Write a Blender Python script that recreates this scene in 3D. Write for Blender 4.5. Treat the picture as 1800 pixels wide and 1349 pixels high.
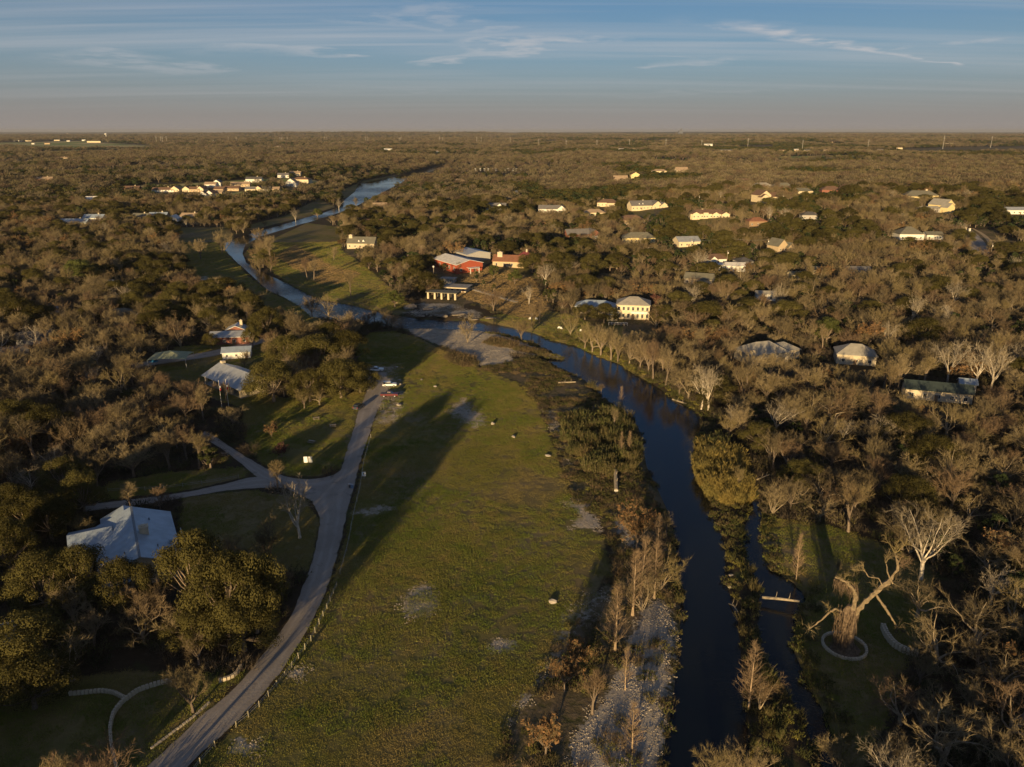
import bpy, bmesh, math, random
import numpy as np
from mathutils import Vector, Matrix, Quaternion

for _o in list(bpy.data.objects):
    bpy.data.objects.remove(_o, do_unlink=True)
SC = bpy.context.scene
COL = SC.collection
R = math.radians

# ------------------------------------------------------------------ camera
F, CX, CY, CAMZ, HOR = 1340.0, 900.0, 674.5, 85.0, 231.0     # calibration of the photograph (1800 x 1349)
PITCH = math.atan((CY - HOR) / F)
SP, CP = math.sin(PITCH), math.cos(PITCH)
cam_d = bpy.data.cameras.new('camera')
cam_d.sensor_width = 36.0
cam_d.lens = 36.0 * F / 1800.0
cam_d.clip_start = 0.5
cam_d.clip_end = 120000.0
cam = bpy.data.objects.new('camera', cam_d)
COL.objects.link(cam)
cam.location = (0, 0, CAMZ)
cam.rotation_euler = (math.pi / 2 - PITCH, 0, 0)
SC.camera = cam

# ------------------------------------------------------------------ light
SUN_EL, SUN_AZ = 7.2, 16.0          # degrees above the horizon; shadows run 16 degrees right of straight away
SUN_DIR = Vector((math.cos(R(SUN_EL)) * math.sin(R(SUN_AZ)), math.cos(R(SUN_EL)) * math.cos(R(SUN_AZ)), -math.sin(R(SUN_EL))))
sl = bpy.data.lights.new('sun', 'SUN')
sl.energy = 5.0
sl.angle = R(0.55)
sl.color = (1.0, 0.72, 0.36)
sun = bpy.data.objects.new('sun', sl)
COL.objects.link(sun)
sun.rotation_euler = SUN_DIR.to_track_quat('-Z', 'Y').to_euler()
sun.location = (-60, -200, 200)

SC.view_settings.view_transform = 'Standard'
SC.view_settings.look = 'None'
SC.view_settings.exposure = 0.68
SC.view_settings.gamma = 1.0
SC.view_settings.use_curve_mapping = False
SC.render.engine = 'CYCLES'
cy = SC.cycles
cy.max_bounces = 4
cy.diffuse_bounces = 2
cy.glossy_bounces = 2
cy.transmission_bounces = 2
cy.transparent_max_bounces = 4
cy.volume_bounces = 0
cy.use_denoising = True
cy.caustics_reflective = False
cy.caustics_refractive = False
cy.sample_clamp_indirect = 4.0


# ------------------------------------------------------------------ node helper
class NT:
    def __init__(s, tree):
        s.t = tree

    def n(s, typ, **kw):
        nd = s.t.nodes.new(typ)
        for k, v in kw.items():
            setattr(nd, k, v)
        return nd

    def put(s, sock, v):
        if v is None:
            return
        if hasattr(v, 'bl_idname') and hasattr(v, 'outputs'):
            v = v.outputs[0]
        if isinstance(v, bpy.types.NodeSocket):
            s.t.links.new(v, sock)
        else:
            if sock.type == 'RGBA' and len(v) == 3:
                v = (*v, 1)
            sock.default_value = v

    def math(s, op, a, b=0.0, c=None, clamp=False):
        m = s.n('ShaderNodeMath', operation=op, use_clamp=clamp)
        s.put(m.inputs[0], a)
        s.put(m.inputs[1], b)
        if c is not None:
            s.put(m.inputs[2], c)
        return m.outputs[0]

    def vmath(s, op, a, b=None, scale=None):
        m = s.n('ShaderNodeVectorMath', operation=op)
        s.put(m.inputs[0], a)
        if b is not None:
            s.put(m.inputs[1], b)
        if scale is not None:
            s.put(m.inputs['Scale'], scale)
        return m.outputs['Value'] if op in ('DOT_PRODUCT', 'LENGTH', 'DISTANCE') else m.outputs[0]

    def mix(s, f, a, b, mode='MIX'):
        m = s.n('ShaderNodeMix', data_type='RGBA', blend_type=mode)
        s.put(m.inputs[0], f)
        s.put(m.inputs[6], a)
        s.put(m.inputs[7], b)
        return m.outputs[2]

    def noise(s, vec, scale, detail=2.0, rough=0.5, dist=0.0):
        m = s.n('ShaderNodeTexNoise')
        s.put(m.inputs['Vector'], vec)
        m.inputs['Scale'].default_value = scale
        m.inputs['Detail'].default_value = detail
        m.inputs['Roughness'].default_value = rough
        m.inputs['Distortion'].default_value = dist
        return m.outputs['Fac']

    def ramp(s, f, lo, hi, a=0.0, b=1.0):
        m = s.n('ShaderNodeMapRange', interpolation_type='SMOOTHSTEP')
        s.put(m.inputs[0], f)
        for i, v in enumerate((lo, hi, a, b)):
            s.put(m.inputs[i + 1], v)
        return m.outputs[0]


# ------------------------------------------------------------------ sky
W = bpy.data.worlds.new('World')
SC.world = W
W.use_nodes = True
wt = W.node_tree
wt.nodes.clear()
q = NT(wt)
SKY_STRENGTH = 0.059
sky = q.n('ShaderNodeTexSky', sky_type='NISHITA')
sky.sun_disc = False
sky.sun_elevation = R(SUN_EL)
sky.sun_rotation = R(180 + SUN_AZ)
sky.altitude = 250
sky.air_density = 1.0
sky.dust_density = 1.0
sky.ozone_density = 5.0
tc = q.n('ShaderNodeTexCoord')
sep = q.n('ShaderNodeSeparateXYZ')
q.put(sep.inputs[0], tc.outputs['Generated'])
zz = q.math('ADD', q.math('MAXIMUM', sep.outputs[2], 0.0), 0.05)
u = q.math('DIVIDE', sep.outputs[0], zz)
v = q.math('DIVIDE', sep.outputs[1], zz)
uv = q.n('ShaderNodeCombineXYZ')
q.put(uv.inputs[0], u)
q.put(uv.inputs[1], v)


def cirrus(rot, sx, sy, scale, lo, hi, det=6.0, off=(0, 0, 0)):
    mp = q.n('ShaderNodeMapping')
    q.put(mp.inputs['Vector'], uv.outputs[0])
    mp.inputs['Rotation'].default_value = (0, 0, R(rot))
    mp.inputs['Scale'].default_value = (sx, sy, 1)
    mp.inputs['Location'].default_value = off
    return q.ramp(q.noise(mp.outputs[0], scale, det, 0.6, 0.4), lo, hi)


c1 = cirrus(5, 0.13, 1.0, 1.0, 0.42, 0.70)
c2 = cirrus(-9, 0.12, 1.5, 0.75, 0.45, 0.74, 5.0, (3.1, 7.7, 0))


def contrail(a, b, wid, fade):
    # a and b are points of the cloud deck (direction over height); a streak of soft width between them
    a, b = Vector((*a, 0)), Vector((*b, 0))
    d = b - a
    wob = q.math('MULTIPLY', q.math('SUBTRACT', q.noise(uv.outputs[0], 1.3, 4.0), 0.5), wid * 2.4)
    rel = q.vmath('SUBTRACT', uv.outputs[0], tuple(a))
    t = q.math('DIVIDE', q.vmath('DOT_PRODUCT', rel, tuple(d.normalized())), d.length)
    n = Vector((-d.y, d.x, 0)).normalized()
    dist = q.math('ABSOLUTE', q.math('ADD', q.vmath('DOT_PRODUCT', rel, tuple(n)), wob))
    w = q.math('MULTIPLY', q.math('ADD', q.math('MULTIPLY', t, -0.75), 1.0), wid)
    core = q.ramp(q.math('DIVIDE', dist, q.math('MAXIMUM', w, 0.01)), 1.0, 0.0)
    ends = q.math('MULTIPLY', q.ramp(t, -0.1, 0.25), q.ramp(t, 1.0, 0.9))
    tex = q.ramp(q.noise(uv.outputs[0], 2.6, 6.0, 0.65), 0.25, 0.65)
    return q.math('MULTIPLY', q.math('MULTIPLY', core, ends), q.math('MULTIPLY', tex, fade))


def deck(px, py):
    vx, vy, vz = (px - CX) / F, CP - (py - CY) / F * SP, -SP - (py - CY) / F * CP
    l = math.sqrt(vx * vx + vy * vy + vz * vz)
    return (vx / l / (vz / l + 0.05), vy / l / (vz / l + 0.05))


k1 = contrail(deck(1230, 35), deck(1700, 120), 0.32, 0.85)
k2 = contrail(deck(1010, 62), deck(700, 112), 0.5, 0.5)
k3 = contrail(deck(1090, 95), deck(1270, 103), 0.10, 0.4)
k4 = contrail(deck(1060, 48), deck(730, 118), 0.9, 0.62)
k5 = contrail(deck(1800, 62), deck(1560, 92), 0.35, 0.45)
k6 = contrail(deck(1320, 98), deck(1120, 122), 0.45, 0.45)
k7 = contrail(deck(330, 70), deck(640, 104), 0.7, 0.45)
k8 = contrail(deck(60, 95), deck(420, 128), 1.1, 0.42)
k9 = contrail(deck(560, 20), deck(900, 60), 0.8, 0.36)
k10 = contrail(deck(1450, 150), deck(1050, 172), 0.9, 0.30)
k11 = contrail(deck(820, 150), deck(420, 165), 1.3, 0.30)
clf = q.math('ADD', q.math('MULTIPLY', c1, 0.26), q.math('MULTIPLY', c2, 0.24))
clf = q.math('MAXIMUM', q.math('MAXIMUM', clf, k1), q.math('MAXIMUM', k2, k3))
for k_ in (k4, k5, k6, k7, k8, k9, k10, k11):
    clf = q.math('MAXIMUM', clf, k_)
clf = q.math('MULTIPLY', clf, q.ramp(sep.outputs[2], 0.0, 0.10))
clf = q.math('MINIMUM', clf, 0.8)
veil = q.math('MULTIPLY', q.math('EXPONENT', q.math('MULTIPLY', q.math('MAXIMUM', sep.outputs[2], 0.0), -11.5)), 0.92)
skyc = q.mix(veil, sky.outputs[0], q.mix(q.ramp(sep.outputs[2], 0.01, 0.10), (3.55, 3.15, 3.0), (4.5, 5.2, 5.75)))
skyc = q.mix(clf, skyc, (5.9, 5.7, 5.8))
bg = q.n('ShaderNodeBackground')
q.put(bg.inputs[0], skyc)
bg.inputs[1].default_value = SKY_STRENGTH
wo = q.n('ShaderNodeOutputWorld')
wt.links.new(bg.outputs[0], wo.inputs[0])
# ------------------------------------------------------------------ noise, terrain, calibration
RNG = np.random.default_rng(7)
_lat = RNG.random((256, 256))


def vnoise(x, y, wl, ox=0.0, oy=0.0):
    x = np.asarray(x, float) / wl + ox
    y = np.asarray(y, float) / wl + oy
    xi, yi = np.floor(x).astype(int), np.floor(y).astype(int)
    fx, fy = x - xi, y - yi
    fx, fy = fx * fx * (3 - 2 * fx), fy * fy * (3 - 2 * fy)
    g = lambda i, j: _lat[i & 255, j & 255]
    return (g(xi, yi) * (1 - fx) + g(xi + 1, yi) * fx) * (1 - fy) + (g(xi, yi + 1) * (1 - fx) + g(xi + 1, yi + 1) * fx) * fy


def sstep(x, a, b):
    t = np.clip((np.asarray(x, float) - a) / (b - a), 0, 1)
    return t * t * (3 - 2 * t)


def at_z(px, py, z):
    """The point of the level z that the photograph shows at a pixel."""
    uu, vv = (px - CX) / F, (py - CY) / F
    t = (CAMZ - z) / (SP + vv * CP)
    return np.array((uu * t, (CP - vv * SP) * t, z))


def pix(x, y, z=0.0):
    """Where a place shows in the photograph."""
    x, y, z = np.asarray(x, float), np.asarray(y, float), np.asarray(z, float) - CAMZ
    dep = y * CP - z * SP
    dep = np.where(dep < 1, 1, dep)
    return CX + F * x / dep, CY - F * (y * SP + z * CP) / dep, dep


WATER = -1.3
LEFT = [(1172, 1349), (1178, 1300), (1188, 1240), (1193, 1180), (1198, 1120), (1200, 1070), (1197, 1010), (1190, 950), (1178, 900), (1163, 868),
        (1140, 820), (1134, 782), (1127, 754), (1113, 734), (1090, 717), (1062, 701), (1052, 688), (1026, 666), (984, 649), (957, 633), (975, 634), (997, 634),
        (990, 628), (965, 617), (938, 603), (900, 591), (853, 583), (823, 580), (765, 579), (722, 579), (687, 574), (647, 568), (600, 563), (551, 558), (526, 538),
        (500, 522), (473, 511), (452, 492), (436, 478), (412, 455), (397, 441), (395, 429), (415, 419), (450, 408), (480, 400), (538, 383), (571, 374), (596, 364),
        (607, 351), (624, 338), (631, 323), (687, 312), (722, 306), (752, 297), (775, 292.5)]
RIGHT = [(785, 293.5), (752, 303), (722, 310), (706, 321), (684, 332), (655, 347), (628, 361), (603, 372), (571, 382), (543, 391), (500, 403), (455, 417),
         (430, 431), (425, 446), (430, 462), (452, 474), (475, 486), (505, 500), (533, 515), (560, 528), (591, 533), (626, 540), (664, 550), (702, 556),
         (735, 562), (778, 565), (815, 565), (866, 571), (900, 577), (938, 587), (976, 601), (1008, 608), (1039, 623), (1064, 633), (1087, 641), (1114, 659),
         (1142, 674), (1167, 691), (1185, 706), (1218, 722), (1236, 742), (1222, 765), (1217, 800), (1224, 832), (1232, 862), (1247, 886), (1251, 912),
         (1268, 947), (1273, 975), (1270, 1005), (1280, 1050), (1292, 1077), (1295, 1119), (1300, 1180), (1306, 1269), (1312, 1349)]
CHAN = [(1318, 880), (1316, 905), (1310, 955), (1315, 985), (1327, 1007), (1340, 1032), (1336, 1060), (1333, 1090), (1338, 1130), (1352, 1165), (1385, 1212),
        (1405, 1250), (1430, 1300), (1450, 1349), (1474, 1349), (1460, 1294), (1443, 1250), (1420, 1205), (1400, 1160), (1392, 1140), (1394, 1106), (1402, 1069),
        (1416, 1050), (1390, 1024), (1352, 1000), (1340, 975), (1334, 940), (1336, 905), (1334, 880)]


def lvl(poly, z):
    return np.array([at_z(a, b, z)[:2] for a, b in poly])


RIV = lvl(LEFT + RIGHT, WATER)
RIV = np.vstack([RIV, [[RIV[-1][0] + 6, 40], [RIV[0][0] - 4, 40]]])           # the stream goes on below the frame
CHN = lvl(CHAN, WATER)


def sdist(x, y, poly):
    """Signed distance to a polygon, negative inside."""
    x, y = np.asarray(x, float).ravel(), np.asarray(y, float).ravel()
    best = np.full(x.shape, 1e18)
    ins = np.zeros(x.shape, bool)
    n = len(poly)
    for i in range(n):
        ax, ay = poly[i]
        bx, by = poly[(i + 1) % n]
        dx, dy = bx - ax, by - ay
        L = dx * dx + dy * dy + 1e-12
        t = np.clip(((x - ax) * dx + (y - ay) * dy) / L, 0, 1)
        best = np.minimum(best, (x - ax - t * dx) ** 2 + (y - ay - t * dy) ** 2)
        if ay != by:
            ins ^= ((ay > y) != (by > y)) & (x < (bx - ax) * (y - ay) / (by - ay) + ax)
    d = np.sqrt(best)
    return np.where(ins, -d, d)


def gauss(x, y, cx, cy, sx, sy):
    return np.exp(-((x - cx) / sx) ** 2 - ((y - cy) / sy) ** 2)


def water_dist(x, y):
    return np.minimum(sdist(x, y, RIV), sdist(x, y, CHN) * 1.6)


def height(x, y, wd=None):
    sh = np.shape(x)
    x, y = np.asarray(x, float).ravel(), np.asarray(y, float).ravel()
    if wd is None:
        wd = water_dist(x, y)
    far = np.sqrt(x * x + y * y)
    rise = 17 * sstep(y, 430, 800) * sstep(x, 40, 260) + 10 * sstep(y, 850, 1300) * sstep(-x, 120, 420)
    rise += 7 * gauss(x, y, -30, 545, 75, 80)
    rise += (vnoise(x, y, 420) - 0.45) * 10 * sstep(far, 700, 1600)
    rise += (vnoise(x, y, 2600, 9.3, 4.1) - 0.5) * 34 * sstep(far, 2500, 7000)
    rise += np.maximum(vnoise(x, y, 7000, 3.3, 8.1) - 0.45, 0) * 95 * sstep(far, 7000, 16000)
    rise *= sstep(wd, 12, 110)
    z = rise + (vnoise(x, y, 23, 5.5) - 0.5) * 0.35 * sstep(wd, 3, 20)
    bank = 3.0 + 5.0 * vnoise(x, y, 30, 1.7, 2.2)
    t = np.clip(wd / bank, 0, 1)
    z = np.where(wd < 0, WATER - 0.25 - np.minimum(-wd, 3) * 0.25, (WATER - 0.25) * (1 - t) ** 1.5 + z * (1 - (1 - t) ** 1.5))
    return z.reshape(sh)


def hz(x, y):
    return float(height(np.array([x]), np.array([y]))[0])


_T = np.geomspace(60, 60000, 700)
_cache = {}


def at(px, py):
    """The point of the terrain that the photograph shows at a pixel."""
    k = (px, py)
    if k in _cache:
        return _cache[k].copy()
    uu, vv = (px - CX) / F, (py - CY) / F
    dx, dy, dz = uu, CP - vv * SP, -SP - vv * CP
    f = lambda t: CAMZ + dz * t - height(dx * t, dy * t)
    fv = f(_T)
    i = int(np.argmax(fv < 0))
    if fv[i] >= 0:
        t = 40000.0
    else:
        a, b = _T[max(i - 1, 0)], _T[i]
        for _ in range(4):
            g = np.linspace(a, b, 12)
            fg = f(g)
            j = max(int(np.argmax(fg <= 0)), 1)
            a, b = g[j - 1], g[j]
        t = b
    p = np.array((dx * t, dy * t, float(height(np.array([dx * t]), np.array([dy * t]))[0])))
    _cache[k] = p
    return p.copy()


def gpoly(pts):
    return np.array([at(a, b)[:2] for a, b in pts])


# ------------------------------------------------------------------ mesh building
def link(o, parent=None):
    COL.objects.link(o)
    if parent is not None:
        o.parent = parent
    return o


def tag(o, label=None, cat=None, group=None, kind=None):
    for k, v in (('label', label), ('category', cat), ('group', group), ('kind', kind)):
        if v:
            o[k] = v
    return o


def thing(name, label, cat, loc=(0, 0, 0), rz=0.0, group=None):
    o = bpy.data.objects.new(name, None)
    o.empty_display_size = 0.3
    COL.objects.link(o)
    o.location = loc
    o.rotation_euler = (0, 0, rz)
    return tag(o, label, cat, group)


class MB:
    """Collects faces of one mesh."""

    def __init__(s):
        s.v, s.f, s.m = [], [], []

    def face(s, pts, mi=0):
        n = len(s.v)
        s.v.extend([tuple(p) for p in pts])
        s.f.append(tuple(range(n, n + len(pts))))
        s.m.append(mi)

    def add(s, vs, fs, mi=0):
        n = len(s.v)
        s.v.extend([tuple(p) for p in vs])
        for f in fs:
            s.f.append(tuple(i + n for i in f))
            s.m.append(mi)

    def box(s, c, d, rz=0.0, mi=0, taper=1.0):
        cx, cy_, cz = c
        a, b, h = d[0] / 2, d[1] / 2, d[2] / 2
        ca, sa = math.cos(rz), math.sin(rz)
        vs = []
        for z, k in ((-h, 1.0), (h, taper)):
            for x, y in ((-a, -b), (a, -b), (a, b), (-a, b)):
                x, y = x * k, y * k
                vs.append((cx + x * ca - y * sa, cy_ + x * sa + y * ca, cz + z))
        s.add(vs, [(3, 2, 1, 0), (4, 5, 6, 7), (0, 1, 5, 4), (1, 2, 6, 5), (2, 3, 7, 6), (3, 0, 4, 7)], mi)

    def tube(s, pts, rad, sides=4, mi=0, cap=False):
        pts = [Vector(p) for p in pts]
        n = len(pts)
        base = len(s.v)
        side = None
        for i, p in enumerate(pts):
            d = (pts[min(i + 1, n - 1)] - pts[max(i - 1, 0)])
            d = d.normalized() if d.length > 1e-9 else Vector((0, 0, 1))
            if side is None:
                side = d.orthogonal().normalized()
            else:
                side = (side - d * side.dot(d))
                side = side.normalized() if side.length > 1e-6 else d.orthogonal().normalized()
            oth = d.cross(side)
            r = rad[i] if hasattr(rad, '__len__') else rad
            for k in range(sides):
                a = 2 * math.pi * k / sides
                s.v.append(tuple(p + side * (r * math.cos(a)) + oth * (r * math.sin(a))))
        for i in range(n - 1):
            for k in range(sides):
                k2 = (k + 1) % sides
                s.f.append((base + i * sides + k, base + i * sides + k2, base + (i + 1) * sides + k2, base + (i + 1) * sides + k))
                s.m.append(mi)
        if cap:
            s.f.append(tuple(base + k for k in range(sides))[::-1])
            s.f.append(tuple(base + (n - 1) * sides + k for k in range(sides)))
            s.m += [mi, mi]

    def mesh(s, name, mats, smooth=False):
        me = bpy.data.meshes.new(name)
        me.from_pydata(s.v, [], s.f)
        for m in (mats if isinstance(mats, (list, tuple)) else [mats]):
            me.materials.append(m)
        if any(s.m):
            me.polygons.foreach_set('material_index', s.m)
        if smooth:
            me.polygons.foreach_set('use_smooth', [True] * len(s.f))
        me.update()
        return me

    def build(s, name, mats, parent=None, smooth=False, loc=None):
        o = bpy.data.objects.new(name, s.mesh(name, mats, smooth))
        if loc is not None:
            o.location = loc
        return link(o, parent)


def copy_tree(o, parent=None):
    c = o.copy()
    COL.objects.link(c)
    c.parent = parent
    for ch in o.children:
        copy_tree(ch, c)
    return c


# ------------------------------------------------------------------ materials
MATS = {}


def mat(name, col, rough=0.8, var=0.0, nscale=3.0, nvar=0.25, bump=0.0, spec=0.3, metal=0.0, col2=None, trans=0.0, ovar=None, ovar2=None):
    """Procedural surface: base colour broken up by noise, and by a random value per object (var)."""
    if name in MATS:
        return MATS[name]
    m = bpy.data.materials.new(name)
    m.use_nodes = True
    t = m.node_tree
    t.nodes.clear()
    q = NT(t)
    tcn = q.n('ShaderNodeTexCoord')
    nz = q.noise(tcn.outputs['Object'], nscale, 3.0, 0.6)
    f = q.ramp(nz, 0.25, 0.75, 1 - nvar, 1 + nvar)
    c = q.mix(q.ramp(q.noise(tcn.outputs['Object'], nscale * 0.37, 2.0), 0.35, 0.65), col, col2) if col2 else None
    cc = q.n('ShaderNodeMix', data_type='RGBA', blend_type='MULTIPLY')
    cc.inputs[0].default_value = 1.0
    q.put(cc.inputs[6], c if c is not None else col)
    g = q.n('ShaderNodeCombineColor')
    for i in range(3):
        q.put(g.inputs[i], f)
    q.put(cc.inputs[7], g.outputs[0])
    out = cc.outputs[2]
    if var:
        oi = q.n('ShaderNodeObjectInfo')
        rnd = oi.outputs['Random']
        r2 = q.math('FRACT', q.math('MULTIPLY', rnd, 37.7))
        val = q.ramp(rnd, 0.0, 1.0, 1 - var, 1 + var)
        g2 = q.n('ShaderNodeCombineColor')
        for i in range(3):
            q.put(g2.inputs[i], val)
        out = q.mix(1.0, out, g2.outputs[0], 'MULTIPLY')
        if ovar:
            out = q.mix(q.ramp(r2, 0.45, 1.0, 0.0, 0.85), out, ovar)
        if ovar2:
            out = q.mix(q.ramp(q.math('FRACT', q.math('MULTIPLY', rnd, 91.3)), 0.60, 0.95, 0.0, 0.8), out, ovar2)
    b = q.n('ShaderNodeBsdfPrincipled')
    q.put(b.inputs['Base Color'], out)
    b.inputs['Roughness'].default_value = rough
    b.inputs['Specular IOR Level'].default_value = spec
    b.inputs['Metallic'].default_value = metal
    if bump:
        bp = q.n('ShaderNodeBump')
        bp.inputs['Strength'].default_value = bump
        bp.inputs['Distance'].default_value = 0.1
        q.put(bp.inputs['Height'], nz)
        q.put(b.inputs['Normal'], bp.outputs[0])
    o = q.n('ShaderNodeOutputMaterial')
    if trans:
        tr = q.n('ShaderNodeBsdfTranslucent')
        q.put(tr.inputs[0], out)
        mx = q.n('ShaderNodeMixShader')
        mx.inputs[0].default_value = trans
        t.links.new(b.outputs[0], mx.inputs[1])
        t.links.new(tr.outputs[0], mx.inputs[2])
        t.links.new(mx.outputs[0], o.inputs[0])
    else:
        t.links.new(b.outputs[0], o.inputs[0])
    MATS[name] = m
    return m


M_BARK = mat('bark_brown', (0.17, 0.13, 0.095), 0.9, 0.25, 4, 0.3, bump=0.4)
M_PALE = mat('bark_pale', (0.44, 0.38, 0.30), 0.85, 0.15, 2.2, 0.4, bump=0.2)
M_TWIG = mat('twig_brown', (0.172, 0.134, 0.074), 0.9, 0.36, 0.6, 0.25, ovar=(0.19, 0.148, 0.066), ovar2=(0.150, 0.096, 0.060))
M_TWIGF_SHADED = mat('twig_far_shaded', (0.112, 0.090, 0.054), 0.9, 0.45, 0.6, 0.25, ovar=(0.12, 0.100, 0.045), ovar2=(0.100, 0.066, 0.044))  # self-shading of dense far crowns put into a darker twig colour
M_TWIGP = mat('twig_pale', (0.27, 0.225, 0.16), 0.9, 0.2, 0.6, 0.25)
M_TWIGC = mat('twig_russet', (0.20, 0.14, 0.085), 0.9, 0.2, 0.6, 0.25)
M_OAK = mat('leaf_live_oak', (0.088, 0.077, 0.025), 0.9, 0.3, 0.5, 0.3, spec=0.05, ovar=(0.105, 0.092, 0.030), trans=0.3)
M_JUN = mat('leaf_juniper', (0.042, 0.056, 0.022), 0.9, 0.3, 0.6, 0.3, spec=0.05, ovar=(0.072, 0.072, 0.024), trans=0.25)
M_GREEN = mat('leaf_fresh', (0.088, 0.098, 0.022), 0.7, 0.2, 0.6, 0.35, trans=0.25)
M_RUST = mat('leaf_rusty', (0.185, 0.105, 0.046), 0.85, 0.2, 0.8, 0.35, trans=0.2)
M_MAROON = mat('leaf_maroon', (0.11, 0.04, 0.035), 0.85, 0.15, 0.8, 0.35, trans=0.2)
M_WILLOW = mat('leaf_willow', (0.082, 0.088, 0.024), 0.75, 0.3, 0.9, 0.35, ovar=(0.13, 0.105, 0.04), trans=0.25)
M_CANE = mat('leaf_cane', (0.25, 0.19, 0.055), 0.8, 0.25, 0.9, 0.35, ovar=(0.18, 0.155, 0.05), trans=0.25)
def blade(name, c0, c1, c2):
    """Grass whose colour drifts with the place it grows at."""
    m = bpy.data.materials.new(name)
    m.use_nodes = True
    t = m.node_tree
    t.nodes.clear()
    q = NT(t)
    pos = q.n('ShaderNodeNewGeometry').outputs['Position']
    fl = q.vmath('MULTIPLY', pos, (1, 1, 0))
    a = q.noise(fl, 0.045, 5.0, 0.62, 0.5)
    b = q.noise(fl, 0.33, 3.0, 0.6)
    c = q.mix(q.ramp(a, 0.40, 0.62), c0, c1)
    c = q.mix(q.math('MULTIPLY', q.ramp(b, 0.42, 0.68), 0.7), c, c2)
    d = q.n('ShaderNodeBsdfDiffuse')
    q.put(d.inputs[0], c)
    tr = q.n('ShaderNodeBsdfTranslucent')
    q.put(tr.inputs[0], c)
    mx = q.n('ShaderNodeMixShader')
    mx.inputs[0].default_value = 0.2
    t.links.new(d.outputs[0], mx.inputs[1])
    t.links.new(tr.outputs[0], mx.inputs[2])
    t.links.new(mx.outputs[0], q.n('ShaderNodeOutputMaterial').inputs[0])
    MATS[name] = m
    return m


M_GRASS = blade('grass_blade', (0.22, 0.215, 0.050), (0.32, 0.25, 0.09), (0.25, 0.21, 0.065))
M_LAWN = blade('lawn_blade', (0.17, 0.205, 0.040), (0.24, 0.235, 0.060), (0.20, 0.19, 0.05))
M_WEED = mat('weed_dry', (0.175, 0.125, 0.068), 0.9, 0.3, 0.4, 0.3, ovar=(0.085, 0.085, 0.03), trans=0.2)
M_STONE = mat('limestone', (0.36, 0.31, 0.245), 0.9, 0.12, 1.5, 0.3, bump=0.5)
M_BRUSH = mat('brush_dark', (0.085, 0.066, 0.045), 0.9, 0.3, 0.6, 0.3)
M_PEBBLE = mat('river_pebble', (0.29, 0.245, 0.19), 0.9, 0.3, 1.5, 0.3)
# ------------------------------------------------------------------ regions seen in the photograph
P_MEADOW = [(180, 1750), (345, 1340), (405, 1285), (455, 1236), (498, 1186), (545, 1115), (566, 1069), (582, 1030), (597, 985), (606, 950), (628, 862), (640, 800),
            (655, 750), (672, 700), (640, 660), (625, 610), (650, 585), (690, 583), (730, 592), (790, 622), (840, 645), (905, 672), (945, 712), (962, 760),
            (985, 815), (1000, 865), (1010, 900), (1060, 945), (1072, 1000), (1040, 1060), (985, 1130), (935, 1200), (890, 1280), (800, 1750)]
P_WEEDS = [(835, 648), (900, 634), (960, 636), (1030, 670), (1062, 705), (1110, 737), (1130, 770), (1140, 820), (1163, 870), (1190, 950), (1199, 1050), (1196, 1120),
           (1150, 1750), (790, 1750), (880, 1300), (930, 1200), (985, 1120), (1050, 1045), (1080, 1000), (1070, 930), (1010, 880), (985, 810), (955, 715), (910, 670)]
P_LAWNS = [
    [(425, 690), (500, 700), (600, 690), (650, 690), (625, 745), (600, 822), (560, 838), (500, 835), (455, 810), (430, 770)],            # picnic lawn
    [(310, 610), (470, 600), (470, 700), (440, 720), (330, 690), (270, 650)],                                                            # pavilion lawn
    [(320, 875), (450, 862), (535, 876), (562, 920), (552, 965), (540, 1010), (430, 985), (320, 940)],                                  # lawn beside the blue roof
    [(170, 880), (330, 862), (435, 838), (430, 822), (300, 830), (190, 850)],
    [(-60, 1400), (-60, 1250), (60, 1200), (220, 1180), (400, 1190), (430, 1180), (360, 1250), (255, 1345), (200, 1400)],                # yard at the stone walls
    [(1336, 915), (1400, 918), (1480, 930), (1560, 960), (1640, 1000), (1640, 1060), (1600, 1150), (1560, 1260), (1520, 1349), (1480, 1400), (1465, 1330), (1420, 1205), (1392, 1140),
     (1396, 1106), (1416, 1050), (1390, 1024), (1352, 1000), (1338, 975)],                                                               # dark lawn beyond the side channel
    [(840, 562), (900, 578), (980, 603), (1064, 633), (1160, 685), (1110, 640), (1060, 590), (1020, 560), (960, 545), (900, 550)],       # lawn of the white house
    [(470, 470), (480, 420), (540, 392), (600, 400), (600, 440), (680, 500), (730, 545), (700, 555), (620, 538), (560, 526), (505, 498)],  # grassy river slope
    [(300, 400), (330, 470), (350, 500), (420, 520), (480, 560), (590, 585), (545, 552), (470, 512), (430, 480), (395, 441), (412, 418), (400, 400)],  # left bank field
    [(445, 404), (540, 382), (590, 365), (560, 350), (500, 380), (430, 398)],
    [(600, 350), (690, 310), (720, 303), (640, 318), (600, 335)],
]
P_FIELDS = [[(60, 266), (200, 263), (330, 265), (330, 269), (60, 272)], [(690, 274), (800, 271), (870, 273), (780, 277)], [(440, 272), (560, 270), (600, 273), (450, 276)], [(1330, 276), (1480, 273), (1560, 276), (1400, 281)], [(960, 248), (1180, 246), (1190, 250), (960, 252)],
            [(-40, 252), (120, 247), (262, 256), (270, 262), (130, 263), (-40, 257)], [(200, 328), (330, 323), (560, 318), (560, 327), (330, 332), (210, 336)],
            [(-40, 285), (60, 282), (60, 287), (-40, 290)], [(270, 345), (420, 338), (520, 333), (540, 340), (420, 348), (280, 352)]]
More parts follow.
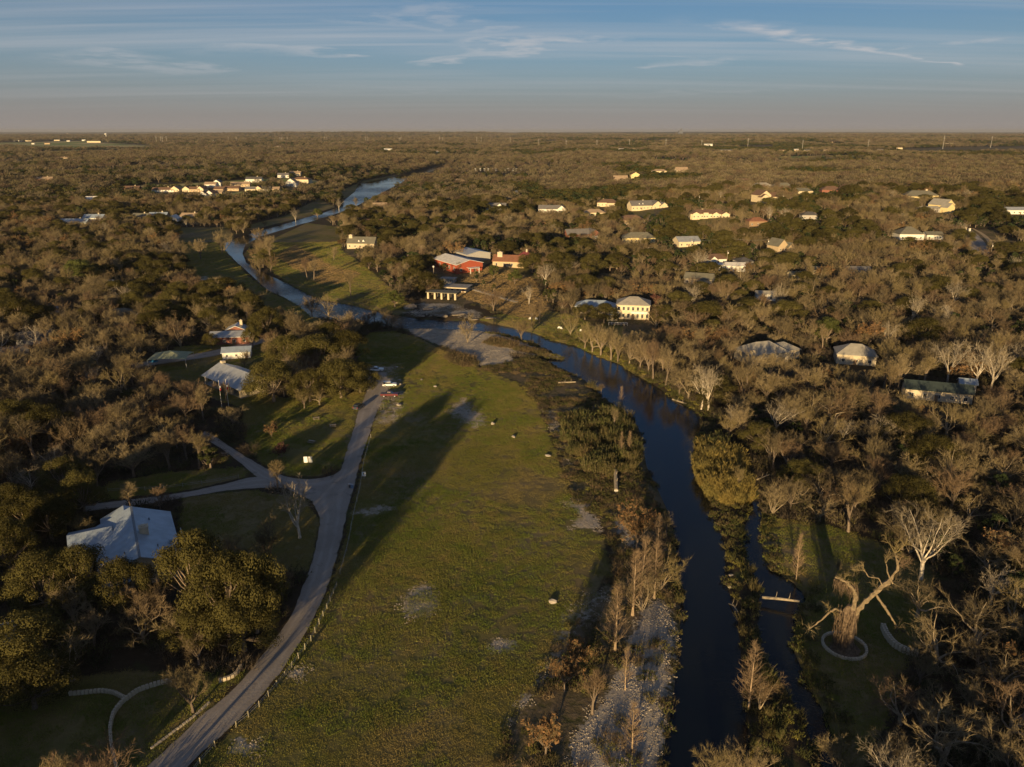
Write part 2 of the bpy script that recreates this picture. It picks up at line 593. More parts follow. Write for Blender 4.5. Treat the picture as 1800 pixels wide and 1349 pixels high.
P_GOLD = [[(775, 494), (800, 480), (850, 468), (905, 478), (938, 490), (970, 545), (940, 562), (895, 555), (850, 538), (808, 522)], [(480, 450), (520, 430), (590, 470), (640, 480), (600, 500), (560, 500)],
          [(1030, 500), (1060, 480), (1110, 486), (1100, 506), (1050, 512)], [(1590, 261), (1840, 257), (1840, 270), (1600, 270)], [(1230, 258), (1360, 255), (1360, 262), (1250, 262)],
          [(1395, 268), (1600, 262), (1600, 266), (1400, 273)], [(1080, 378), (1180, 370), (1210, 385), (1100, 392)], [(1670, 404), (1740, 404), (1800, 432), (1800, 438), (1720, 436)]]
P_ISLET = [(1222, 765), (1217, 800), (1224, 832), (1232, 862), (1247, 886), (1251, 912), (1268, 947), (1273, 975), (1270, 1005), (1280, 1050), (1292, 1077), (1295, 1119), (1300, 1180), (1306, 1269), (1312, 1349), (1312, 1600), (1500, 1600), (1462, 1349), (1440, 1270),
           (1405, 1225), (1375, 1190), (1345, 1150), (1338, 1090), (1342, 1040), (1330, 1000), (1320, 955), (1330, 900), (1335, 850), (1300, 790), (1260, 765)]
P_GRAVEL = [
    ([(713, 578), (765, 578), (823, 580), (860, 585), (905, 598), (940, 611), (965, 621), (997, 634), (957, 630), (930, 623), (895, 618), (902, 634), (870, 641), (843, 643),
      (833, 632), (803, 618), (765, 603), (725, 589)], 0.95, 4.0),
    ([(975, 1500), (1003, 1300), (1040, 1255), (1070, 1210), (1090, 1165), (1105, 1120), (1125, 1075), (1150, 1055), (1180, 1060), (1186, 1120), (1188, 1160), (1178, 1220),
      (1167, 1290), (1145, 1500)], 0.95, 3.5),
    ([(778, 722), (815, 700), (850, 726), (862, 745), (830, 757), (806, 740)], 0.74, 5.0),
    ([(985, 882), (1040, 872), (1046, 905), (1068, 938), (1000, 930), (1014, 906)], 0.76, 3.0),
    ([(612, 902), (650, 890), (692, 880), (702, 900), (650, 909)], 0.64, 3.0),
    ([(700, 1062), (722, 1022), (765, 1028), (775, 1075), (738, 1092), (703, 1090)], 0.68, 3.0),
    ([(845, 1136), (870, 1120), (917, 1126), (897, 1152), (860, 1152)], 0.7, 3.0),
    ([(985, 1075), (1055, 1020), (1080, 1045), (1015, 1135), (965, 1200), (905, 1290), (868, 1290), (930, 1180)], 0.66, 6.0),
    ([(1075, 900), (1120, 930), (1130, 965), (1100, 965), (1075, 930)], 0.62, 1.5),
    ([(386, 1302), (420, 1290), (472, 1310), (452, 1336), (402, 1330)], 0.85, 1.5),
    ([(500, 1190), (535, 1160), (550, 1180), (520, 1203)], 0.7, 1.2),
    ([(632, 640), (700, 642), (722, 690), (705, 747), (655, 750)], 0.5, 4.0),
    ([(350, 486), (368, 484), (372, 505), (410, 520), (390, 522), (345, 506)], 0.75, 3.0),
    ([(700, 552), (735, 530), (800, 532), (850, 545), (860, 568), (815, 563), (735, 561)], 0.52, 6.0),
    ([(945, 715), (975, 720), (1010, 800), (1000, 850), (985, 800)], 0.5, 2.0),
]
G_MEADOW, G_WEEDS = gpoly(P_MEADOW), gpoly(P_WEEDS)
G_LAWNS, G_FIELDS, G_GOLD = [gpoly(p) for p in P_LAWNS], [gpoly(p) for p in P_FIELDS], [gpoly(p) for p in P_GOLD]
G_ISLET = gpoly(P_ISLET)
G_GRAVEL = [(gpoly(p), w, s) for p, w, s in P_GRAVEL]


def fields(x, y):
    f = np.zeros(np.size(x))
    for g in G_FIELDS:
        f = np.maximum(f, 1 - sstep(sdist(x, y, g), -12, 12))
    return f.reshape(np.shape(x))


def cover(x, y):
    """Weights of gravel, grass and dry weeds on the ground."""
    sh = np.shape(x)
    x, y = np.asarray(x, float).ravel(), np.asarray(y, float).ravel()
    w = lambda g, s: 1 - sstep(sdist(x, y, g), -s, s)
    gr = np.zeros_like(x)
    for g, k, s in G_GRAVEL:
        gr = np.maximum(gr, k * w(g, s))
    ga = w(G_MEADOW, 3.0)
    for g in G_LAWNS:
        ga = np.maximum(ga, w(g, 3.0))
    dr = w(G_WEEDS, 3.0)
    for g in G_GOLD:
        dr = np.maximum(dr, w(g, 5.0))
    return gr.reshape(sh), ga.reshape(sh), dr.reshape(sh)


# ------------------------------------------------------------------ plant builders (all real geometry)
def unit(v):
    return v / (np.linalg.norm(v) + 1e-9)


def turn(d, ang, rg):
    """A direction ang radians off d, at a random side."""
    o = unit(np.cross(d, rg.normal(size=3)))
    return unit(d * math.cos(ang) + o * math.sin(ang))


def stem(p, d, L, n, rg, wig, up):
    pts = [p]
    for _ in range(n):
        d = unit(d + rg.normal(size=3) * wig + np.array((0, 0, up)))
        p = p + d * (L / n)
        pts.append(p)
    return pts, d


def sliver(mb, p, d, L, w, rg, mi=0):
    s = unit(np.cross(d, rg.normal(size=3))) * w
    e = p + d * L
    mb.face([p - s, p + s, e], mi)


def along(pts, t):
    k = t * (len(pts) - 1)
    i = min(int(k), len(pts) - 2)
    f = k - i
    return pts[i] * (1 - f) + pts[i + 1] * f, unit(pts[i + 1] - pts[i])


def bare_tree(seed, H=10.0, style='spread', twigs=10, leaf=None):
    """Bare deciduous tree: (trunk and limbs, crown of branches and twigs)."""
    rg = np.random.default_rng(seed)
    tr, cr = MB(), MB()
    tw = 0.018
    S = dict(spread=(0.20, 8, 0.60, 0.80, 0.17, 0.11, 7, 6), upright=(0.30, 5, 0.62, 0.36, 0.10, 0.14, 7, 6), gnarled=(0.16, 6, 0.70, 0.80, 0.30, 0.06, 6, 6),
             pale=(0.24, 7, 0.66, 0.66, 0.16, 0.12, 7, 5), multi=(0.04, 6, 0.78, 0.50, 0.18, 0.10, 7, 6))[style]
    fh, nl, ll, ang, wig, up, nb, ns = S
    r0 = H * (0.026 if style != 'gnarled' else 0.034)
    base = np.array((0.0, 0.0, -0.3))
    pts, d = stem(base, np.array((0, 0, 1.0)), H * fh + 0.3, 4, rg, 0.05, 0.05)
    if style != 'multi':
        tr.tube(pts, [r0 * 1.5, r0 * 1.1, r0, r0 * .95, r0 * .9], 6)
    else:
        r0 *= 0.6
    limbs = []
    lean = rg.random() * 6.28
    for k in range(nl):
        a = lean + 6.283 * k / nl + rg.normal() * 0.35
        tilt = ang * (0.55 + 0.75 * rg.random())
        if k == 0 and style in ('upright', 'pale'):
            tilt *= 0.3
        dd = np.array((math.sin(tilt) * math.cos(a), math.sin(tilt) * math.sin(a), math.cos(tilt)))
        p0 = pts[-1] if (k % 2 == 0 or style == 'multi') else pts[-1] - np.array((0, 0, H * fh * 0.22 * rg.random()))
        L = H * ll * (0.72 + 0.4 * rg.random())
        lp, _ = stem(p0, dd, L, 6, rg, wig, up)
        rl = r0 * (0.62 if style != 'multi' else 1.0)
        tr.tube(lp, [rl, rl * .8, rl * .62, rl * .46, rl * .32, rl * .2, rl * .1], 4)
        limbs.append((lp, L, rl))
    for lp, L, rl in limbs:
        for b in range(nb):
            t = 0.25 + 0.72 * (b + rg.random() * 0.7) / nb
            p, d = along(lp, t)
            Lb = L * (0.52 - 0.25 * t) * (0.7 + 0.5 * rg.random())
            bp_, _ = stem(p, turn(d, 0.5 + 0.5 * rg.random(), rg), Lb, 3, rg, wig * 1.1, up * 1.1)
            rb = max(rl * (1 - t) * 0.5, 0.03)
            cr.tube(bp_, [rb, rb * .7, rb * .45, rb * .2], 3)
            for s_ in range(ns):
                t2 = 0.2 + 0.8 * (s_ + rg.random()) / ns
                p2, d2 = along(bp_, min(t2, 1))
                Ls = Lb * 0.5 * (0.7 + 0.6 * rg.random())
                sp_, _ = stem(p2, turn(d2, 0.45 + 0.5 * rg.random(), rg), Ls, 2, rg, 0.2, 0.12)
                for a_, b_ in ((0, 1), (1, 2)):
                    w = unit(np.cross(sp_[b_] - sp_[a_], rg.normal(size=3))) * (0.024 if a_ == 0 else 0.018)
                    cr.face([sp_[a_] - w, sp_[a_] + w, sp_[b_] + w * .7, sp_[b_] - w * .7])
                for k in range(twigs):
                    t3 = 0.1 + 0.9 * rg.random()
                    p3, d3 = along(sp_, t3)
                    d4 = unit(turn(d3, 0.35 + 0.6 * rg.random(), rg) + np.array((0, 0, 0.15)))
                    sliver(cr, p3, d4, 0.45 + 0.6 * rg.random(), tw, rg)
                    if leaf and rg.random() < leaf:
                        e = p3 + d4 * 0.6
                        u_, v_ = rg.normal(size=3) * 0.16, rg.normal(size=3) * 0.16
                        cr.face([e - u_, e + v_, e + u_, e - v_], 1)
    return tr, cr


def cypress(seed, H=11.0, dens=1.0):
    """Bald cypress in winter: straight leader, fine side branches in a narrow cone."""
    rg = np.random.default_rng(seed)
    tr, cr = MB(), MB()
    pts, _ = stem(np.array((0, 0, -0.3)), np.array((0, 0, 1.0)), H + 0.3, 8, rg, 0.02, 0.05)
    r = H * 0.017
    tr.tube(pts, [r * 1.6] + [r * (1 - i / 8.3) for i in range(1, 9)], 5)
    n = int(95 * dens)
    for k in range(n):
        t = 0.14 + 0.84 * (k + rg.random()) / n
        p, d = along(pts, t)
        a = rg.random() * 6.283
        dd = unit(np.array((math.cos(a), math.sin(a), 0.55 + 0.5 * t)))
        L = H * 0.30 * (1.06 - t) ** 0.75 * (0.7 + 0.5 * rg.random())
        bp_, _ = stem(p, dd, L, 3, rg, 0.10, 0.12)
        cr.tube(bp_, [0.045 * (1.1 - t), 0.03 * (1.1 - t), 0.02, 0.008], 3)
        for s_ in range(int(13 * dens)):
            p2, d2 = along(bp_, 0.15 + 0.85 * rg.random())
            sliver(cr, p2, unit(turn(d2, 0.5 + 0.4 * rg.random(), rg) + np.array((0, 0, 0.2))), 0.4 + 0.5 * rg.random(), 0.016, rg)
    return tr, cr


def leaf_card(mb, p, nrm, s, rg, mi=0):
    a = unit(np.cross(nrm, rg.normal(size=3)))
    b = np.cross(nrm, a)
    mb.face([p - a * s, p - b * s * .7, p + a * s, p + b * s * .7], mi)


def oak(seed, H=11.0, Rr=6.5, lobes=46, per=400, leaf=0.135, cone=0.0):
    """Evergreen broad crown: heavy limbs and leaf sprays gathered in uneven clumps."""
    rg = np.random.default_rng(seed)
    tr, cr = MB(), MB()
    fork = np.array((0, 0, H * 0.22))
    tr.tube([(0, 0, -0.3), (0, 0, H * 0.1), fork], [H * .05, H * .036, H * .033], 6)
    for k in range(lobes):
        a = rg.random() * 6.283
        cz = rg.random() ** 0.75
        rr = math.sqrt(max(1 - cz ** (2.0 if not cone else 1.1), 0.02)) * (0.55 + 0.45 * rg.random() ** 0.5)
        if k < lobes // 5:
            rr *= 0.4
        z = H * (0.26 + 0.64 * cz)
        c = np.array((math.cos(a) * rr * Rr, math.sin(a) * rr * Rr, z))
        sz = Rr * (0.17 + 0.15 * rg.random()) * (1 - 0.35 * cone * cz)
        if k % 2 == 0:
            mid = (fork + c) / 2 + rg.normal(size=3) * 0.3 + np.array((0, 0, -0.3))
            tr.tube([fork, mid, c], [H * .016, H * .011, 0.04], 4)
        m = int(per * (sz / (Rr * 0.27)) ** 2)
        for j in range(m):
            n = unit(rg.normal(size=3) + np.array((0, 0, 0.35)))
            p = c + n * sz * np.array((1, 1, 0.72)) * (0.62 + 0.45 * rg.random())
            leaf_card(cr, p, unit(n + rg.normal(size=3) * 0.32), leaf * (0.6 + 0.7 * rg.random()), rg)
    return tr, cr


def shoots(seed, H=3.0, Rr=1.3, n=60, leaves=9, lw=0.05, ll=0.45, droop=0.0):
    """Thicket of upright shoots with narrow leaves (willow, cane)."""
    rg = np.random.default_rng(seed)
    st, lf = MB(), MB()
    for k in range(n):
        a, r = rg.random() * 6.283, Rr * 0.55 * math.sqrt(rg.random())
        p = np.array((math.cos(a) * r, math.sin(a) * r, -0.1))
        d = unit(np.array((math.cos(a) * r / Rr * 0.55, math.sin(a) * r / Rr * 0.55, 1.0)) + rg.normal(size=3) * 0.08)
        L = H * (0.55 + 0.5 * rg.random())
        sp_, _ = stem(p, d, L, 3, rg, 0.06, 0.02 - droop)
        w = unit(np.cross(d, rg.normal(size=3))) * 0.022
        for i in range(3):
            st.face([sp_[i] - w, sp_[i] + w, sp_[i + 1] + w * .6, sp_[i + 1] - w * .6])
        for j in range(leaves):
            p2, d2 = along(sp_, 0.25 + 0.75 * rg.random())
            sliver(lf, p2, unit(turn(d2, 0.3 + 0.5 * rg.random(), rg)), ll * (0.6 + 0.7 * rg.random()), lw, rg)
    return st, lf


def tuft(seed, size=1.6, n=70, h=0.28, w=0.035, lean=0.5):
    rg = np.random.default_rng(seed)
    mb = MB()
    for k in range(n):
        p = np.array(((rg.random() - .5) * size, (rg.random() - .5) * size, -0.03))
        sliver(mb, p, unit(np.array((rg.normal() * lean, rg.normal() * lean, 1.0))), h * (0.4 + 0.9 * rg.random()), w, rg)
    return mb


def brush(seed, H=1.4, Rr=1.0, n=110, leaf=0):
    """Low tangled undergrowth."""
    rg = np.random.default_rng(seed)
    mb = MB()
    for k in range(n):
        a, r = rg.random() * 6.283, Rr * math.sqrt(rg.random())
        p = np.array((math.cos(a) * r, math.sin(a) * r, -0.05))
        d = unit(np.array((math.cos(a) * 0.35, math.sin(a) * 0.35, 1.0)) + rg.normal(size=3) * 0.35)
        L = H * (0.4 + 0.7 * rg.random())
        sliver(mb, p, d, L, 0.028, rg)
        for j in range(3):
            e = p + d * L * (0.3 + 0.6 * rg.random())
            sliver(mb, e, turn(d, 0.7, rg), L * 0.5, 0.022, rg)
        if leaf:
            for j in range(leaf):
                leaf_card(mb, p + d * L * (0.3 + 0.7 * rg.random()), unit(rg.normal(size=3) + np.array((0, 0, .5))), 0.11, rg, 1)
    return mb


def far_bare(seed, H=9.0, Rr=4.2, n=190):
    """Bare crown for the far wood: fewer, larger sprays of twigs."""
    rg = np.random.default_rng(seed)
    mb = MB()
    for k in range(n):
        nrm = unit(rg.normal(size=3) + np.array((0, 0, 0.5)))
        if nrm[2] < -0.2:
            continue
        p = nrm * np.array((Rr, Rr, H * 0.52)) * (0.35 + 0.6 * rg.random() ** 0.6) + np.array((0, 0, H * 0.42))
        d = unit(nrm + rg.normal(size=3) * 0.4 + np.array((0, 0, 0.4)))
        s = unit(np.cross(d, rg.normal(size=3))) * 0.16
        e = p + d * (1.1 + rg.random())
        mb.face([p - s * .5, p + s * .5, e + s, e - s])
    for k in range(5):
        a = k * 1.26 + rg.random()
        mb.tube([(0, 0, -0.3), (0, 0, H * .2), (math.cos(a) * Rr * .5, math.sin(a) * Rr * .5, H * .72)], [0.22, 0.16, 0.05], 3, 1)
    return mb


def far_leafy(seed, H=8.0, Rr=4.0, n=230, cone=0.0):
    rg = np.random.default_rng(seed)
    mb = MB()
    cs = [np.array((math.cos(a) * r * Rr, math.sin(a) * r * Rr, H * z)) for a, r, z in
          [(rg.random() * 6.283, (0.62 - 0.5 * cone * zz) * (0.5 + .5 * rg.random()), 0.30 + 0.5 * zz) for zz in rg.random(9)]] + [np.array((0, 0, H * .7))]
    for k in range(n):
        c = cs[k % len(cs)]
        nrm = unit(rg.normal(size=3) + np.array((0, 0, 0.35)))
        p = c + nrm * np.array((1, 1, .8)) * Rr * 0.42 * (0.7 + 0.35 * rg.random())
        leaf_card(mb, p, unit(nrm + rg.normal(size=3) * .5), 0.55 * (0.6 + 0.7 * rg.random()), rg)
    return mb


# ------------------------------------------------------------------ scattered stuff (uncountable)
def scatter(name, protos, pts, rot, scl, idx, tilt=None):
    """One stuff object whose geometry nodes set the given meshes at the given spots."""
    c = bpy.data.collections.new(name + '_sources')
    for i, me in enumerate(protos):
        c.objects.link(bpy.data.objects.new('%s_source.%03d' % (name, i), me))
    me = bpy.data.meshes.new(name)
    n = len(pts)
    me.vertices.add(n)
    me.vertices.foreach_set('co', np.ascontiguousarray(pts, np.float32).ravel())
    a = me.attributes.new('turn', 'FLOAT_VECTOR', 'POINT')
    rv = np.zeros((n, 3), np.float32)
    rv[:, 2] = rot
    if tilt is not None:
        rv[:, :2] = tilt
    a.data.foreach_set('vector', rv.ravel())
    a = me.attributes.new('size', 'FLOAT_VECTOR', 'POINT')
    scl = np.asarray(scl, np.float32)
    if scl.ndim == 1:
        scl = np.repeat(scl[:, None], 3, 1)
    a.data.foreach_set('vector', np.ascontiguousarray(scl).ravel())
    a = me.attributes.new('pick', 'INT', 'POINT')
    a.data.foreach_set('value', np.ascontiguousarray(idx, np.int32))
    ob = link(bpy.data.objects.new(name, me))
    ng = bpy.data.node_groups.new(name + '_nodes', 'GeometryNodeTree')
    ng.interface.new_socket('Geometry', in_out='INPUT', socket_type='NodeSocketGeometry')
    ng.interface.new_socket('Geometry', in_out='OUTPUT', socket_type='NodeSocketGeometry')
    N = ng.nodes.new
    gi, go, ip, ci = N('NodeGroupInput'), N('NodeGroupOutput'), N('GeometryNodeInstanceOnPoints'), N('GeometryNodeCollectionInfo')
    ci.inputs['Collection'].default_value = c
    ci.inputs['Separate Children'].default_value = True
    ci.inputs['Reset Children'].default_value = True
    at_ = []
    for nm, ty in (('turn', 'FLOAT_VECTOR'), ('size', 'FLOAT_VECTOR'), ('pick', 'INT')):
        nd = N('GeometryNodeInputNamedAttribute')
        nd.data_type = ty
        nd.inputs['Name'].default_value = nm
        at_.append(nd.outputs['Attribute'])
    er = N('FunctionNodeEulerToRotation')
    L = ng.links.new
    L(gi.outputs[0], ip.inputs['Points'])
    L(ci.outputs[0], ip.inputs['Instance'])
    ip.inputs['Pick Instance'].default_value = True
    L(at_[2], ip.inputs['Instance Index'])
    L(at_[0], er.inputs[0])
    L(er.outputs[0], ip.inputs['Rotation'])
    L(at_[1], ip.inputs['Scale'])
    L(ip.outputs[0], go.inputs[0])
    md = ob.modifiers.new('scatter', 'NODES')
    md.node_group = ng
    return tag(ob, kind='stuff')


def spots(x0, x1, y0, y1, step, rg, jit=0.85):
    """Jittered points over a rectangle of ground."""
    xs, ys = np.arange(x0, x1, step), np.arange(y0, y1, step)
    X, Y = np.meshgrid(xs, ys)
    X = X + (rg.random(X.shape) - .5) * step * jit
    Y = Y + (rg.random(X.shape) - .5) * step * jit
    return X.ravel(), Y.ravel()


def in_view(x, y, side=0.12, top=0.0):
    px, py, dep = pix(x, y, 0.0)
    return (px > -1800 * side) & (px < 1800 * (1 + side)) & (py < 1349 * 1.10) & (y > 40)
# ------------------------------------------------------------------ building materials
def wallm(n, c):
    return mat('wall_' + n, c, 0.85, 0.0, 0.8, 0.10)


def roofm(n, c, rough=0.85, spec=0.2, metal=0.0):
    if 'roof_' + n in MATS:
        return MATS['roof_' + n]
    m = mat('roof_' + n, c, rough, 0.0, 0.5, 0.14, spec=spec, metal=metal)
    if metal:                                                      # standing seams
        q = NT(m.node_tree)
        b = [k for k in m.node_tree.nodes if k.type == 'BSDF_PRINCIPLED'][0]
        wv = q.n('ShaderNodeTexWave', wave_type='BANDS', bands_direction='X', wave_profile='SAW')
        wv.inputs['Scale'].default_value = 0.6
        wv.inputs['Distortion'].default_value = 0.0
        q.put(wv.inputs['Vector'], q.n('ShaderNodeTexCoord').outputs['Object'])
        bp = q.n('ShaderNodeBump')
        bp.inputs['Strength'].default_value = 0.5
        bp.inputs['Distance'].default_value = 0.05
        q.put(bp.inputs['Height'], wv.outputs['Fac'])
        q.put(b.inputs['Normal'], bp.outputs[0])
    return m


WALL = dict(white=wallm('white', (0.68, 0.65, 0.58)), cream=wallm('cream', (0.60, 0.50, 0.34)), stone=wallm('stone', (0.50, 0.42, 0.30)), tan=wallm('tan', (0.46, 0.35, 0.22)),
            red=wallm('red', (0.33, 0.075, 0.04)), brick=wallm('brick', (0.24, 0.10, 0.07)), grey=wallm('grey', (0.36, 0.34, 0.32)), yellow=wallm('yellow', (0.66, 0.53, 0.27)),
            brown=wallm('brown', (0.26, 0.17, 0.10)))
ROOF = dict(brown=roofm('brown', (0.155, 0.095, 0.065)), grey=roofm('grey', (0.16, 0.15, 0.145)), dark=roofm('dark', (0.095, 0.09, 0.088)), olive=roofm('olive', (0.155, 0.145, 0.11)),
            tan=roofm('tan', (0.33, 0.24, 0.16)), white=roofm('white', (0.66, 0.62, 0.56)), bluegrey=roofm('blue_metal', (0.34, 0.40, 0.46), 0.45, 0.5, 0.25),
            silver=roofm('silver_metal', (0.40, 0.41, 0.41), 0.42, 0.5, 0.3), maroon=roofm('maroon', (0.17, 0.045, 0.05)), green=roofm('green', (0.038, 0.052, 0.050)),
            rust=roofm('rust', (0.24, 0.11, 0.065)), pale=roofm('pale', (0.31, 0.285, 0.24)))
M_FRAME = mat('window_frame', (0.70, 0.68, 0.63), 0.6)
M_PANE = mat('window_glass', (0.02, 0.024, 0.028), 0.08, spec=0.6)
M_DOOR = mat('door_paint', (0.20, 0.13, 0.08), 0.6)
M_TRIM = mat('trim_white', (0.72, 0.69, 0.62), 0.7)
M_METAL = mat('metal_grey', (0.35, 0.35, 0.36), 0.5, spec=0.5)
M_DARK = mat('dark_void', (0.03, 0.028, 0.026), 0.9)
M_BUMPER0 = mat('flashing_grey', (0.17, 0.19, 0.21), .6)
M_WOOD = mat('weathered_wood', (0.30, 0.245, 0.18), 0.9, 0.1, 3.0, 0.3)

_winm = {}


def window(parent, p, ry, w, h):
    """A window of frame and pane, standing proud of the wall; ry is the outward direction about z."""
    k = (round(w, 2), round(h, 2))
    if k not in _winm:
        f, g = MB(), MB()
        b = 0.09
        for c, d in (((0, 0, h - b / 2), (w, .08, b)), ((0, 0, b / 2), (w, .08, b)), ((-w / 2 + b / 2, 0, h / 2), (b, .08, h - 2 * b)), ((w / 2 - b / 2, 0, h / 2), (b, .08, h - 2 * b)), ((0, 0, h / 2), (.05, .05, h - 2 * b))):
            f.box(c, d)
        g.box((0, 0.02, h / 2), (w - 2 * b, .03, h - 2 * b))
        _winm[k] = (f.mesh('window', M_FRAME), g.mesh('pane', M_PANE))
    o = link(bpy.data.objects.new('window', _winm[k][0]), parent)
    o.location = p
    o.rotation_euler = (0, 0, ry)
    link(bpy.data.objects.new('pane', _winm[k][1]), o)


def block(root, b, wm, rm, ov=0.45, wallname='wall'):
    """One volume: walls up to the eaves (with gables) and a roof of real thickness."""
    x0, y0, L, Wd, h, rt, rh = b[:7]
    ax = b[7] if len(b) > 7 else 'x'
    z0 = b[8] if len(b) > 8 else 0.0
    a = MB()
    x1, y1 = x0 + L / 2, y0 + Wd
    x0_ = x0 - L / 2
    lo = -1.2 if z0 == 0 else z0
    h = h + z0
    P = [(x0_, y0), (x1, y0), (x1, y1), (x0_, y1)]
    for i in range(4):
        p, r = P[i], P[(i + 1) % 4]
        a.face([(*p, lo), (*r, lo), (*r, h), (*p, h)])
    mx, my = (x0_ + x1) / 2, (y0 + y1) / 2
    T = 0.22
    r = MB()

    def slab(pts):
        up = [Vector(p) for p in pts]
        dn = [p - Vector((0, 0, T)) for p in up]
        r.face(up)
        r.face(dn[::-1])
        for i in range(len(up)):
            j = (i + 1) % len(up)
            r.face([up[j], up[i], dn[i], dn[j]])
    e = T + 0.02
    if rt == 'gable':
        if ax == 'x':
            k = rh / (Wd / 2)
            a.face([(x0_, y1, h), (x0_, y0, h), (x0_, my, h + rh)])
            a.face([(x1, y0, h), (x1, y1, h), (x1, my, h + rh)])
            lo_ = h - ov * k + e
            slab([(x0_ - ov, y0 - ov, lo_), (x1 + ov, y0 - ov, lo_), (x1 + ov, my, h + rh + e), (x0_ - ov, my, h + rh + e)])
            slab([(x1 + ov, y1 + ov, lo_), (x0_ - ov, y1 + ov, lo_), (x0_ - ov, my + .004, h + rh + e), (x1 + ov, my + .004, h + rh + e)])
        else:
            k = rh / (L / 2)
            a.face([(x0_, y0, h), (x1, y0, h), (mx, y0, h + rh)])
            a.face([(x1, y1, h), (x0_, y1, h), (mx, y1, h + rh)])
            lo_ = h - ov * k + e
            slab([(x1 + ov, y0 - ov, lo_), (x1 + ov, y1 + ov, lo_), (mx, y1 + ov, h + rh + e), (mx, y0 - ov, h + rh + e)])
            slab([(x0_ - ov, y1 + ov, lo_), (x0_ - ov, y0 - ov, lo_), (mx - .004, y0 - ov, h + rh + e), (mx - .004, y1 + ov, h + rh + e)])
    elif rt == 'hip':
        E = h + e - .1
        A, B, C, D = (x0_ - ov, y0 - ov, E), (x1 + ov, y0 - ov, E), (x1 + ov, y1 + ov, E), (x0_ - ov, y1 + ov, E)
        if L >= Wd:
            s = Wd / 2
            p, q_ = (x0_ + s, my, h + rh), (x1 - s + .01, my, h + rh)
            fs = [[A, B, q_, p], [C, D, p, q_], [B, C, q_], [D, A, p]]
        else:
            s = L / 2
            p, q_ = (mx, y0 + s, h + rh), (mx, y1 - s + .01, h + rh)
            fs = [[A, B, p], [B, C, q_, p], [C, D, q_], [D, A, p, q_]]
        for f in fs:
            r.face(f)
        dn = [(v[0], v[1], v[2] - T) for v in (A, B, C, D)]
        r.face(dn[::-1])
        for i, (u_, v_) in enumerate(((A, B), (B, C), (C, D), (D, A))):
            r.face([v_, u_, dn[i], dn[(i + 1) % 4]])
    elif rt == 'shed':
        a.face([(x1, y0, h), (x1, y1, h), (x1, y1, h + rh)])
        a.face([(x0_, y1, h), (x0_, y0, h), (x0_, y1, h + rh)])
        a.face([(x1, y1, h), (x0_, y1, h), (x0_, y1, h + rh), (x1, y1, h + rh)])
        k = rh / Wd
        slab([(x0_ - ov, y0 - ov, h - ov * k + e), (x1 + ov, y0 - ov, h - ov * k + e), (x1 + ov, y1 + ov, h + rh + ov * k + e), (x0_ - ov, y1 + ov, h + rh + ov * k + e)])
    else:
        slab([(x0_ - ov, y0 - ov, h + e), (x1 + ov, y0 - ov, h + e), (x1 + ov, y1 + ov, h + e), (x0_ - ov, y1 + ov, h + e)])
    a.build(wallname, wm, root)
    return r.build('roof', rm, root)


CLEAR = []          # (x, y, radius, reach towards the viewer) kept free of trees
LANDMARK = []       # (phrase, x, y)


def house(name, label, px, py, yaw, blocks, wall, roof, wins=(), doors=(), chim=None, cat='house', group=None, mark=None, clear=14.0, walls=None, ov=0.45, dormers=()):
    p = at(px, py)
    root = thing(name, label, cat, tuple(p), R(yaw), group)
    out = []
    for i, b in enumerate(blocks):
        out.append(block(root, b, WALL[walls[i]] if walls else WALL[wall], ROOF[roof if isinstance(roof, str) else roof[i]], ov))
    for bi, side, n, z, w, h in wins:
        x0, y0, L, Wd = blocks[bi][:4]
        for k in range(n):
            t = (k + 0.5) / n
            if side == 'f':
                window(root, (x0 - L / 2 + L * t, y0 - 0.045, z), 0, w, h)
            elif side == 'r':
                window(root, (x0 + L / 2 + 0.045, y0 + Wd * t, z), R(90), w, h)
            else:
                window(root, (x0 - L / 2 - 0.045, y0 + Wd * t, z), R(-90), w, h)
    for bi, t, w, h in doors:
        x0, y0, L, Wd = blocks[bi][:4]
        d = MB()
        d.box((x0 - L / 2 + L * t, y0 - 0.04, h / 2), (w, .1, h))
        d.build('door' if w < 2 else 'garage_door', M_DOOR if w < 2 else M_TRIM, root)
    if chim:
        for cx, cy_, top, wd in ([chim] if not isinstance(chim[0], (tuple, list)) else chim):
            c = MB()
            c.box((cx, cy_, top / 2), (wd, wd * .8, top))
            c.box((cx, cy_, top + .1), (wd + .25, wd * .8 + .25, .2))
            c.box((cx, cy_, top + .35), (wd * .5, wd * .4, .3))
            c.build('chimney', WALL['stone'], root)
    for dx, dy, dz, dw in dormers:
        g = MB()
        g.face([(dx - dw / 2, dy, dz), (dx + dw / 2, dy, dz), (dx, dy, dz + dw * .8)])
        g.face([(dx + dw / 2, dy, dz), (dx + dw / 2, dy + dw, dz), (dx, dy + dw * 1.4, dz + dw * .8), (dx, dy, dz + dw * .8)])
        g.face([(dx - dw / 2, dy + dw, dz), (dx - dw / 2, dy, dz), (dx, dy, dz + dw * .8), (dx, dy + dw * 1.4, dz + dw * .8)])
        g.build('dormer', M_TRIM, root)
    L = max(b[2] for b in blocks)
    c, s = math.cos(R(yaw)), math.sin(R(yaw))
    for b in blocks:
        lx, ly = b[0], b[1] + b[3] / 2
        CLEAR.append((p[0] + lx * c - ly * s, p[1] + lx * s + ly * c, max(b[2], b[3]) * 0.5 + 2.5, clear))
    if mark:
        LANDMARK.append((mark, p[0], p[1]))
    return root


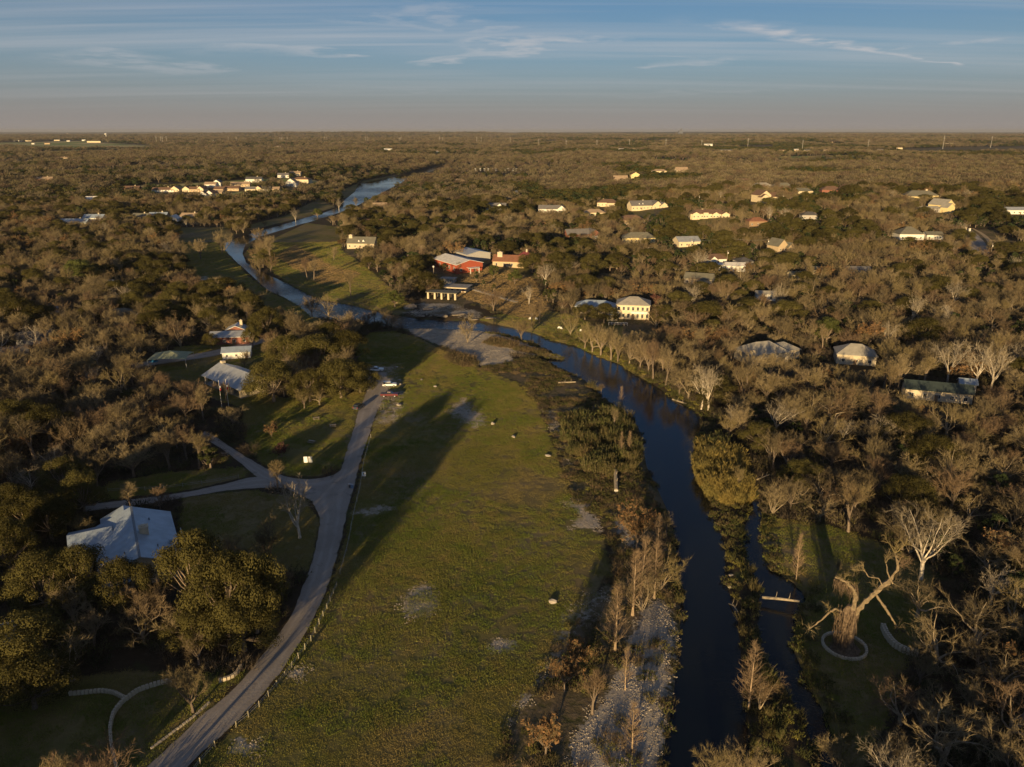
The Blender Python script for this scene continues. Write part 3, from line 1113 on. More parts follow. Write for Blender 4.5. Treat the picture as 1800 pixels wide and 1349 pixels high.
# near left
h1 = house('park_house', 'house with wide blue-grey metal roof and stone chimney beside the gravel drive', 254, 1029, 29,
           [(0, 0, 14.4, 23.0, 3.4, 'gable', 3.0, 'y'), (-8.4, 12.0, 7.5, 12.0, 3.0, 'gable', 2.3, 'x'), (-1.5, 23.02, 9.0, 4.0, 3.2, 'gable', 2.0, 'y'), (-4.6, -2.0, 4.4, 3.0, 2.8, 'shed', .7)], 'stone', 'bluegrey',
           wins=[(0, 'r', 6, 1.0, 1.3, 1.4), (0, 'f', 3, 1.0, 1.3, 1.4)], doors=[(0, 0.5, 1.1, 2.1)], chim=(1.6, 10.6, 7.4, 1.7), mark='the blue-roofed house', clear=7)
dk = MB()
for k in range(5):
    dk.box((8.9, 12 + k * 1.6, 0.5), (0.12, 0.12, 1.6))
dk.box((8.9, 15.2, 1.3), (0.14, 6.8, 0.1))
dk.build('porch_rail', M_TRIM, h1)
rc_ = MB()
rc_.box((0, 11.5, 6.66), (0.5, 23.9, 0.10))
rc_.build('ridge_cap', M_BUMPER0, h1)
for vx, vy in ((3.6, 5.0), (-2.5, 4.0), (3.0, 17.5)):
    vz = 3.4 + 3.0 * (1 - abs(vx) / 7.2)
    vn = MB()
    vn.tube([(vx, vy, vz), (vx, vy, vz + .75)], .14, 7, cap=True)
    vn.build('vent_pipe', M_BUMPER0, h1)
house('cottage', 'grey metal roof corner of a cottage among dark trees below the blue-roofed house', -8, 1172, 24, [(-2.5, 0, 11, 8, 3.0, 'gable', 2.2, 'x')], 'stone', 'bluegrey',
      wins=[(0, 'f', 3, 1, 1.2, 1.2)], chim=(-0.5, 4.0, 6.4, 1.0), clear=2)
house('shed', 'small white board shed with blue metal roof behind the pavilion', 416, 631, 12, [(0, 0, 10.5, 6.0, 2.7, 'gable', 1.3, 'x')], 'white', 'bluegrey',
      wins=[(0, 'f', 3, 0.9, 0.9, 1.0), (0, 'l', 1, 0.9, 0.9, 1.0)], doors=[(0, 0.86, 1.0, 2.0)], cat='shed', mark='the white shed', clear=10)
house('red_cottage', 'low red-walled cottage with grey tin roof and stone chimney under the oaks', 404, 606, 8, [(0, 0, 16, 9, 3.2, 'gable', 1.4, 'x'), (1.5, 7, 8, 6, 4.4, 'gable', 1.7, 'y')], 'brick', 'silver',
      wins=[(0, 'f', 4, 1, 1.2, 1.2)], doors=[(0, 0.6, 1.1, 2.1)], chim=(3.2, 11, 7.6, 1.1), mark='the red-walled cottage', clear=12)
for lb, x, y, yaw, bl, wl, rf in (
        ('grey shingle house half hidden in the bare left wood', 212, 566, 18, [(0, 0, 13, 9, 3, 'hip', 2.6)], 'cream', 'olive'),
        ('long grey roof deep in the left wood below the rusty tree', 62, 606, 30, [(0, 0, 13, 7, 3, 'gable', 2.0, 'x')], 'grey', 'dark'),
        ('dark barn roof at the left wood near the old grey roof', 18, 640, 34, [(0, 0, 13, 8, 3.2, 'gable', 2.4, 'x')], 'brown', 'dark'),
        ('blue-grey roofed house with white rail in the left wood', 74, 562, 8, [(0, 0, 15, 9, 3, 'gable', 2.0, 'x')], 'white', 'bluegrey'),
        ('blue roofed cabin behind the yellow-green oak', 183, 508, 0, [(0, 0, 9, 7, 2.8, 'gable', 1.6, 'x')], 'grey', 'bluegrey'),
        ('white roofed trailer beside the shingle house', 236, 563, 5, [(0, 0, 6, 3, 2.4, 'flat', 0)], 'white', 'white')):
    house('wood_house', lb, x, y, yaw, [b for b in bl], wl, rf, wins=[(0, 'f', 3, 1, 1.1, 1.2)], mark=None, clear=1)
LANDMARK.append(('the shingle house', *at(212, 566)[:2]))

# pavilion
p1, p2 = at_z(387, 637, 6.2), at_z(453, 661, 6.2)
dv = p2 - p1
PL = float(np.hypot(dv[0], dv[1]))
pyaw = math.atan2(dv[1], dv[0])
pc = (p1 + p2) / 2
pav = thing('park_pavilion', 'open park pavilion with streaked grey metal gable roof on stone piers', 'pavilion', (pc[0], pc[1], hz(pc[0], pc[1])), pyaw)
r = MB()
HW = 6.6
for s in (-1, 1):
    up = [Vector((-PL / 2 - .5, s * (HW + .8), 3.0)), Vector((PL / 2 + .5, s * (HW + .8), 3.0)), Vector((PL / 2 + .5, s * .003, 6.2)), Vector((-PL / 2 - .5, s * .003, 6.2))]
    if s > 0:
        up = up[::-1]
    dn = [u_ - Vector((0, 0, .2)) for u_ in up]
    r.face(up)
    r.face(dn[::-1])
    for i in range(4):
        r.face([up[(i + 1) % 4], up[i], dn[i], dn[(i + 1) % 4]])
r.build('roof', ROOF['silver'], pav)
for k in range(5):
    for s in (-1, 1):
        c = MB()
        c.box((-PL / 2 + .8 + k * (PL - 1.6) / 4, s * (HW - .2), 1.55), (0.8, 0.8, 3.3))
        c.build('pier', WALL['stone'], pav)
w_ = MB()
xe = PL / 2 - .6
w_.box((xe, 0, .55), (.4, 2 * HW - 1.2, 1.3))
for s in (-1, 0, 1):
    w_.box((xe, s * (HW - 1.4), 1.95), (.4, 1.6, 1.5))
w_.face([(xe + .19, -HW, 2.72), (xe + .19, HW, 2.72), (xe + .19, 0, 5.85)])
w_.face([(xe - .19, HW, 2.72), (xe - .19, -HW, 2.72), (xe - .19, 0, 5.85)])
w_.build('gable_wall', WALL['stone'], pav)
c = MB()
c.box((-PL / 2 + 1.0, 0.5, 3.9), (1.5, 1.3, 6.0))
c.build('chimney', WALL['stone'], pav)
s_ = MB()
s_.box((0, 0, -.05), (PL + .6, 2 * HW + 1, .22))
s_.build('floor_slab', mat('concrete', (0.36, 0.34, 0.31), 0.9), pav)
CLEAR.append((pc[0], pc[1], 11, 18))
LANDMARK.append(('the park pavilion', pc[0], pc[1]))
for dx, lab in ((0, 'left'), (1, 'right')):
    px_, py_ = (390, 716) if dx == 0 else (402, 714)
    fp = at(px_, py_)
    fl = thing('flag_pole', 'white flagpole with hanging red, white and blue flag, %s of two at the pavilion' % lab, 'flagpole', tuple(fp), 0, 'flagpoles before the pavilion')
    g = MB()
    g.tube([(0, 0, -.2), (0, 0, 9.0)], [.07, .045], 6, cap=True)
    g.box((0, 0, 9.05), (.14, .14, .14))
    g.build('pole', M_TRIM, fl)
    for nm, cl, za, zb in (('flag_stripe', (0.5, 0.04, 0.04), 5.6, 6.5), ('flag_field', (0.03, 0.05, 0.2), 7.2, 8.5), ('flag_stripe', (0.7, 0.68, 0.64), 6.5, 7.2)):
        g = MB()
        for k in range(4):
            xa, xb = .05 + k * .11, .05 + (k + 1) * .11
            ya, yb = (.07, -.07) if k % 2 else (-.07, .07)
            g.face([(xa, ya, za + k * .06), (xb, yb, za + k * .06), (xb, yb, zb), (xa, ya, zb)])
        m = mat('cloth_%d' % int(cl[0] * 100), cl, 0.9)
        g.build(nm, m, fl)

# shade canopy over the playground
cp = at(302, 641)
cano = thing('shade_canopy', 'pale green fabric shade canopy peaked on posts above the play yard', 'canopy', tuple(cp), R(6))
g = MB()
a_, b_ = 7.2, 5.2
ap = Vector((0, 0, 5.6))
cor = [Vector((-a_, -b_, 3.4)), Vector((a_, -b_, 3.4)), Vector((a_, b_, 3.4)), Vector((-a_, b_, 3.4))]
for i in range(4):
    u_, v_ = cor[i], cor[(i + 1) % 4]
    m_ = (u_ + v_) / 2 * 0.93
    m_.z = 3.75
    g.face([u_, m_, ap])
    g.face([m_, v_, ap])
g.build('fabric_roof', mat('canvas_green', (0.36, 0.38, 0.24), 0.9, trans=0.2), cano)
for c_ in cor:
    g = MB()
    g.tube([(c_.x * .96, c_.y * .96, -.3), (c_.x * .96, c_.y * .96, 3.45)], .09, 6)
    g.build('post', M_METAL, cano)
CLEAR.append((cp[0], cp[1], 9, 18))
um = thing('blue_parasol', 'small bright blue parasol beside the shade canopy', 'parasol', tuple(at(272, 645)))
g = MB()
for k in range(8):
    a0, a1 = k * math.pi / 4, (k + 1) * math.pi / 4
    g.face([(1.7 * math.cos(a0), 1.7 * math.sin(a0), 2.1), (1.7 * math.cos(a1), 1.7 * math.sin(a1), 2.1), (0, 0, 2.9)])
g.build('cover', mat('cloth_blue', (0.03, 0.22, 0.45), 0.8), um)
g = MB()
g.tube([(0, 0, -.2), (0, 0, 2.85)], .05, 6)
g.build('pole', M_METAL, um)

# right bank, near
h = house('white_mansion', 'two-storey cream house with grey hip roof and tall windows above the riverside lawn', 1112, 562, -10,
          [(0, 0, 15.5, 11.5, 6.9, 'hip', 3.1), (-18.5, 7.5, 19, 9.5, 3.6, 'hip', 2.6), (-9.5, -4.5, 5.0, 4.5, 3.0, 'hip', 1.2)], 'cream', ['pale', 'bluegrey', 'bluegrey'],
          wins=[(0, 'f', 7, 0.9, 1.2, 1.9), (0, 'f', 7, 4.3, 1.2, 1.8), (0, 'r', 4, 4.0, 1.1, 1.6), (0, 'r', 4, 0.9, 1.1, 1.6), (2, 'f', 2, .8, 1.1, 1.4)], doors=[(0, 0.5, 1.3, 2.3)], mark='the two-storey cream house', clear=44)
b_ = MB()
b_.box((3.2, -0.7, 3.2), (8.5, 1.4, 0.18))
b_.box((3.2, -1.38, 3.75), (8.5, 0.07, 0.9))
b_.build('balcony', M_TRIM, h)
dck = thing('garden_deck', 'raised timber garden deck with white rail below the cream house', 'deck', tuple(at(1086, 571)), R(-6))
g = MB()
g.box((0, 0, .55), (9, 4, .2))
g.build('deck_floor', M_WOOD, dck)
for k in range(7):
    g = MB()
    g.box((-4.3 + k * 1.43, -1.9, .55), (.12, .12, 2.0))
    g.build('rail_post', M_TRIM, dck)
g = MB()
g.box((0, -1.9, 1.5), (9, .1, .1))
g.build('rail', M_TRIM, dck)

h = house('red_barn', 'long red barn with white metal gable roof above the golden slope', 826, 479, 33, [(0, 0, 18.5, 31, 5.2, 'gable', 2.3, 'y')], 'red', 'white',
          wins=[(0, 'l', 5, 1.6, 1.6, 2.2), (0, 'f', 3, 1.2, 1.4, 1.8)], doors=[(0, 0.72, 1.4, 2.4)], cat='barn', mark='the red barn', clear=30)
g = MB()
g.box((1.0, -2.4, 3.1), (6.5, 4.6, .2))
g.build('porch_roof', M_TRIM, h)
for dx in (-2.0, 4.0):
    g = MB()
    g.box((dx, -4.4, 1.4), (.3, .3, 3.2))
    g.build('porch_post', M_TRIM, h)
house('grey_barn', 'grey metal-roofed open barn behind the red barn', 842, 459, 30, [(0, 0, 17, 18, 4.6, 'gable', 1.8, 'y')], 'grey', 'silver', cat='barn', clear=10)
house('maroon_house', 'stone house with maroon tiled roof and broad pale chimney beside the red barn', 893, 470, -12, [(0, 0, 20, 11, 3.6, 'gable', 3.2, 'x'), (9, 8, 13, 10, 4.6, 'hip', 3.6)], 'tan', ['rust', 'maroon'],
      wins=[(0, 'f', 4, 1, 1.3, 1.5)], doors=[(0, .4, 1.1, 2.1)], chim=[(-6.0, 4.5, 8.6, 3.2), (9.5, 13, 9.4, 1.0)], mark='the maroon-roofed house', clear=24)
kp = at(797, 514)
house('stone_kiosk', 'flat-roofed stone kiosk with wide pale eaves below the golden slope', 800, 514, -14, [(0, 0, 13, 8, 2.7, 'flat', 0)], 'stone', 'pale', wins=[(0, 'f', 4, .9, 1.4, 1.3)], doors=[(0, .85, 1.0, 2.0)], cat='kiosk', mark='the stone kiosk', clear=26, ov=1.1)
house('slope_cabin', 'small flat-roofed cabin just uphill from the stone kiosk', 786, 499, -10, [(0, 0, 8, 6, 2.6, 'flat', 0)], 'grey', 'pale', wins=[(0, 'f', 2, .9, 1.1, 1.1)], cat='cabin', clear=14, ov=.7)
pg = thing('stone_pergola', 'open pergola of round pale stone columns under a dark slab roof by the river', 'pergola', tuple(at(777, 526)), R(-14))
g = MB()
g.box((0, 2.5, 3.55), (17.5, 7.5, .35))
g.build('roof_slab', ROOF['olive'], pg)
for k in range(5):
    for yy in (-.6, 5.4):
        if yy > 0 and k in (0, 4):
            continue
        g = MB()
        g.tube([(-7.6 + k * 3.8, yy, -.8), (-7.6 + k * 3.8, yy, 3.38)], [.62, .55], 10, cap=True)
        g.build('column', WALL['cream'], pg)
CLEAR.append((at(777, 526)[0], at(777, 526)[1], 11, 26))
LANDMARK.append(('the stone pergola', *at(777, 526)[:2]))
lp = thing('lamp_post', 'tall wooden lamp post with white globe lamp beside the stone kiosk', 'lamp post', tuple(at(763, 501)))
g = MB()
g.tube([(0, 0, -.3), (0, 0, 10.0)], [.2, .14], 6, cap=True)
g.build('pole', M_WOOD, lp)
g = MB()
g.tube([(0, 0, 10.0), (0, 0, 10.35), (0, 0, 10.9), (0, 0, 11.1)], [.25, .55, .5, .15], 8, cap=True)
g.build('lamp_head', M_TRIM, lp)

# houses of the far bank and the hill
HS = [
    ('green-grey cottage with stone chimney and two white dormers above the river bend', 634, 437, -6, [(0, 0, 21, 11, 3.2, 'gable', 4.0, 'x')], 'stone', 'olive', dict(chim=(-8.5, 5, 9.2, 2.6), dormers=[(-1.5, 1.2, 3.9, 2.8), (2.0, 1.2, 3.9, 3.2)], mark='the cottage with white dormers', clear=24)),
    ('tan house with brown hip roof, uphill from the salmon-roofed house', 1068, 363, -6, [(0, 0, 24, 13, 3.4, 'hip', 3.6), (4, -3, 9, 5, 3.2, 'hip', 2.0)], 'cream', 'brown', dict(chim=(-5, 7, 7.6, 1.2), clear=40, mark='the brown hip-roofed house')),
    ('house under a plain salmon-coloured roof between bare trees', 1045, 381, -4, [(0, 0, 22, 12, 3.2, 'hip', 3.2)], 'cream', 'tan', dict(clear=18)),
    ('large grey-roofed house with stepped cream gables on the hill', 1140, 369, 14, [(-6, 2, 24, 13, 3.6, 'gable', 4.4, 'x'), (10, 0, 11, 15, 3.6, 'gable', 4.2, 'y'), (16.5, -2, 9, 12, 3.2, 'gable', 3.2, 'y')], 'cream', 'grey', dict(dormers=[(-9, 3.5, 4.6, 2.4), (-5, 3.5, 4.6, 2.4)], chim=(-3, 9, 9.2, 1.2), clear=40, mark='the house with stepped cream gables')),
    ('long pale ranch house with three small gables under a brown roof', 1246, 384, -3, [(0, 0, 33, 12, 3.3, 'hip', 3.4), (-12, -2.5, 7, 5, 3.2, 'gable', 1.9, 'y'), (-3, -1.5, 4.5, 4, 4.6, 'hip', 1.0), (6, -1.5, 6, 4, 3.2, 'gable', 1.8, 'y'), (14.5, -2.5, 7, 5, 3.2, 'gable', 1.9, 'y')], 'cream', 'brown', dict(chim=(-5, 7, 7.4, 1.1), clear=36, mark='the long pale ranch house')),
    ('broad dark brown hip roof low among trees on the hill', 1112, 395, 8, [(0, 0, 24, 14, 3.2, 'hip', 4.2)], 'tan', 'brown', dict(clear=14)),
    ('brick house whose white garage door faces the street', 1046, 420, 16, [(0, 0, 9, 13, 3.4, 'gable', 3.2, 'y'), (-13, 3, 20, 10, 3.2, 'gable', 3.6, 'x')], 'brick', 'grey', dict(doors=[(0, .5, 5.0, 2.4)], clear=22, mark='the brick house with white garage')),
    ('yellow-lit cream house with dark hipped roof behind the street', 1124, 428, -4, [(0, 2, 25, 12, 3.3, 'hip', 3.8), (-10.5, 0, 6, 6, 3.3, 'hip', 2.0), (3, 0, 7, 6, 3.3, 'hip', 2.0)], 'yellow', 'olive', dict(clear=26, mark='the yellow-lit cream house')),
    ('grey metal-roofed house with pale front under tall trees', 1212, 434, 10, [(0, 0, 17, 13, 3.2, 'gable', 3.0, 'x')], 'cream', 'silver', dict(clear=24, mark='the grey metal-roofed house')),
    ('house with low grey roof and a white gable in the bare wood', 872, 369, -4, [(0, 0, 22, 11, 3.0, 'gable', 3.4, 'x'), (4.5, -3, 8, 6, 3.2, 'gable', 3.2, 'y')], 'white', 'grey', dict(clear=26, mark='the white-gabled grey house')),
    ('small white house with pointed gable and blue roof deep in the wood', 903, 347, -20, [(0, 0, 9, 12, 3.4, 'gable', 3.8, 'y')], 'white', 'bluegrey', dict(clear=26)),
    ('grey-roofed house showing one white gable end to the right', 972, 374, -6, [(-4, 0, 24, 11, 3.2, 'gable', 3.6, 'x'), (9.5, -2, 9, 12, 3.4, 'gable', 3.6, 'y')], 'white', 'grey', dict(clear=22, mark='the house with one white gable')),
    ('tall tan house with bright white gable on the hilltop', 1345, 356, 18, [(0, 0, 13, 15, 6.4, 'gable', 4.4, 'y'), (11, 3, 14, 11, 4.4, 'gable', 3.8, 'x'), (-3, -4, 9, 6, 4.8, 'gable', 3.0, 'y')], 'cream', 'brown', dict(clear=40, mark='the tall tan hilltop house')),
    ('low pale roofed wing behind the tall hilltop house', 1341, 334, 0, [(0, 0, 22, 12, 4.2, 'hip', 3.4)], 'cream', 'pale', dict(clear=12)),
    ('green-roofed house with a row of pale porch columns on the hilltop', 1378, 336, 6, [(0, 0, 26, 14, 3.6, 'hip', 5.0)], 'cream', 'olive', dict(clear=14)),
    ('low cream house with olive roof along the hilltop', 1411, 343, 2, [(0, 0, 24, 12, 3.4, 'hip', 3.2)], 'cream', 'olive', dict(clear=26)),
    ('pinkish brick house half hidden behind a bare hilltop tree', 1462, 342, -6, [(0, 0, 22, 13, 4.2, 'hip', 4.0)], 'brick', 'brown', dict(clear=20)),
    ('house with white pointed gable at the end of the hilltop row', 1492, 339, 10, [(0, 0, 12, 12, 4.2, 'gable', 3.8, 'y')], 'brick', 'brown', dict(clear=26)),
    ('wide cream house with broad olive hip roof in the right wood', 1620, 352, -8, [(0, 0, 32, 15, 4.0, 'hip', 4.6), (-8, -4, 14, 7, 3.2, 'hip', 2.2)], 'yellow', 'olive', dict(clear=34, chim=(6, 8, 10, 2.0), mark='the wide olive-roofed house')),
    ('tall pale yellow house with stacked gables in the right wood', 1668, 374, 26, [(0, 0, 13, 17, 6.0, 'gable', 4.8, 'y'), (-3.5, -4, 10, 7, 4.4, 'gable', 3.6, 'y')], 'yellow', 'pale', dict(clear=34, mark='the tall pale yellow house')),
    ('long low grey roof beside the tall pale yellow house', 1640, 374, 4, [(0, 0, 22, 9, 2.8, 'gable', 1.8, 'x')], 'grey', 'pale', dict(clear=12)),
    ('white house with steep grey pyramid roof and terrace above the right wood', 1602, 422, -4, [(0, 0, 18, 15, 3.6, 'hip', 5.0), (18, 2, 12, 9, 3.0, 'gable', 2.0, 'x')], 'white', 'olive', dict(clear=32, mark='the white house with pyramid roof')),
    ('long pale roof cut off at the edge of the right wood', 1795, 377, 0, [(0, 0, 26, 10, 3.0, 'gable', 2.2, 'x')], 'white', 'silver', dict(clear=22)),
    ('small twin-gabled tan house at the wood lane', 1376, 443, 24, [(0, 0, 9, 12, 3.6, 'gable', 4.4, 'y'), (5.5, -2.5, 6, 9, 2.8, 'gable', 2.8, 'y')], 'tan', 'olive', dict(clear=24, mark='the twin-gabled tan house')),
    ('bright white bungalow with small windows on a green yard', 1293, 478, -6, [(0, 0, 12, 9, 3.0, 'gable', 1.5, 'x'), (-7.0, 4, 6, 7, 2.8, 'flat', 0)], 'white', 'white', dict(clear=26, mark='the bright white bungalow')),
    ('cream cottage with brown gables behind the white bungalow', 1262, 465, 12, [(0, 0, 12, 9, 3.0, 'gable', 2.6, 'x'), (-4, -2, 5, 5, 3.0, 'gable', 2.0, 'y')], 'white', 'brown', dict(clear=18)),
    ('dark-roofed shed right behind the white bungalow', 1312, 470, 10, [(0, 0, 10, 10, 3.0, 'hip', 2.4)], 'grey', 'dark', dict(clear=6)),
    ('dim grey gable roof under bare crowns below the bungalow', 1226, 502, -24, [(0, 0, 16, 9, 3.2, 'gable', 2.6, 'x')], 'stone', 'olive', dict(clear=12)),
    ('white trailer house with grey roof by the dirt yard', 1346, 529, -10, [(0, 0, 10, 6, 2.8, 'gable', 1.2, 'x')], 'white', 'pale', dict(clear=18)),
    ('small yellow garden hut behind the red pickup', 1436, 483, -4, [(0, 0, 6, 5, 2.6, 'gable', 1.4, 'x')], 'cream', 'olive', dict(clear=18)),
    ('low cream hut with broken roofline left of the red pickup', 1400, 492, 8, [(0, 0, 8, 5, 2.5, 'gable', 1.4, 'x')], 'cream', 'olive', dict(clear=18)),
    ('low grey shed hidden in the wood right of the red pickup', 1510, 485, -4, [(0, 0, 14, 8, 2.8, 'gable', 1.6, 'x')], 'grey', 'grey', dict(clear=8)),
    ('broad grey roof with stone porch pillars beneath bare riverside trees', 1352, 640, 18, [(0, 0, 17, 11, 3.4, 'hip', 3.6), (11, 3, 10, 9, 3.0, 'hip', 2.4)], 'stone', 'pale', dict(clear=13, chim=(-7, 1.0, 5.4, 1.4), mark='the porch-pillared house')),
    ('grey shingle house with lit gable wall in the near right wood', 1504, 642, -16, [(0, 0, 14, 10, 3.2, 'hip', 3.4)], 'stone', 'pale', dict(clear=13, mark='the grey shingle house')),
    ('long low cabin with dark green roof in the near right wood', 1648, 706, -18, [(0, 0, 20, 7, 3.0, 'gable', 1.9, 'x')], 'stone', 'green', dict(clear=12, mark='the long green-roofed cabin')),
    ('small blue-roofed hut at the end of the green-roofed cabin', 1700, 690, -18, [(0, 0, 5, 4, 2.4, 'gable', 1.2, 'x')], 'grey', 'bluegrey', dict(clear=8)),
    ('rust-roofed house with dark porch below the tall hilltop house', 1332, 398, 4, [(0, 0, 15, 10, 3.4, 'hip', 3.0)], 'brown', 'rust', dict(clear=18)),
    ('small dark roof peeking from green trees under the hilltop row', 1424, 386, -4, [(0, 0, 14, 9, 3.0, 'hip', 2.6)], 'grey', 'dark', dict(clear=12)),
    ('lone tan house in the left bank wood below the far river reach', 668, 368, 6, [(0, 0, 16, 9, 3.2, 'gable', 3.0, 'x')], 'cream', 'tan', dict(clear=24)),
    ('grey roof sunk in trees above the cottage with white dormers', 654, 398, -8, [(0, 0, 18, 10, 3.0, 'gable', 2.4, 'x')], 'brown', 'brown', dict(clear=12)),
    ('tan roofed house alone in the wood left of the white markers', 808, 322, 4, [(0, 0, 20, 10, 3.4, 'hip', 3.0)], 'tan', 'tan', dict(clear=24)),
    ('pointed brown roofs beyond the wood above the brown hip-roofed house', 1092, 322, 8, [(0, 0, 22, 13, 4.0, 'gable', 6.0, 'x')], 'cream', 'tan', dict(clear=26)),
    ('yellow house with tower gable beyond the pointed brown roofs', 1117, 316, 4, [(0, 0, 14, 10, 7.0, 'gable', 3.6, 'y')], 'yellow', 'brown', dict(clear=26)),
    ('pale long house near the far ridge, nearer the pylons', 1160, 306, 0, [(0, 0, 26, 12, 4, 'hip', 3)], 'cream', 'tan', dict(clear=26)),
    ('white-gabled far house on the wooded rise above the ranch house', 1199, 307, 4, [(0, 0, 20, 12, 6, 'gable', 5, 'x')], 'cream', 'tan', dict(clear=30)),
    ('yellowish house showing between trees left of the hilltop', 1307, 326, -4, [(0, 0, 22, 12, 5, 'hip', 3)], 'yellow', 'brown', dict(clear=26)),
]
for lb, x, y, yaw, bl, wl, rf, kw in HS:
    w = []
    for i, b in enumerate(bl):
        w.append((i, 'f', max(2, int(b[2] / 4)), 0.9, 1.2, 1.4))
        if b[4] > 5.5:
            w.append((i, 'f', max(2, int(b[2] / 4)), 3.9, 1.2, 1.3))
    kw = dict(kw)
    kw['clear'] = kw.get('clear', 14) * 1.35
    bl = [(b[0], b[1], b[2], b[3], b[4] + .6, *b[5:]) for b in bl]
    house('house', lb, x, y, yaw, bl, wl, rf, wins=w, doors=kw.pop('doors', [(0, .47, 1.1, 2.1)]), **kw)

# the village on the left bank, seen far off
VL = [
    ('brown-roofed brick house at the left end of the village row', 230, 336, 'brick', 'brown', 22, 3.4, 0), ('long low white house with brown roof in the village row', 286, 338, 'white', 'brown', 30, 3.0, 0),
    ('small pale gabled house right of the long low white house', 307, 338, 'cream', 'tan', 13, 3.4, 90), ('cream house with pointed gable, left wing of the twin pair', 327, 338, 'cream', 'brown', 10, 4.2, 90),
    ('brown-roofed tan house between the two pointed gables', 340, 338, 'tan', 'brown', 18, 3.8, 0), ('cream house with pointed gable, right wing of the twin pair', 352, 338, 'cream', 'brown', 10, 4.4, 90),
    ('white house behind the twin-gabled pair', 369, 330, 'white', 'tan', 17, 4.4, 0), ('tall white gabled house behind the village row', 381, 329, 'white', 'grey', 12, 6.0, 90),
    ('small tan house in the middle of the village row', 384, 337, 'tan', 'brown', 14, 3.2, 0), ('wide brown-roofed tan house beside the field', 406, 336, 'tan', 'brown', 22, 3.4, 0),
    ('long tan hall at the edge of the golden field', 422, 329, 'tan', 'tan', 28, 3.8, 0), ('dark steep roofs behind the long tan hall', 446, 321, 'white', 'dark', 24, 5.0, 0),
    ('cream stone house low behind trees, first right of the field', 440, 337, 'cream', 'grey', 15, 3.2, 0), ('small cream house next to a bare tree in the village', 454, 337, 'cream', 'brown', 12, 3.2, 90),
    ('cream arched-front house in the village right part', 466, 337, 'white', 'dark', 14, 3.4, 0), ('small low house at the right end of the village row', 483, 337, 'tan', 'tan', 12, 3.0, 0),
    ('bright white house with double gable at the village edge', 511, 328, 'white', 'tan', 17, 5.4, 90), ('tan mansion with brown hip roof behind the white double gable', 528, 322, 'cream', 'brown', 27, 5.4, 1),
    ('tiny white-fronted house beyond the tan mansion', 498, 313, 'white', 'grey', 18, 4.4, 0), ('pale roof among trees furthest behind the tan mansion', 518, 309, 'cream', 'tan', 20, 4.0, 0),
    ('white gabled cottage before the village, left one', 356, 346, 'white', 'brown', 10, 3.2, 90), ('white gabled cottage before the village, right one', 368, 345, 'white', 'brown', 11, 3.4, 90),
    ('low tan cottage beside the two white gabled cottages', 382, 343, 'tan', 'tan', 13, 3.0, 0), ('yellow-lit house among dark oaks below the village', 244, 388, 'yellow', 'olive', 18, 3.6, 0),
    ('blue-grey tin roof among dark oaks below the village', 277, 385, 'grey', 'bluegrey', 18, 3.0, 0), ('small white peaked cottage below the blue-grey tin roof', 303, 391, 'white', 'white', 10, 3.0, 90),
    ('tan-roofed house with bright gable nearest the river trees', 332, 387, 'cream', 'tan', 20, 3.4, 0), ('white house with pale blue roof in the left wood', 163, 390, 'white', 'bluegrey', 20, 3.6, 0),
    ('single white roof gleaming in the upper left wood', 161, 355, 'white', 'white', 15, 3.2, 0), ('long low blue roof under the left wood', 128, 397, 'grey', 'bluegrey', 26, 2.8, 0),
    ('pink house half hidden at the far left', 76, 320, 'brick', 'tan', 26, 4.0, 0), ('pale house in the far left fields', 108, 281, 'cream', 'tan', 34, 4.0, 0), ('long pale barns in a clearing of the far left', 134, 286, 'tan', 'tan', 60, 4.0, 0),
]
for lb, x, y, wl, rf, L, hh, ry in VL:
    b = (0, 0, L, 11, hh, 'gable', 3.0, 'x') if ry == 0 else ((0, 0, L, 14, hh, 'hip', 3.6) if ry == 1 else (0, 0, L, 12, hh, 'gable', L * 0.34, 'y'))
    house('village_house', lb, x, y, RNG.normal() * 7, [b], wl, rf, wins=[(0, 'f', max(2, int(L / 4)), 1.0, 1.4, 1.5)], doors=[(0, .5, 1.2, 2.2)], group='houses of the village across the left bank', clear=42, chim=(L * .2, 6, hh + 4, 1.2) if L > 17 else None)
LANDMARK.append(('the village', *at(400, 337)[:2]))

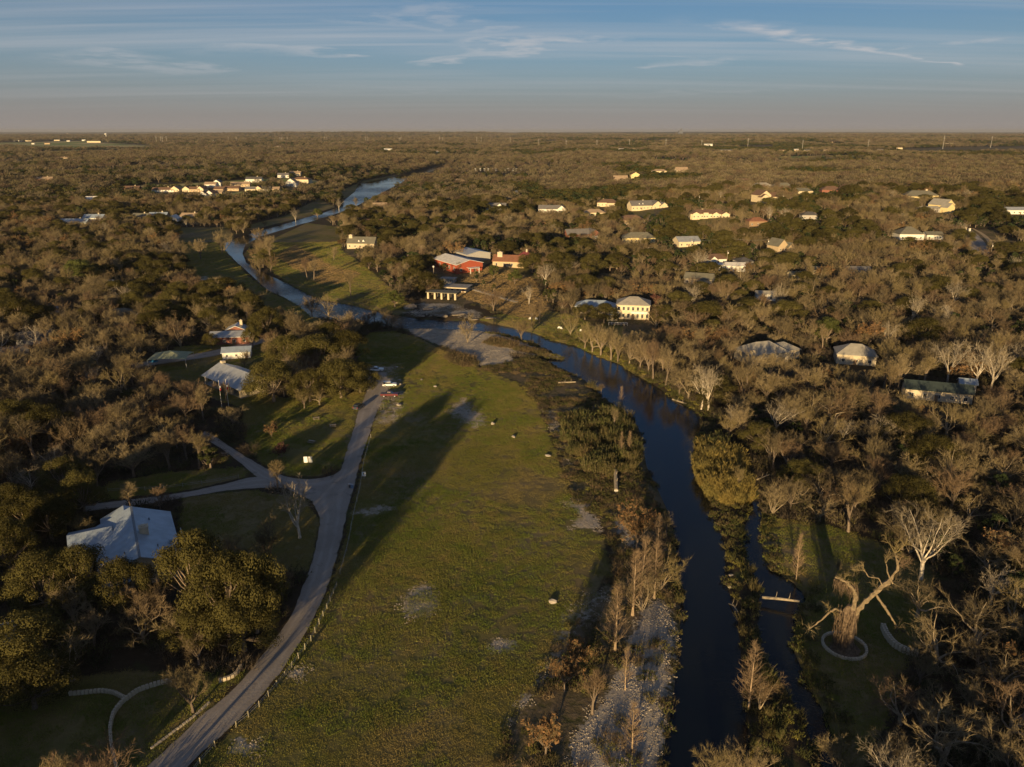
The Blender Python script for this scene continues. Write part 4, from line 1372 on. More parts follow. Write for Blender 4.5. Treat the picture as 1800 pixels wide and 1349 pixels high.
# far pale buildings close to the horizon
FB = [(48, 236, 90, 'white'), (85, 236, 40, 'cream'), (118, 235, 40, 'cream'), (3, 258, 30, 'white'), (28, 249, 60, 'white'), (50, 249, 40, 'cream'), (83, 254, 30, 'tan'), (100, 248, 40, 'cream'), (58, 254, 16, 'white'),
      (120, 249, 22, 'white'), (147, 248, 24, 'white'), (165, 251, 90, 'cream'), (187, 249, 24, 'white'), (193, 249, 22, 'cream'), (250, 247, 40, 'tan'), (300, 251, 40, 'cream'), (345, 251, 40, 'cream'), (375, 250, 36, 'cream'),
      (398, 252, 90, 'cream'), (372, 255, 30, 'white'), (598, 233, 120, 'cream'), (615, 232, 110, 'white'), (633, 232, 120, 'cream'), (650, 233, 100, 'cream'), (560, 251, 80, 'cream'), (545, 250, 40, 'white'), (573, 251, 60, 'tan'),
      (482, 250, 24, 'white'), (490, 260, 30, 'white'), (682, 266, 34, 'white'), (768, 269, 18, 'white'), (667, 249, 30, 'white'), (745, 246, 30, 'white'), (838, 247, 26, 'white'), (858, 247, 30, 'cream'), (800, 235, 80, 'white'), (925, 234, 120, 'white'),
      (1092, 266, 24, 'white'), (1116, 265, 34, 'white'), (1100, 273, 16, 'cream'), (1015, 264, 14, 'white'), (1245, 257, 40, 'white'), (1275, 269, 50, 'cream'), (1213, 265, 30, 'tan'), (1376, 268, 26, 'cream'), (1455, 268, 22, 'cream'),
      (1501, 245, 40, 'white'), (1548, 267, 20, 'cream'), (1583, 256, 50, 'white'), (1672, 255, 60, 'cream'), (1728, 244, 60, 'cream'), (1310, 237, 24, 'white'), (1460, 252, 26, 'tan'), (1400, 267, 18, 'tan'), (1420, 268, 20, 'cream'), (1582, 263, 18, 'cream')]
FB.sort()
for i, (x, y, L, wl) in enumerate(FB):
    near = 'nearer' if y > 255 else 'at the horizon' if y < 240 else 'on the far plain'
    side = 'third of the view counted from the '
    zone = ('over the left fields', 'over the left wood', 'above the river reach', 'above the middle wood', 'over the right wood', 'at the right edge')[min(int(x / 300), 5)]
    k = sum(1 for xx, *_ in FB[:i] if int(xx / 300) == int(x / 300)) + 1
    nth = ['first', 'second', 'third', 'fourth', 'fifth', 'sixth', 'seventh', 'eighth', 'ninth', 'tenth', 'eleventh', 'twelfth', 'thirteenth', 'fourteenth', 'fifteenth', 'sixteenth'][k - 1]
    house('far_building', '%s %s building %s, %s from the left %s' % ('long' if L > 60 else 'small', dict(white='white', cream='cream', tan='tan')[wl], near, nth, zone), x, y, RNG.normal() * 6,
          [(0, 0, L, 14 if L < 60 else 26, 5 + L * .05, 'gable' if L < 60 else 'flat', 3.0, 'x')], wl, ('tan', 'brown', 'white', 'grey')[i % 4], cat='building', group='pale buildings far off on the plain', clear=110 if y > 240 else 10)
# ------------------------------------------------------------------ ground sheet
def axis(a, b, step, far, k):
    core = list(np.arange(a, b + 1e-6, step))
    out, s, p = [], step, core[-1]
    while p < far:
        s *= k
        p += s
        out.append(p)
    neg, s, p = [], step, core[0]
    return core, out


cx_, ex_ = axis(-230, 230, 2.0, 46000, 1.085)
XS = np.array([-(e) for e in ex_[::-1]] + cx_ + ex_)
cy_, ey_ = axis(60, 540, 2.0, 52000, 1.022)
YS = np.array([-9000, -3000, -1000, -400, -150, -60, -20, 0, 15, 28, 40, 50] + cy_ + ey_)
GX, GY = np.meshgrid(XS, YS)
GWD = water_dist(GX, GY)
GZ = height(GX, GY, GWD)
ny, nx = GX.shape
verts = np.stack([GX, GY, GZ], -1).reshape(-1, 3)
ii = np.arange(ny * nx).reshape(ny, nx)
quads = np.stack([ii[:-1, :-1], ii[:-1, 1:], ii[1:, 1:], ii[1:, :-1]], -1).reshape(-1, 4)


def grid_mesh(name, verts, quads, m):
    me = bpy.data.meshes.new(name)
    me.vertices.add(len(verts))
    me.vertices.foreach_set('co', np.ascontiguousarray(verts, np.float32).ravel())
    me.loops.add(len(quads) * 4)
    me.loops.foreach_set('vertex_index', np.ascontiguousarray(quads, np.int32).ravel())
    me.polygons.add(len(quads))
    me.polygons.foreach_set('loop_start', np.arange(0, len(quads) * 4, 4, dtype=np.int32))
    me.polygons.foreach_set('use_smooth', np.ones(len(quads), bool))
    me.update(calc_edges=True)
    me.materials.append(m)
    return me


M_GROUND = bpy.data.materials.new('ground_cover')
M_GROUND.use_nodes = True
t = M_GROUND.node_tree
t.nodes.clear()
q = NT(t)
geo = q.n('ShaderNodeNewGeometry')
pos = geo.outputs['Position']
att = q.n('ShaderNodeAttribute', attribute_name='cover')
sp = q.n('ShaderNodeSeparateColor')
q.put(sp.inputs[0], att.outputs['Color'])
n1 = q.noise(pos, 0.9, 6.0, 0.65)
n2 = q.noise(pos, 0.11, 5.0, 0.6)
n3 = q.noise(pos, 0.022, 4.0, 0.6)
n4 = q.noise(pos, 4.2, 2.0, 0.6)
n5 = q.noise(pos, 0.004, 5.0, 0.6)
floor_c = q.mix(n1, (0.028, 0.021, 0.013), (0.075, 0.055, 0.034))
floor_c = q.mix(q.ramp(n2, 0.5, 0.66), floor_c, (0.055, 0.060, 0.022))
floor_c = q.mix(q.math('MULTIPLY', q.ramp(n5, 0.52, 0.68), 0.55), floor_c, (0.12, 0.095, 0.045))
grass_c = q.mix(q.ramp(n2, 0.32, 0.62), (0.125, 0.125, 0.030), (0.185, 0.15, 0.055))
grass_c = q.mix(q.ramp(n3, 0.42, 0.62, 0.0, 0.8), grass_c, (0.22, 0.16, 0.08))
grass_c = q.mix(q.ramp(n1, 0.3, 0.75, 0.0, 0.35), grass_c, (0.060, 0.056, 0.02))
n6 = q.noise(pos, 0.055, 6.0, 0.68, 0.8)
grass_c = q.mix(q.ramp(n6, 0.54, 0.66, 0.0, 0.85), grass_c, (0.20, 0.155, 0.095))
dry_c = q.mix(q.ramp(n2, 0.35, 0.6), (0.16, 0.115, 0.065), (0.055, 0.058, 0.021))
dry_c = q.mix(q.ramp(n1, 0.35, 0.7), dry_c, (0.175, 0.13, 0.078))
grav_c = q.mix(n4, (0.25, 0.21, 0.165), (0.52, 0.455, 0.36))
grav_c = q.mix(q.ramp(n1, 0.52, 0.72, 0.0, 0.7), grav_c, (0.14, 0.115, 0.075))


def edge(w, k):
    return q.ramp(q.math('ADD', w, q.math('MULTIPLY', q.math('SUBTRACT', q.math('ADD', q.math('MULTIPLY', n1, 0.6), q.math('MULTIPLY', n2, 0.5)), 0.55), k)), 0.42, 0.60)


col = q.mix(edge(sp.outputs[2], 0.9), floor_c, dry_c)
col = q.mix(edge(sp.outputs[1], 0.9), col, grass_c)
col = q.mix(edge(sp.outputs[0], 1.7), col, grav_c)
field_c = q.mix(q.ramp(n5, 0.42, 0.58), (0.19, 0.23, 0.06), (0.46, 0.37, 0.18))
col = q.mix(q.ramp(att.outputs['Alpha'], 0.35, 0.65), col, field_c)
bs = q.n('ShaderNodeBsdfPrincipled')
q.put(bs.inputs['Base Color'], col)
bs.inputs['Roughness'].default_value = 0.95
bs.inputs['Specular IOR Level'].default_value = 0.1
bp = q.n('ShaderNodeBump')
bp.inputs['Strength'].default_value = 0.8
bp.inputs['Distance'].default_value = 0.25
q.put(bp.inputs['Height'], q.math('ADD', q.math('MULTIPLY', n1, 0.8), q.math('MULTIPLY', n4, 0.35)))
q.put(bs.inputs['Normal'], bp.outputs[0])
t.links.new(bs.outputs[0], q.n('ShaderNodeOutputMaterial').inputs[0])

gm = grid_mesh('ground', verts, quads, M_GROUND)
a_gr, a_ga, a_dr = cover(GX, GY)
for k_, (cx, cy_, r, reach) in enumerate(CLEAR):                       # yards about the houses
    if cy_ > 330:
        l_ = math.hypot(cx, cy_)
        dx, dy = GX - cx, GY - cy_
        t_ = np.clip(-(dx * cx + dy * cy_) / l_, 0, reach)
        w_ = 1 - sstep(np.sqrt((dx + t_ * cx / l_) ** 2 + (dy + t_ * cy_ / l_) ** 2), r * .8, r * 1.25)
        if k_ % 3 == 0:
            a_ga = np.maximum(a_ga, w_ * .9)
        else:
            a_dr = np.maximum(a_dr, w_ * .95)
ca = gm.attributes.new('cover', 'FLOAT_COLOR', 'POINT')
ca.data.foreach_set('color', np.stack([a_gr, a_ga, a_dr, fields(GX, GY)], -1).astype(np.float32).ravel())
ground = tag(link(bpy.data.objects.new('ground', gm)), kind='structure')

# ------------------------------------------------------------------ river and side channel (one level sheet under the banks)
M_WATER = bpy.data.materials.new('river_water')
M_WATER.use_nodes = True
t = M_WATER.node_tree
t.nodes.clear()
q = NT(t)
pos = q.n('ShaderNodeNewGeometry').outputs['Position']
mp = q.n('ShaderNodeMapping')
mp.inputs['Scale'].default_value = (0.8, 1.5, 1)
q.put(mp.inputs['Vector'], pos)
w1 = q.noise(mp.outputs[0], 1.1, 3.0, 0.6, 0.3)
w2 = q.noise(pos, 0.03, 2.0, 0.5)
bs = q.n('ShaderNodeBsdfPrincipled')
rif = q.n('ShaderNodeAttribute', attribute_name='riffle').outputs['Fac']
foam = q.math('MULTIPLY', q.ramp(q.noise(mp.outputs[0], 0.5, 6.0, 0.7, 0.6), 0.55, 0.72), rif)
q.put(bs.inputs['Base Color'], q.mix(foam, q.mix(q.ramp(w2, 0.4, 0.6), (0.004, 0.007, 0.010), (0.009, 0.011, 0.010)), (0.42, 0.45, 0.48)))
bs.inputs['Roughness'].default_value = 0.06
bs.inputs['IOR'].default_value = 1.333
bs.inputs['Specular IOR Level'].default_value = 0.4
bp = q.n('ShaderNodeBump')
bp.inputs['Distance'].default_value = 0.12
q.put(bp.inputs['Strength'], q.math('ADD', q.ramp(w2, 0.35, 0.65, 0.14, 0.5), q.math('MULTIPLY', rif, 0.5)))
q.put(bp.inputs['Height'], q.math('MULTIPLY', q.math('ADD', w1, q.math('MULTIPLY', q.math('MULTIPLY', q.noise(mp.outputs[0], 0.28, 4.0, 0.65, 0.5), rif), 1.8)), q.math('ADD', q.math('MULTIPLY', rif, 0.9), 1.0)))
q.put(bs.inputs['Normal'], bp.outputs[0])
t.links.new(bs.outputs[0], q.n('ShaderNodeOutputMaterial').inputs[0])
near = GWD.reshape(ny, nx) < 4.5
cell = (near[:-1, :-1] | near[:-1, 1:] | near[1:, 1:] | near[1:, :-1]).ravel()
wq = quads[cell]
used, inv = np.unique(wq, return_inverse=True)
wv = verts[used].copy()
wv[:, 2] = WATER
wm_ = grid_mesh('river', wv, inv.reshape(-1, 4), M_WATER)
ra = wm_.attributes.new('riffle', 'FLOAT', 'POINT')
rp = [at_z(a, b, WATER)[:2] for a, b in ((500, 512), (540, 535), (600, 553), (430, 470), (640, 350), (668, 335), (700, 570), (745, 572), (560, 382))]
rr = np.zeros(len(wv))
for k_, (a, b) in enumerate(rp):
    rr = np.maximum(rr, np.exp(-((wv[:, 0] - a) ** 2 + (wv[:, 1] - b) ** 2) / (26.0 if k_ not in (4, 5) else 60.0) ** 2))
ra.data.foreach_set('value', rr.astype(np.float32))
tag(link(bpy.data.objects.new('river', wm_)), kind='structure')

# ------------------------------------------------------------------ gravel roads
M_ROAD = bpy.data.materials.new('road_gravel')
M_ROAD.use_nodes = True
t = M_ROAD.node_tree
t.nodes.clear()
q = NT(t)
pos = q.n('ShaderNodeNewGeometry').outputs['Position']
acr = q.n('ShaderNodeAttribute', attribute_name='across').outputs['Fac']
na, nb, nc = q.noise(pos, 0.25, 5.0, 0.65), q.noise(pos, 2.6, 4.0, 0.65), q.noise(pos, 0.06, 3.0, 0.6)
wob = q.math('ADD', acr, q.math('MULTIPLY', q.math('SUBTRACT', na, 0.5), 0.22))
mid = q.math('ABSOLUTE', q.math('SUBTRACT', wob, 0.5))
trk = q.ramp(q.math('ABSOLUTE', q.math('SUBTRACT', mid, 0.20)), 0.11, 0.02)
c = q.mix(nb, (0.25, 0.215, 0.18), (0.40, 0.345, 0.29))
c = q.mix(q.math('MULTIPLY', trk, 0.55), c, (0.40, 0.35, 0.30))
c = q.mix(q.ramp(nc, 0.48, 0.62, 0.0, 0.5), c, (0.24, 0.205, 0.17))
c = q.mix(q.math('MULTIPLY', q.ramp(na, 0.58, 0.66), 0.5), c, (0.18, 0.155, 0.13))
c = q.mix(q.ramp(q.math('ADD', mid, q.math('MULTIPLY', q.math('SUBTRACT', nb, 0.5), 0.12)), 0.47, 0.53), c, (0.105, 0.09, 0.05))
b = q.n('ShaderNodeBsdfPrincipled')
q.put(b.inputs['Base Color'], c)
b.inputs['Roughness'].default_value = 0.95
b.inputs['Specular IOR Level'].default_value = 0.15
bp = q.n('ShaderNodeBump')
bp.inputs['Strength'].default_value = 0.6
bp.inputs['Distance'].default_value = 0.08
q.put(bp.inputs['Height'], nb)
q.put(b.inputs['Normal'], bp.outputs[0])
t.links.new(b.outputs[0], q.n('ShaderNodeOutputMaterial').inputs[0])


def resample(pts, n):
    pts = np.asarray(pts, float)
    d = np.r_[0, np.cumsum(np.hypot(*np.diff(pts, axis=0).T))]
    s = np.linspace(0, d[-1], n)
    return np.stack([np.interp(s, d, pts[:, k]) for k in range(2)], -1)


def smooth(p, n=2):
    for _ in range(n):
        p = np.vstack([p[:1], (p[:-2] + 2 * p[1:-1] + p[2:]) / 4, p[-1:]])
    return p


def ribbon(name, left, right, rows, cols=5, lift=0.05, m=None, rag=0.25):
    l, r = smooth(resample(gpoly(left), rows)), smooth(resample(gpoly(right), rows))
    l = l + (RNG.random((rows, 2)) - 0.5) * rag
    r = r + (RNG.random((rows, 2)) - 0.5) * rag
    f = np.linspace(0, 1, cols)[None, :, None]
    p = l[:, None] * (1 - f) + r[:, None] * f
    z = height(p[..., 0], p[..., 1]) + lift
    z[:, 0] -= lift * 0.8
    z[:, -1] -= lift * 0.8
    v = np.concatenate([p, z[..., None]], -1).reshape(-1, 3)
    k = np.arange(rows * cols).reshape(rows, cols)
    qd = np.stack([k[:-1, :-1], k[:-1, 1:], k[1:, 1:], k[1:, :-1]], -1).reshape(-1, 4)
    me_ = grid_mesh(name, v, qd, m or M_ROAD)
    at_ = me_.attributes.new('across', 'FLOAT', 'POINT')
    at_.data.foreach_set('value', np.tile(np.linspace(0, 1, cols), rows).astype(np.float32))
    return tag(link(bpy.data.objects.new(name, me_)), kind='structure'), l, r


ROADL = [(215, 1400), (255, 1349), (290, 1319), (322, 1289), (362, 1251), (402, 1222), (446, 1172), (482, 1124), (515, 1080), (535, 1025), (545, 1000), (555, 962), (562, 925),
         (563, 907), (552, 890), (545, 876), (560, 860), (590, 838), (600, 826), (606, 802), (616, 772), (624, 747), (629, 724), (640, 701), (646, 680), (650, 655)]
ROADR = [(290, 1400), (328, 1345), (375, 1307), (400, 1284), (446, 1239), (492, 1184), (520, 1140), (540, 1110), (560, 1069), (576, 1032), (590, 985), (600, 950), (607, 912), (613, 890),
         (620, 865), (625, 845), (632, 815), (638, 797), (647, 772), (654, 747), (663, 724), (675, 700), (684, 680), (680, 655)]
_, RL, RR = ribbon('road', ROADL, ROADR, 120, 6)
ribbon('path', [(612, 812), (595, 832), (565, 842), (532, 843), (500, 838), (470, 825), (450, 813), (430, 802), (405, 786), (385, 772), (360, 758)],
       [(592, 905), (566, 893), (548, 880), (535, 874), (500, 857), (470, 850), (450, 838), (432, 822), (405, 800), (380, 783), (352, 768)], 40, 6, 0.042)
ribbon('path', [(470, 838), (437, 839), (400, 850), (330, 865), (250, 876), (190, 883), (150, 888)],
       [(500, 857), (450, 858), (400, 862), (330, 874), (260, 886), (190, 895), (150, 899)], 40, 5, 0.034)
ribbon('path', [(470, 592), (450, 598), (378, 616), (328, 625), (277, 632), (214, 643), (150, 655)],
       [(470, 601), (450, 607), (378, 626), (328, 634), (277, 641), (214, 652), (150, 665)], 40, 4, 0.05)
ribbon('path', [(1688, 404), (1692, 412), (1700, 422), (1704, 434), (1706, 446)], [(1704, 402), (1716, 410), (1728, 422), (1736, 434), (1740, 446)], 20, 5, 0.12)
ribbon('path', [(1708, 402), (1722, 410), (1733, 421), (1741, 434)], [(1712, 402), (1728, 410), (1742, 421), (1750, 434)], 16, 3, 0.14, mat('dirt_tan', (0.36, 0.27, 0.16), 0.95, nvar=0.15))
ribbon('path', [(1100, 452), (1140, 446), (1165, 436)], [(1110, 462), (1150, 454), (1180, 440)], 16, 4, 0.15)
ribbon('path', [(1300, 505), (1270, 522), (1240, 528)], [(1330, 512), (1290, 532), (1240, 540)], 16, 4, 0.12)
# ------------------------------------------------------------------ tree prototypes
def meshes(name, tc, mats_t, mats_c):
    return tc[0].mesh('trunk', mats_t), tc[1].mesh('crown', mats_c)


PROTO = {}


def proto(kind, tc, mt, mc):
    PROTO.setdefault(kind, []).append((tc[0].mesh('trunk', mt), tc[1].mesh('crown', mc), tc, mt, mc))


for i in range(5):
    proto('spread', bare_tree(100 + i, 10, 'spread'), [M_BARK], [M_TWIG])
for i in range(3):
    proto('gnarled', bare_tree(200 + i, 10, 'gnarled'), [mat('bark_tan', (0.27, 0.215, 0.145), 0.9, 0.15, 3, 0.3)], [M_TWIG])
for i in range(3):
    proto('upright', bare_tree(300 + i, 10, 'upright'), [M_BARK], [M_TWIG])
for i in range(2):
    proto('multi', bare_tree(400 + i, 10, 'multi'), [mat('bark_tan', None)], [M_TWIG])
for i in range(3):
    proto('pale', bare_tree(500 + i, 10, 'pale', 5), [M_PALE], [M_TWIGP])
for i in range(2):
    proto('rusty', bare_tree(600 + i, 10, 'spread', 9, 0.34), [M_BARK], [M_TWIG, M_RUST])
proto('maroon', bare_tree(650, 10, 'multi', 9, 0.7), [M_BARK], [M_TWIG, M_MAROON])
for i in range(3):
    proto('cypress', cypress(700 + i, 10), [mat('bark_russet', (0.30, 0.22, 0.14), 0.9, 0.15, 3, 0.3)], [M_TWIGC])
for i in range(5):
    proto('oak', oak(800 + i, 10, 6.6), [M_BARK], [M_OAK])
for i in range(2):
    proto('greenoak', oak(850 + i, 10, 5.2), [M_BARK], [M_GREEN])
for i in range(4):
    proto('juniper', oak(900 + i, 7, 3.0, 24, 260, 0.13, 0.75), [M_BARK], [M_JUN])
for i in range(4):
    proto('willow', shoots(1000 + i, 3.2, 1.5, 62, 10, 0.05, 0.5), [M_TWIG], [M_WILLOW])
for i in range(3):
    proto('cane', shoots(1100 + i, 4.2, 1.5, 70, 9, 0.06, 0.8, 0.02), [M_CANE], [M_CANE])
PH = dict(spread=10, gnarled=10, upright=10, multi=10, pale=10, rusty=10, maroon=10, cypress=10, oak=10, greenoak=10, juniper=7, willow=3.2, cane=4.2)
NAME = dict(spread='bare_tree', gnarled='bare_tree', upright='bare_tree', multi='bare_tree', pale='sycamore_tree', rusty='rusty_leaved_tree', maroon='maroon_tree', cypress='cypress_tree', oak='live_oak',
            greenoak='green_tree', juniper='juniper_tree', willow='willow_shrub', cane='reed_clump')
CATN = dict(willow='shrub', cane='reeds')
_count = {}
TREES = []


def plant(kind, x, y, H, label, group=None, var=None, rz=None, wide=1.0, lean=(0, 0), z=None):
    k = _count.get(kind, 0)
    _count[kind] = k + 1
    tm, cm = PROTO[kind][(k if var is None else var) % len(PROTO[kind])][:2]
    nm = NAME[kind]
    root = thing(nm, label, CATN.get(kind, 'tree'), (x, y, hz(x, y) if z is None else z), 0, group)
    s = H / PH[kind]
    root.rotation_euler = (lean[0], lean[1], (k * 2.399) % 6.283 if rz is None else rz)
    root.scale = (s * wide, s * wide, s)
    a, b = ('stems', 'leaves') if kind in ('willow', 'cane') else ('trunk', 'crown')
    link(bpy.data.objects.new(a, tm), root)
    link(bpy.data.objects.new(b, cm), root)
    return root


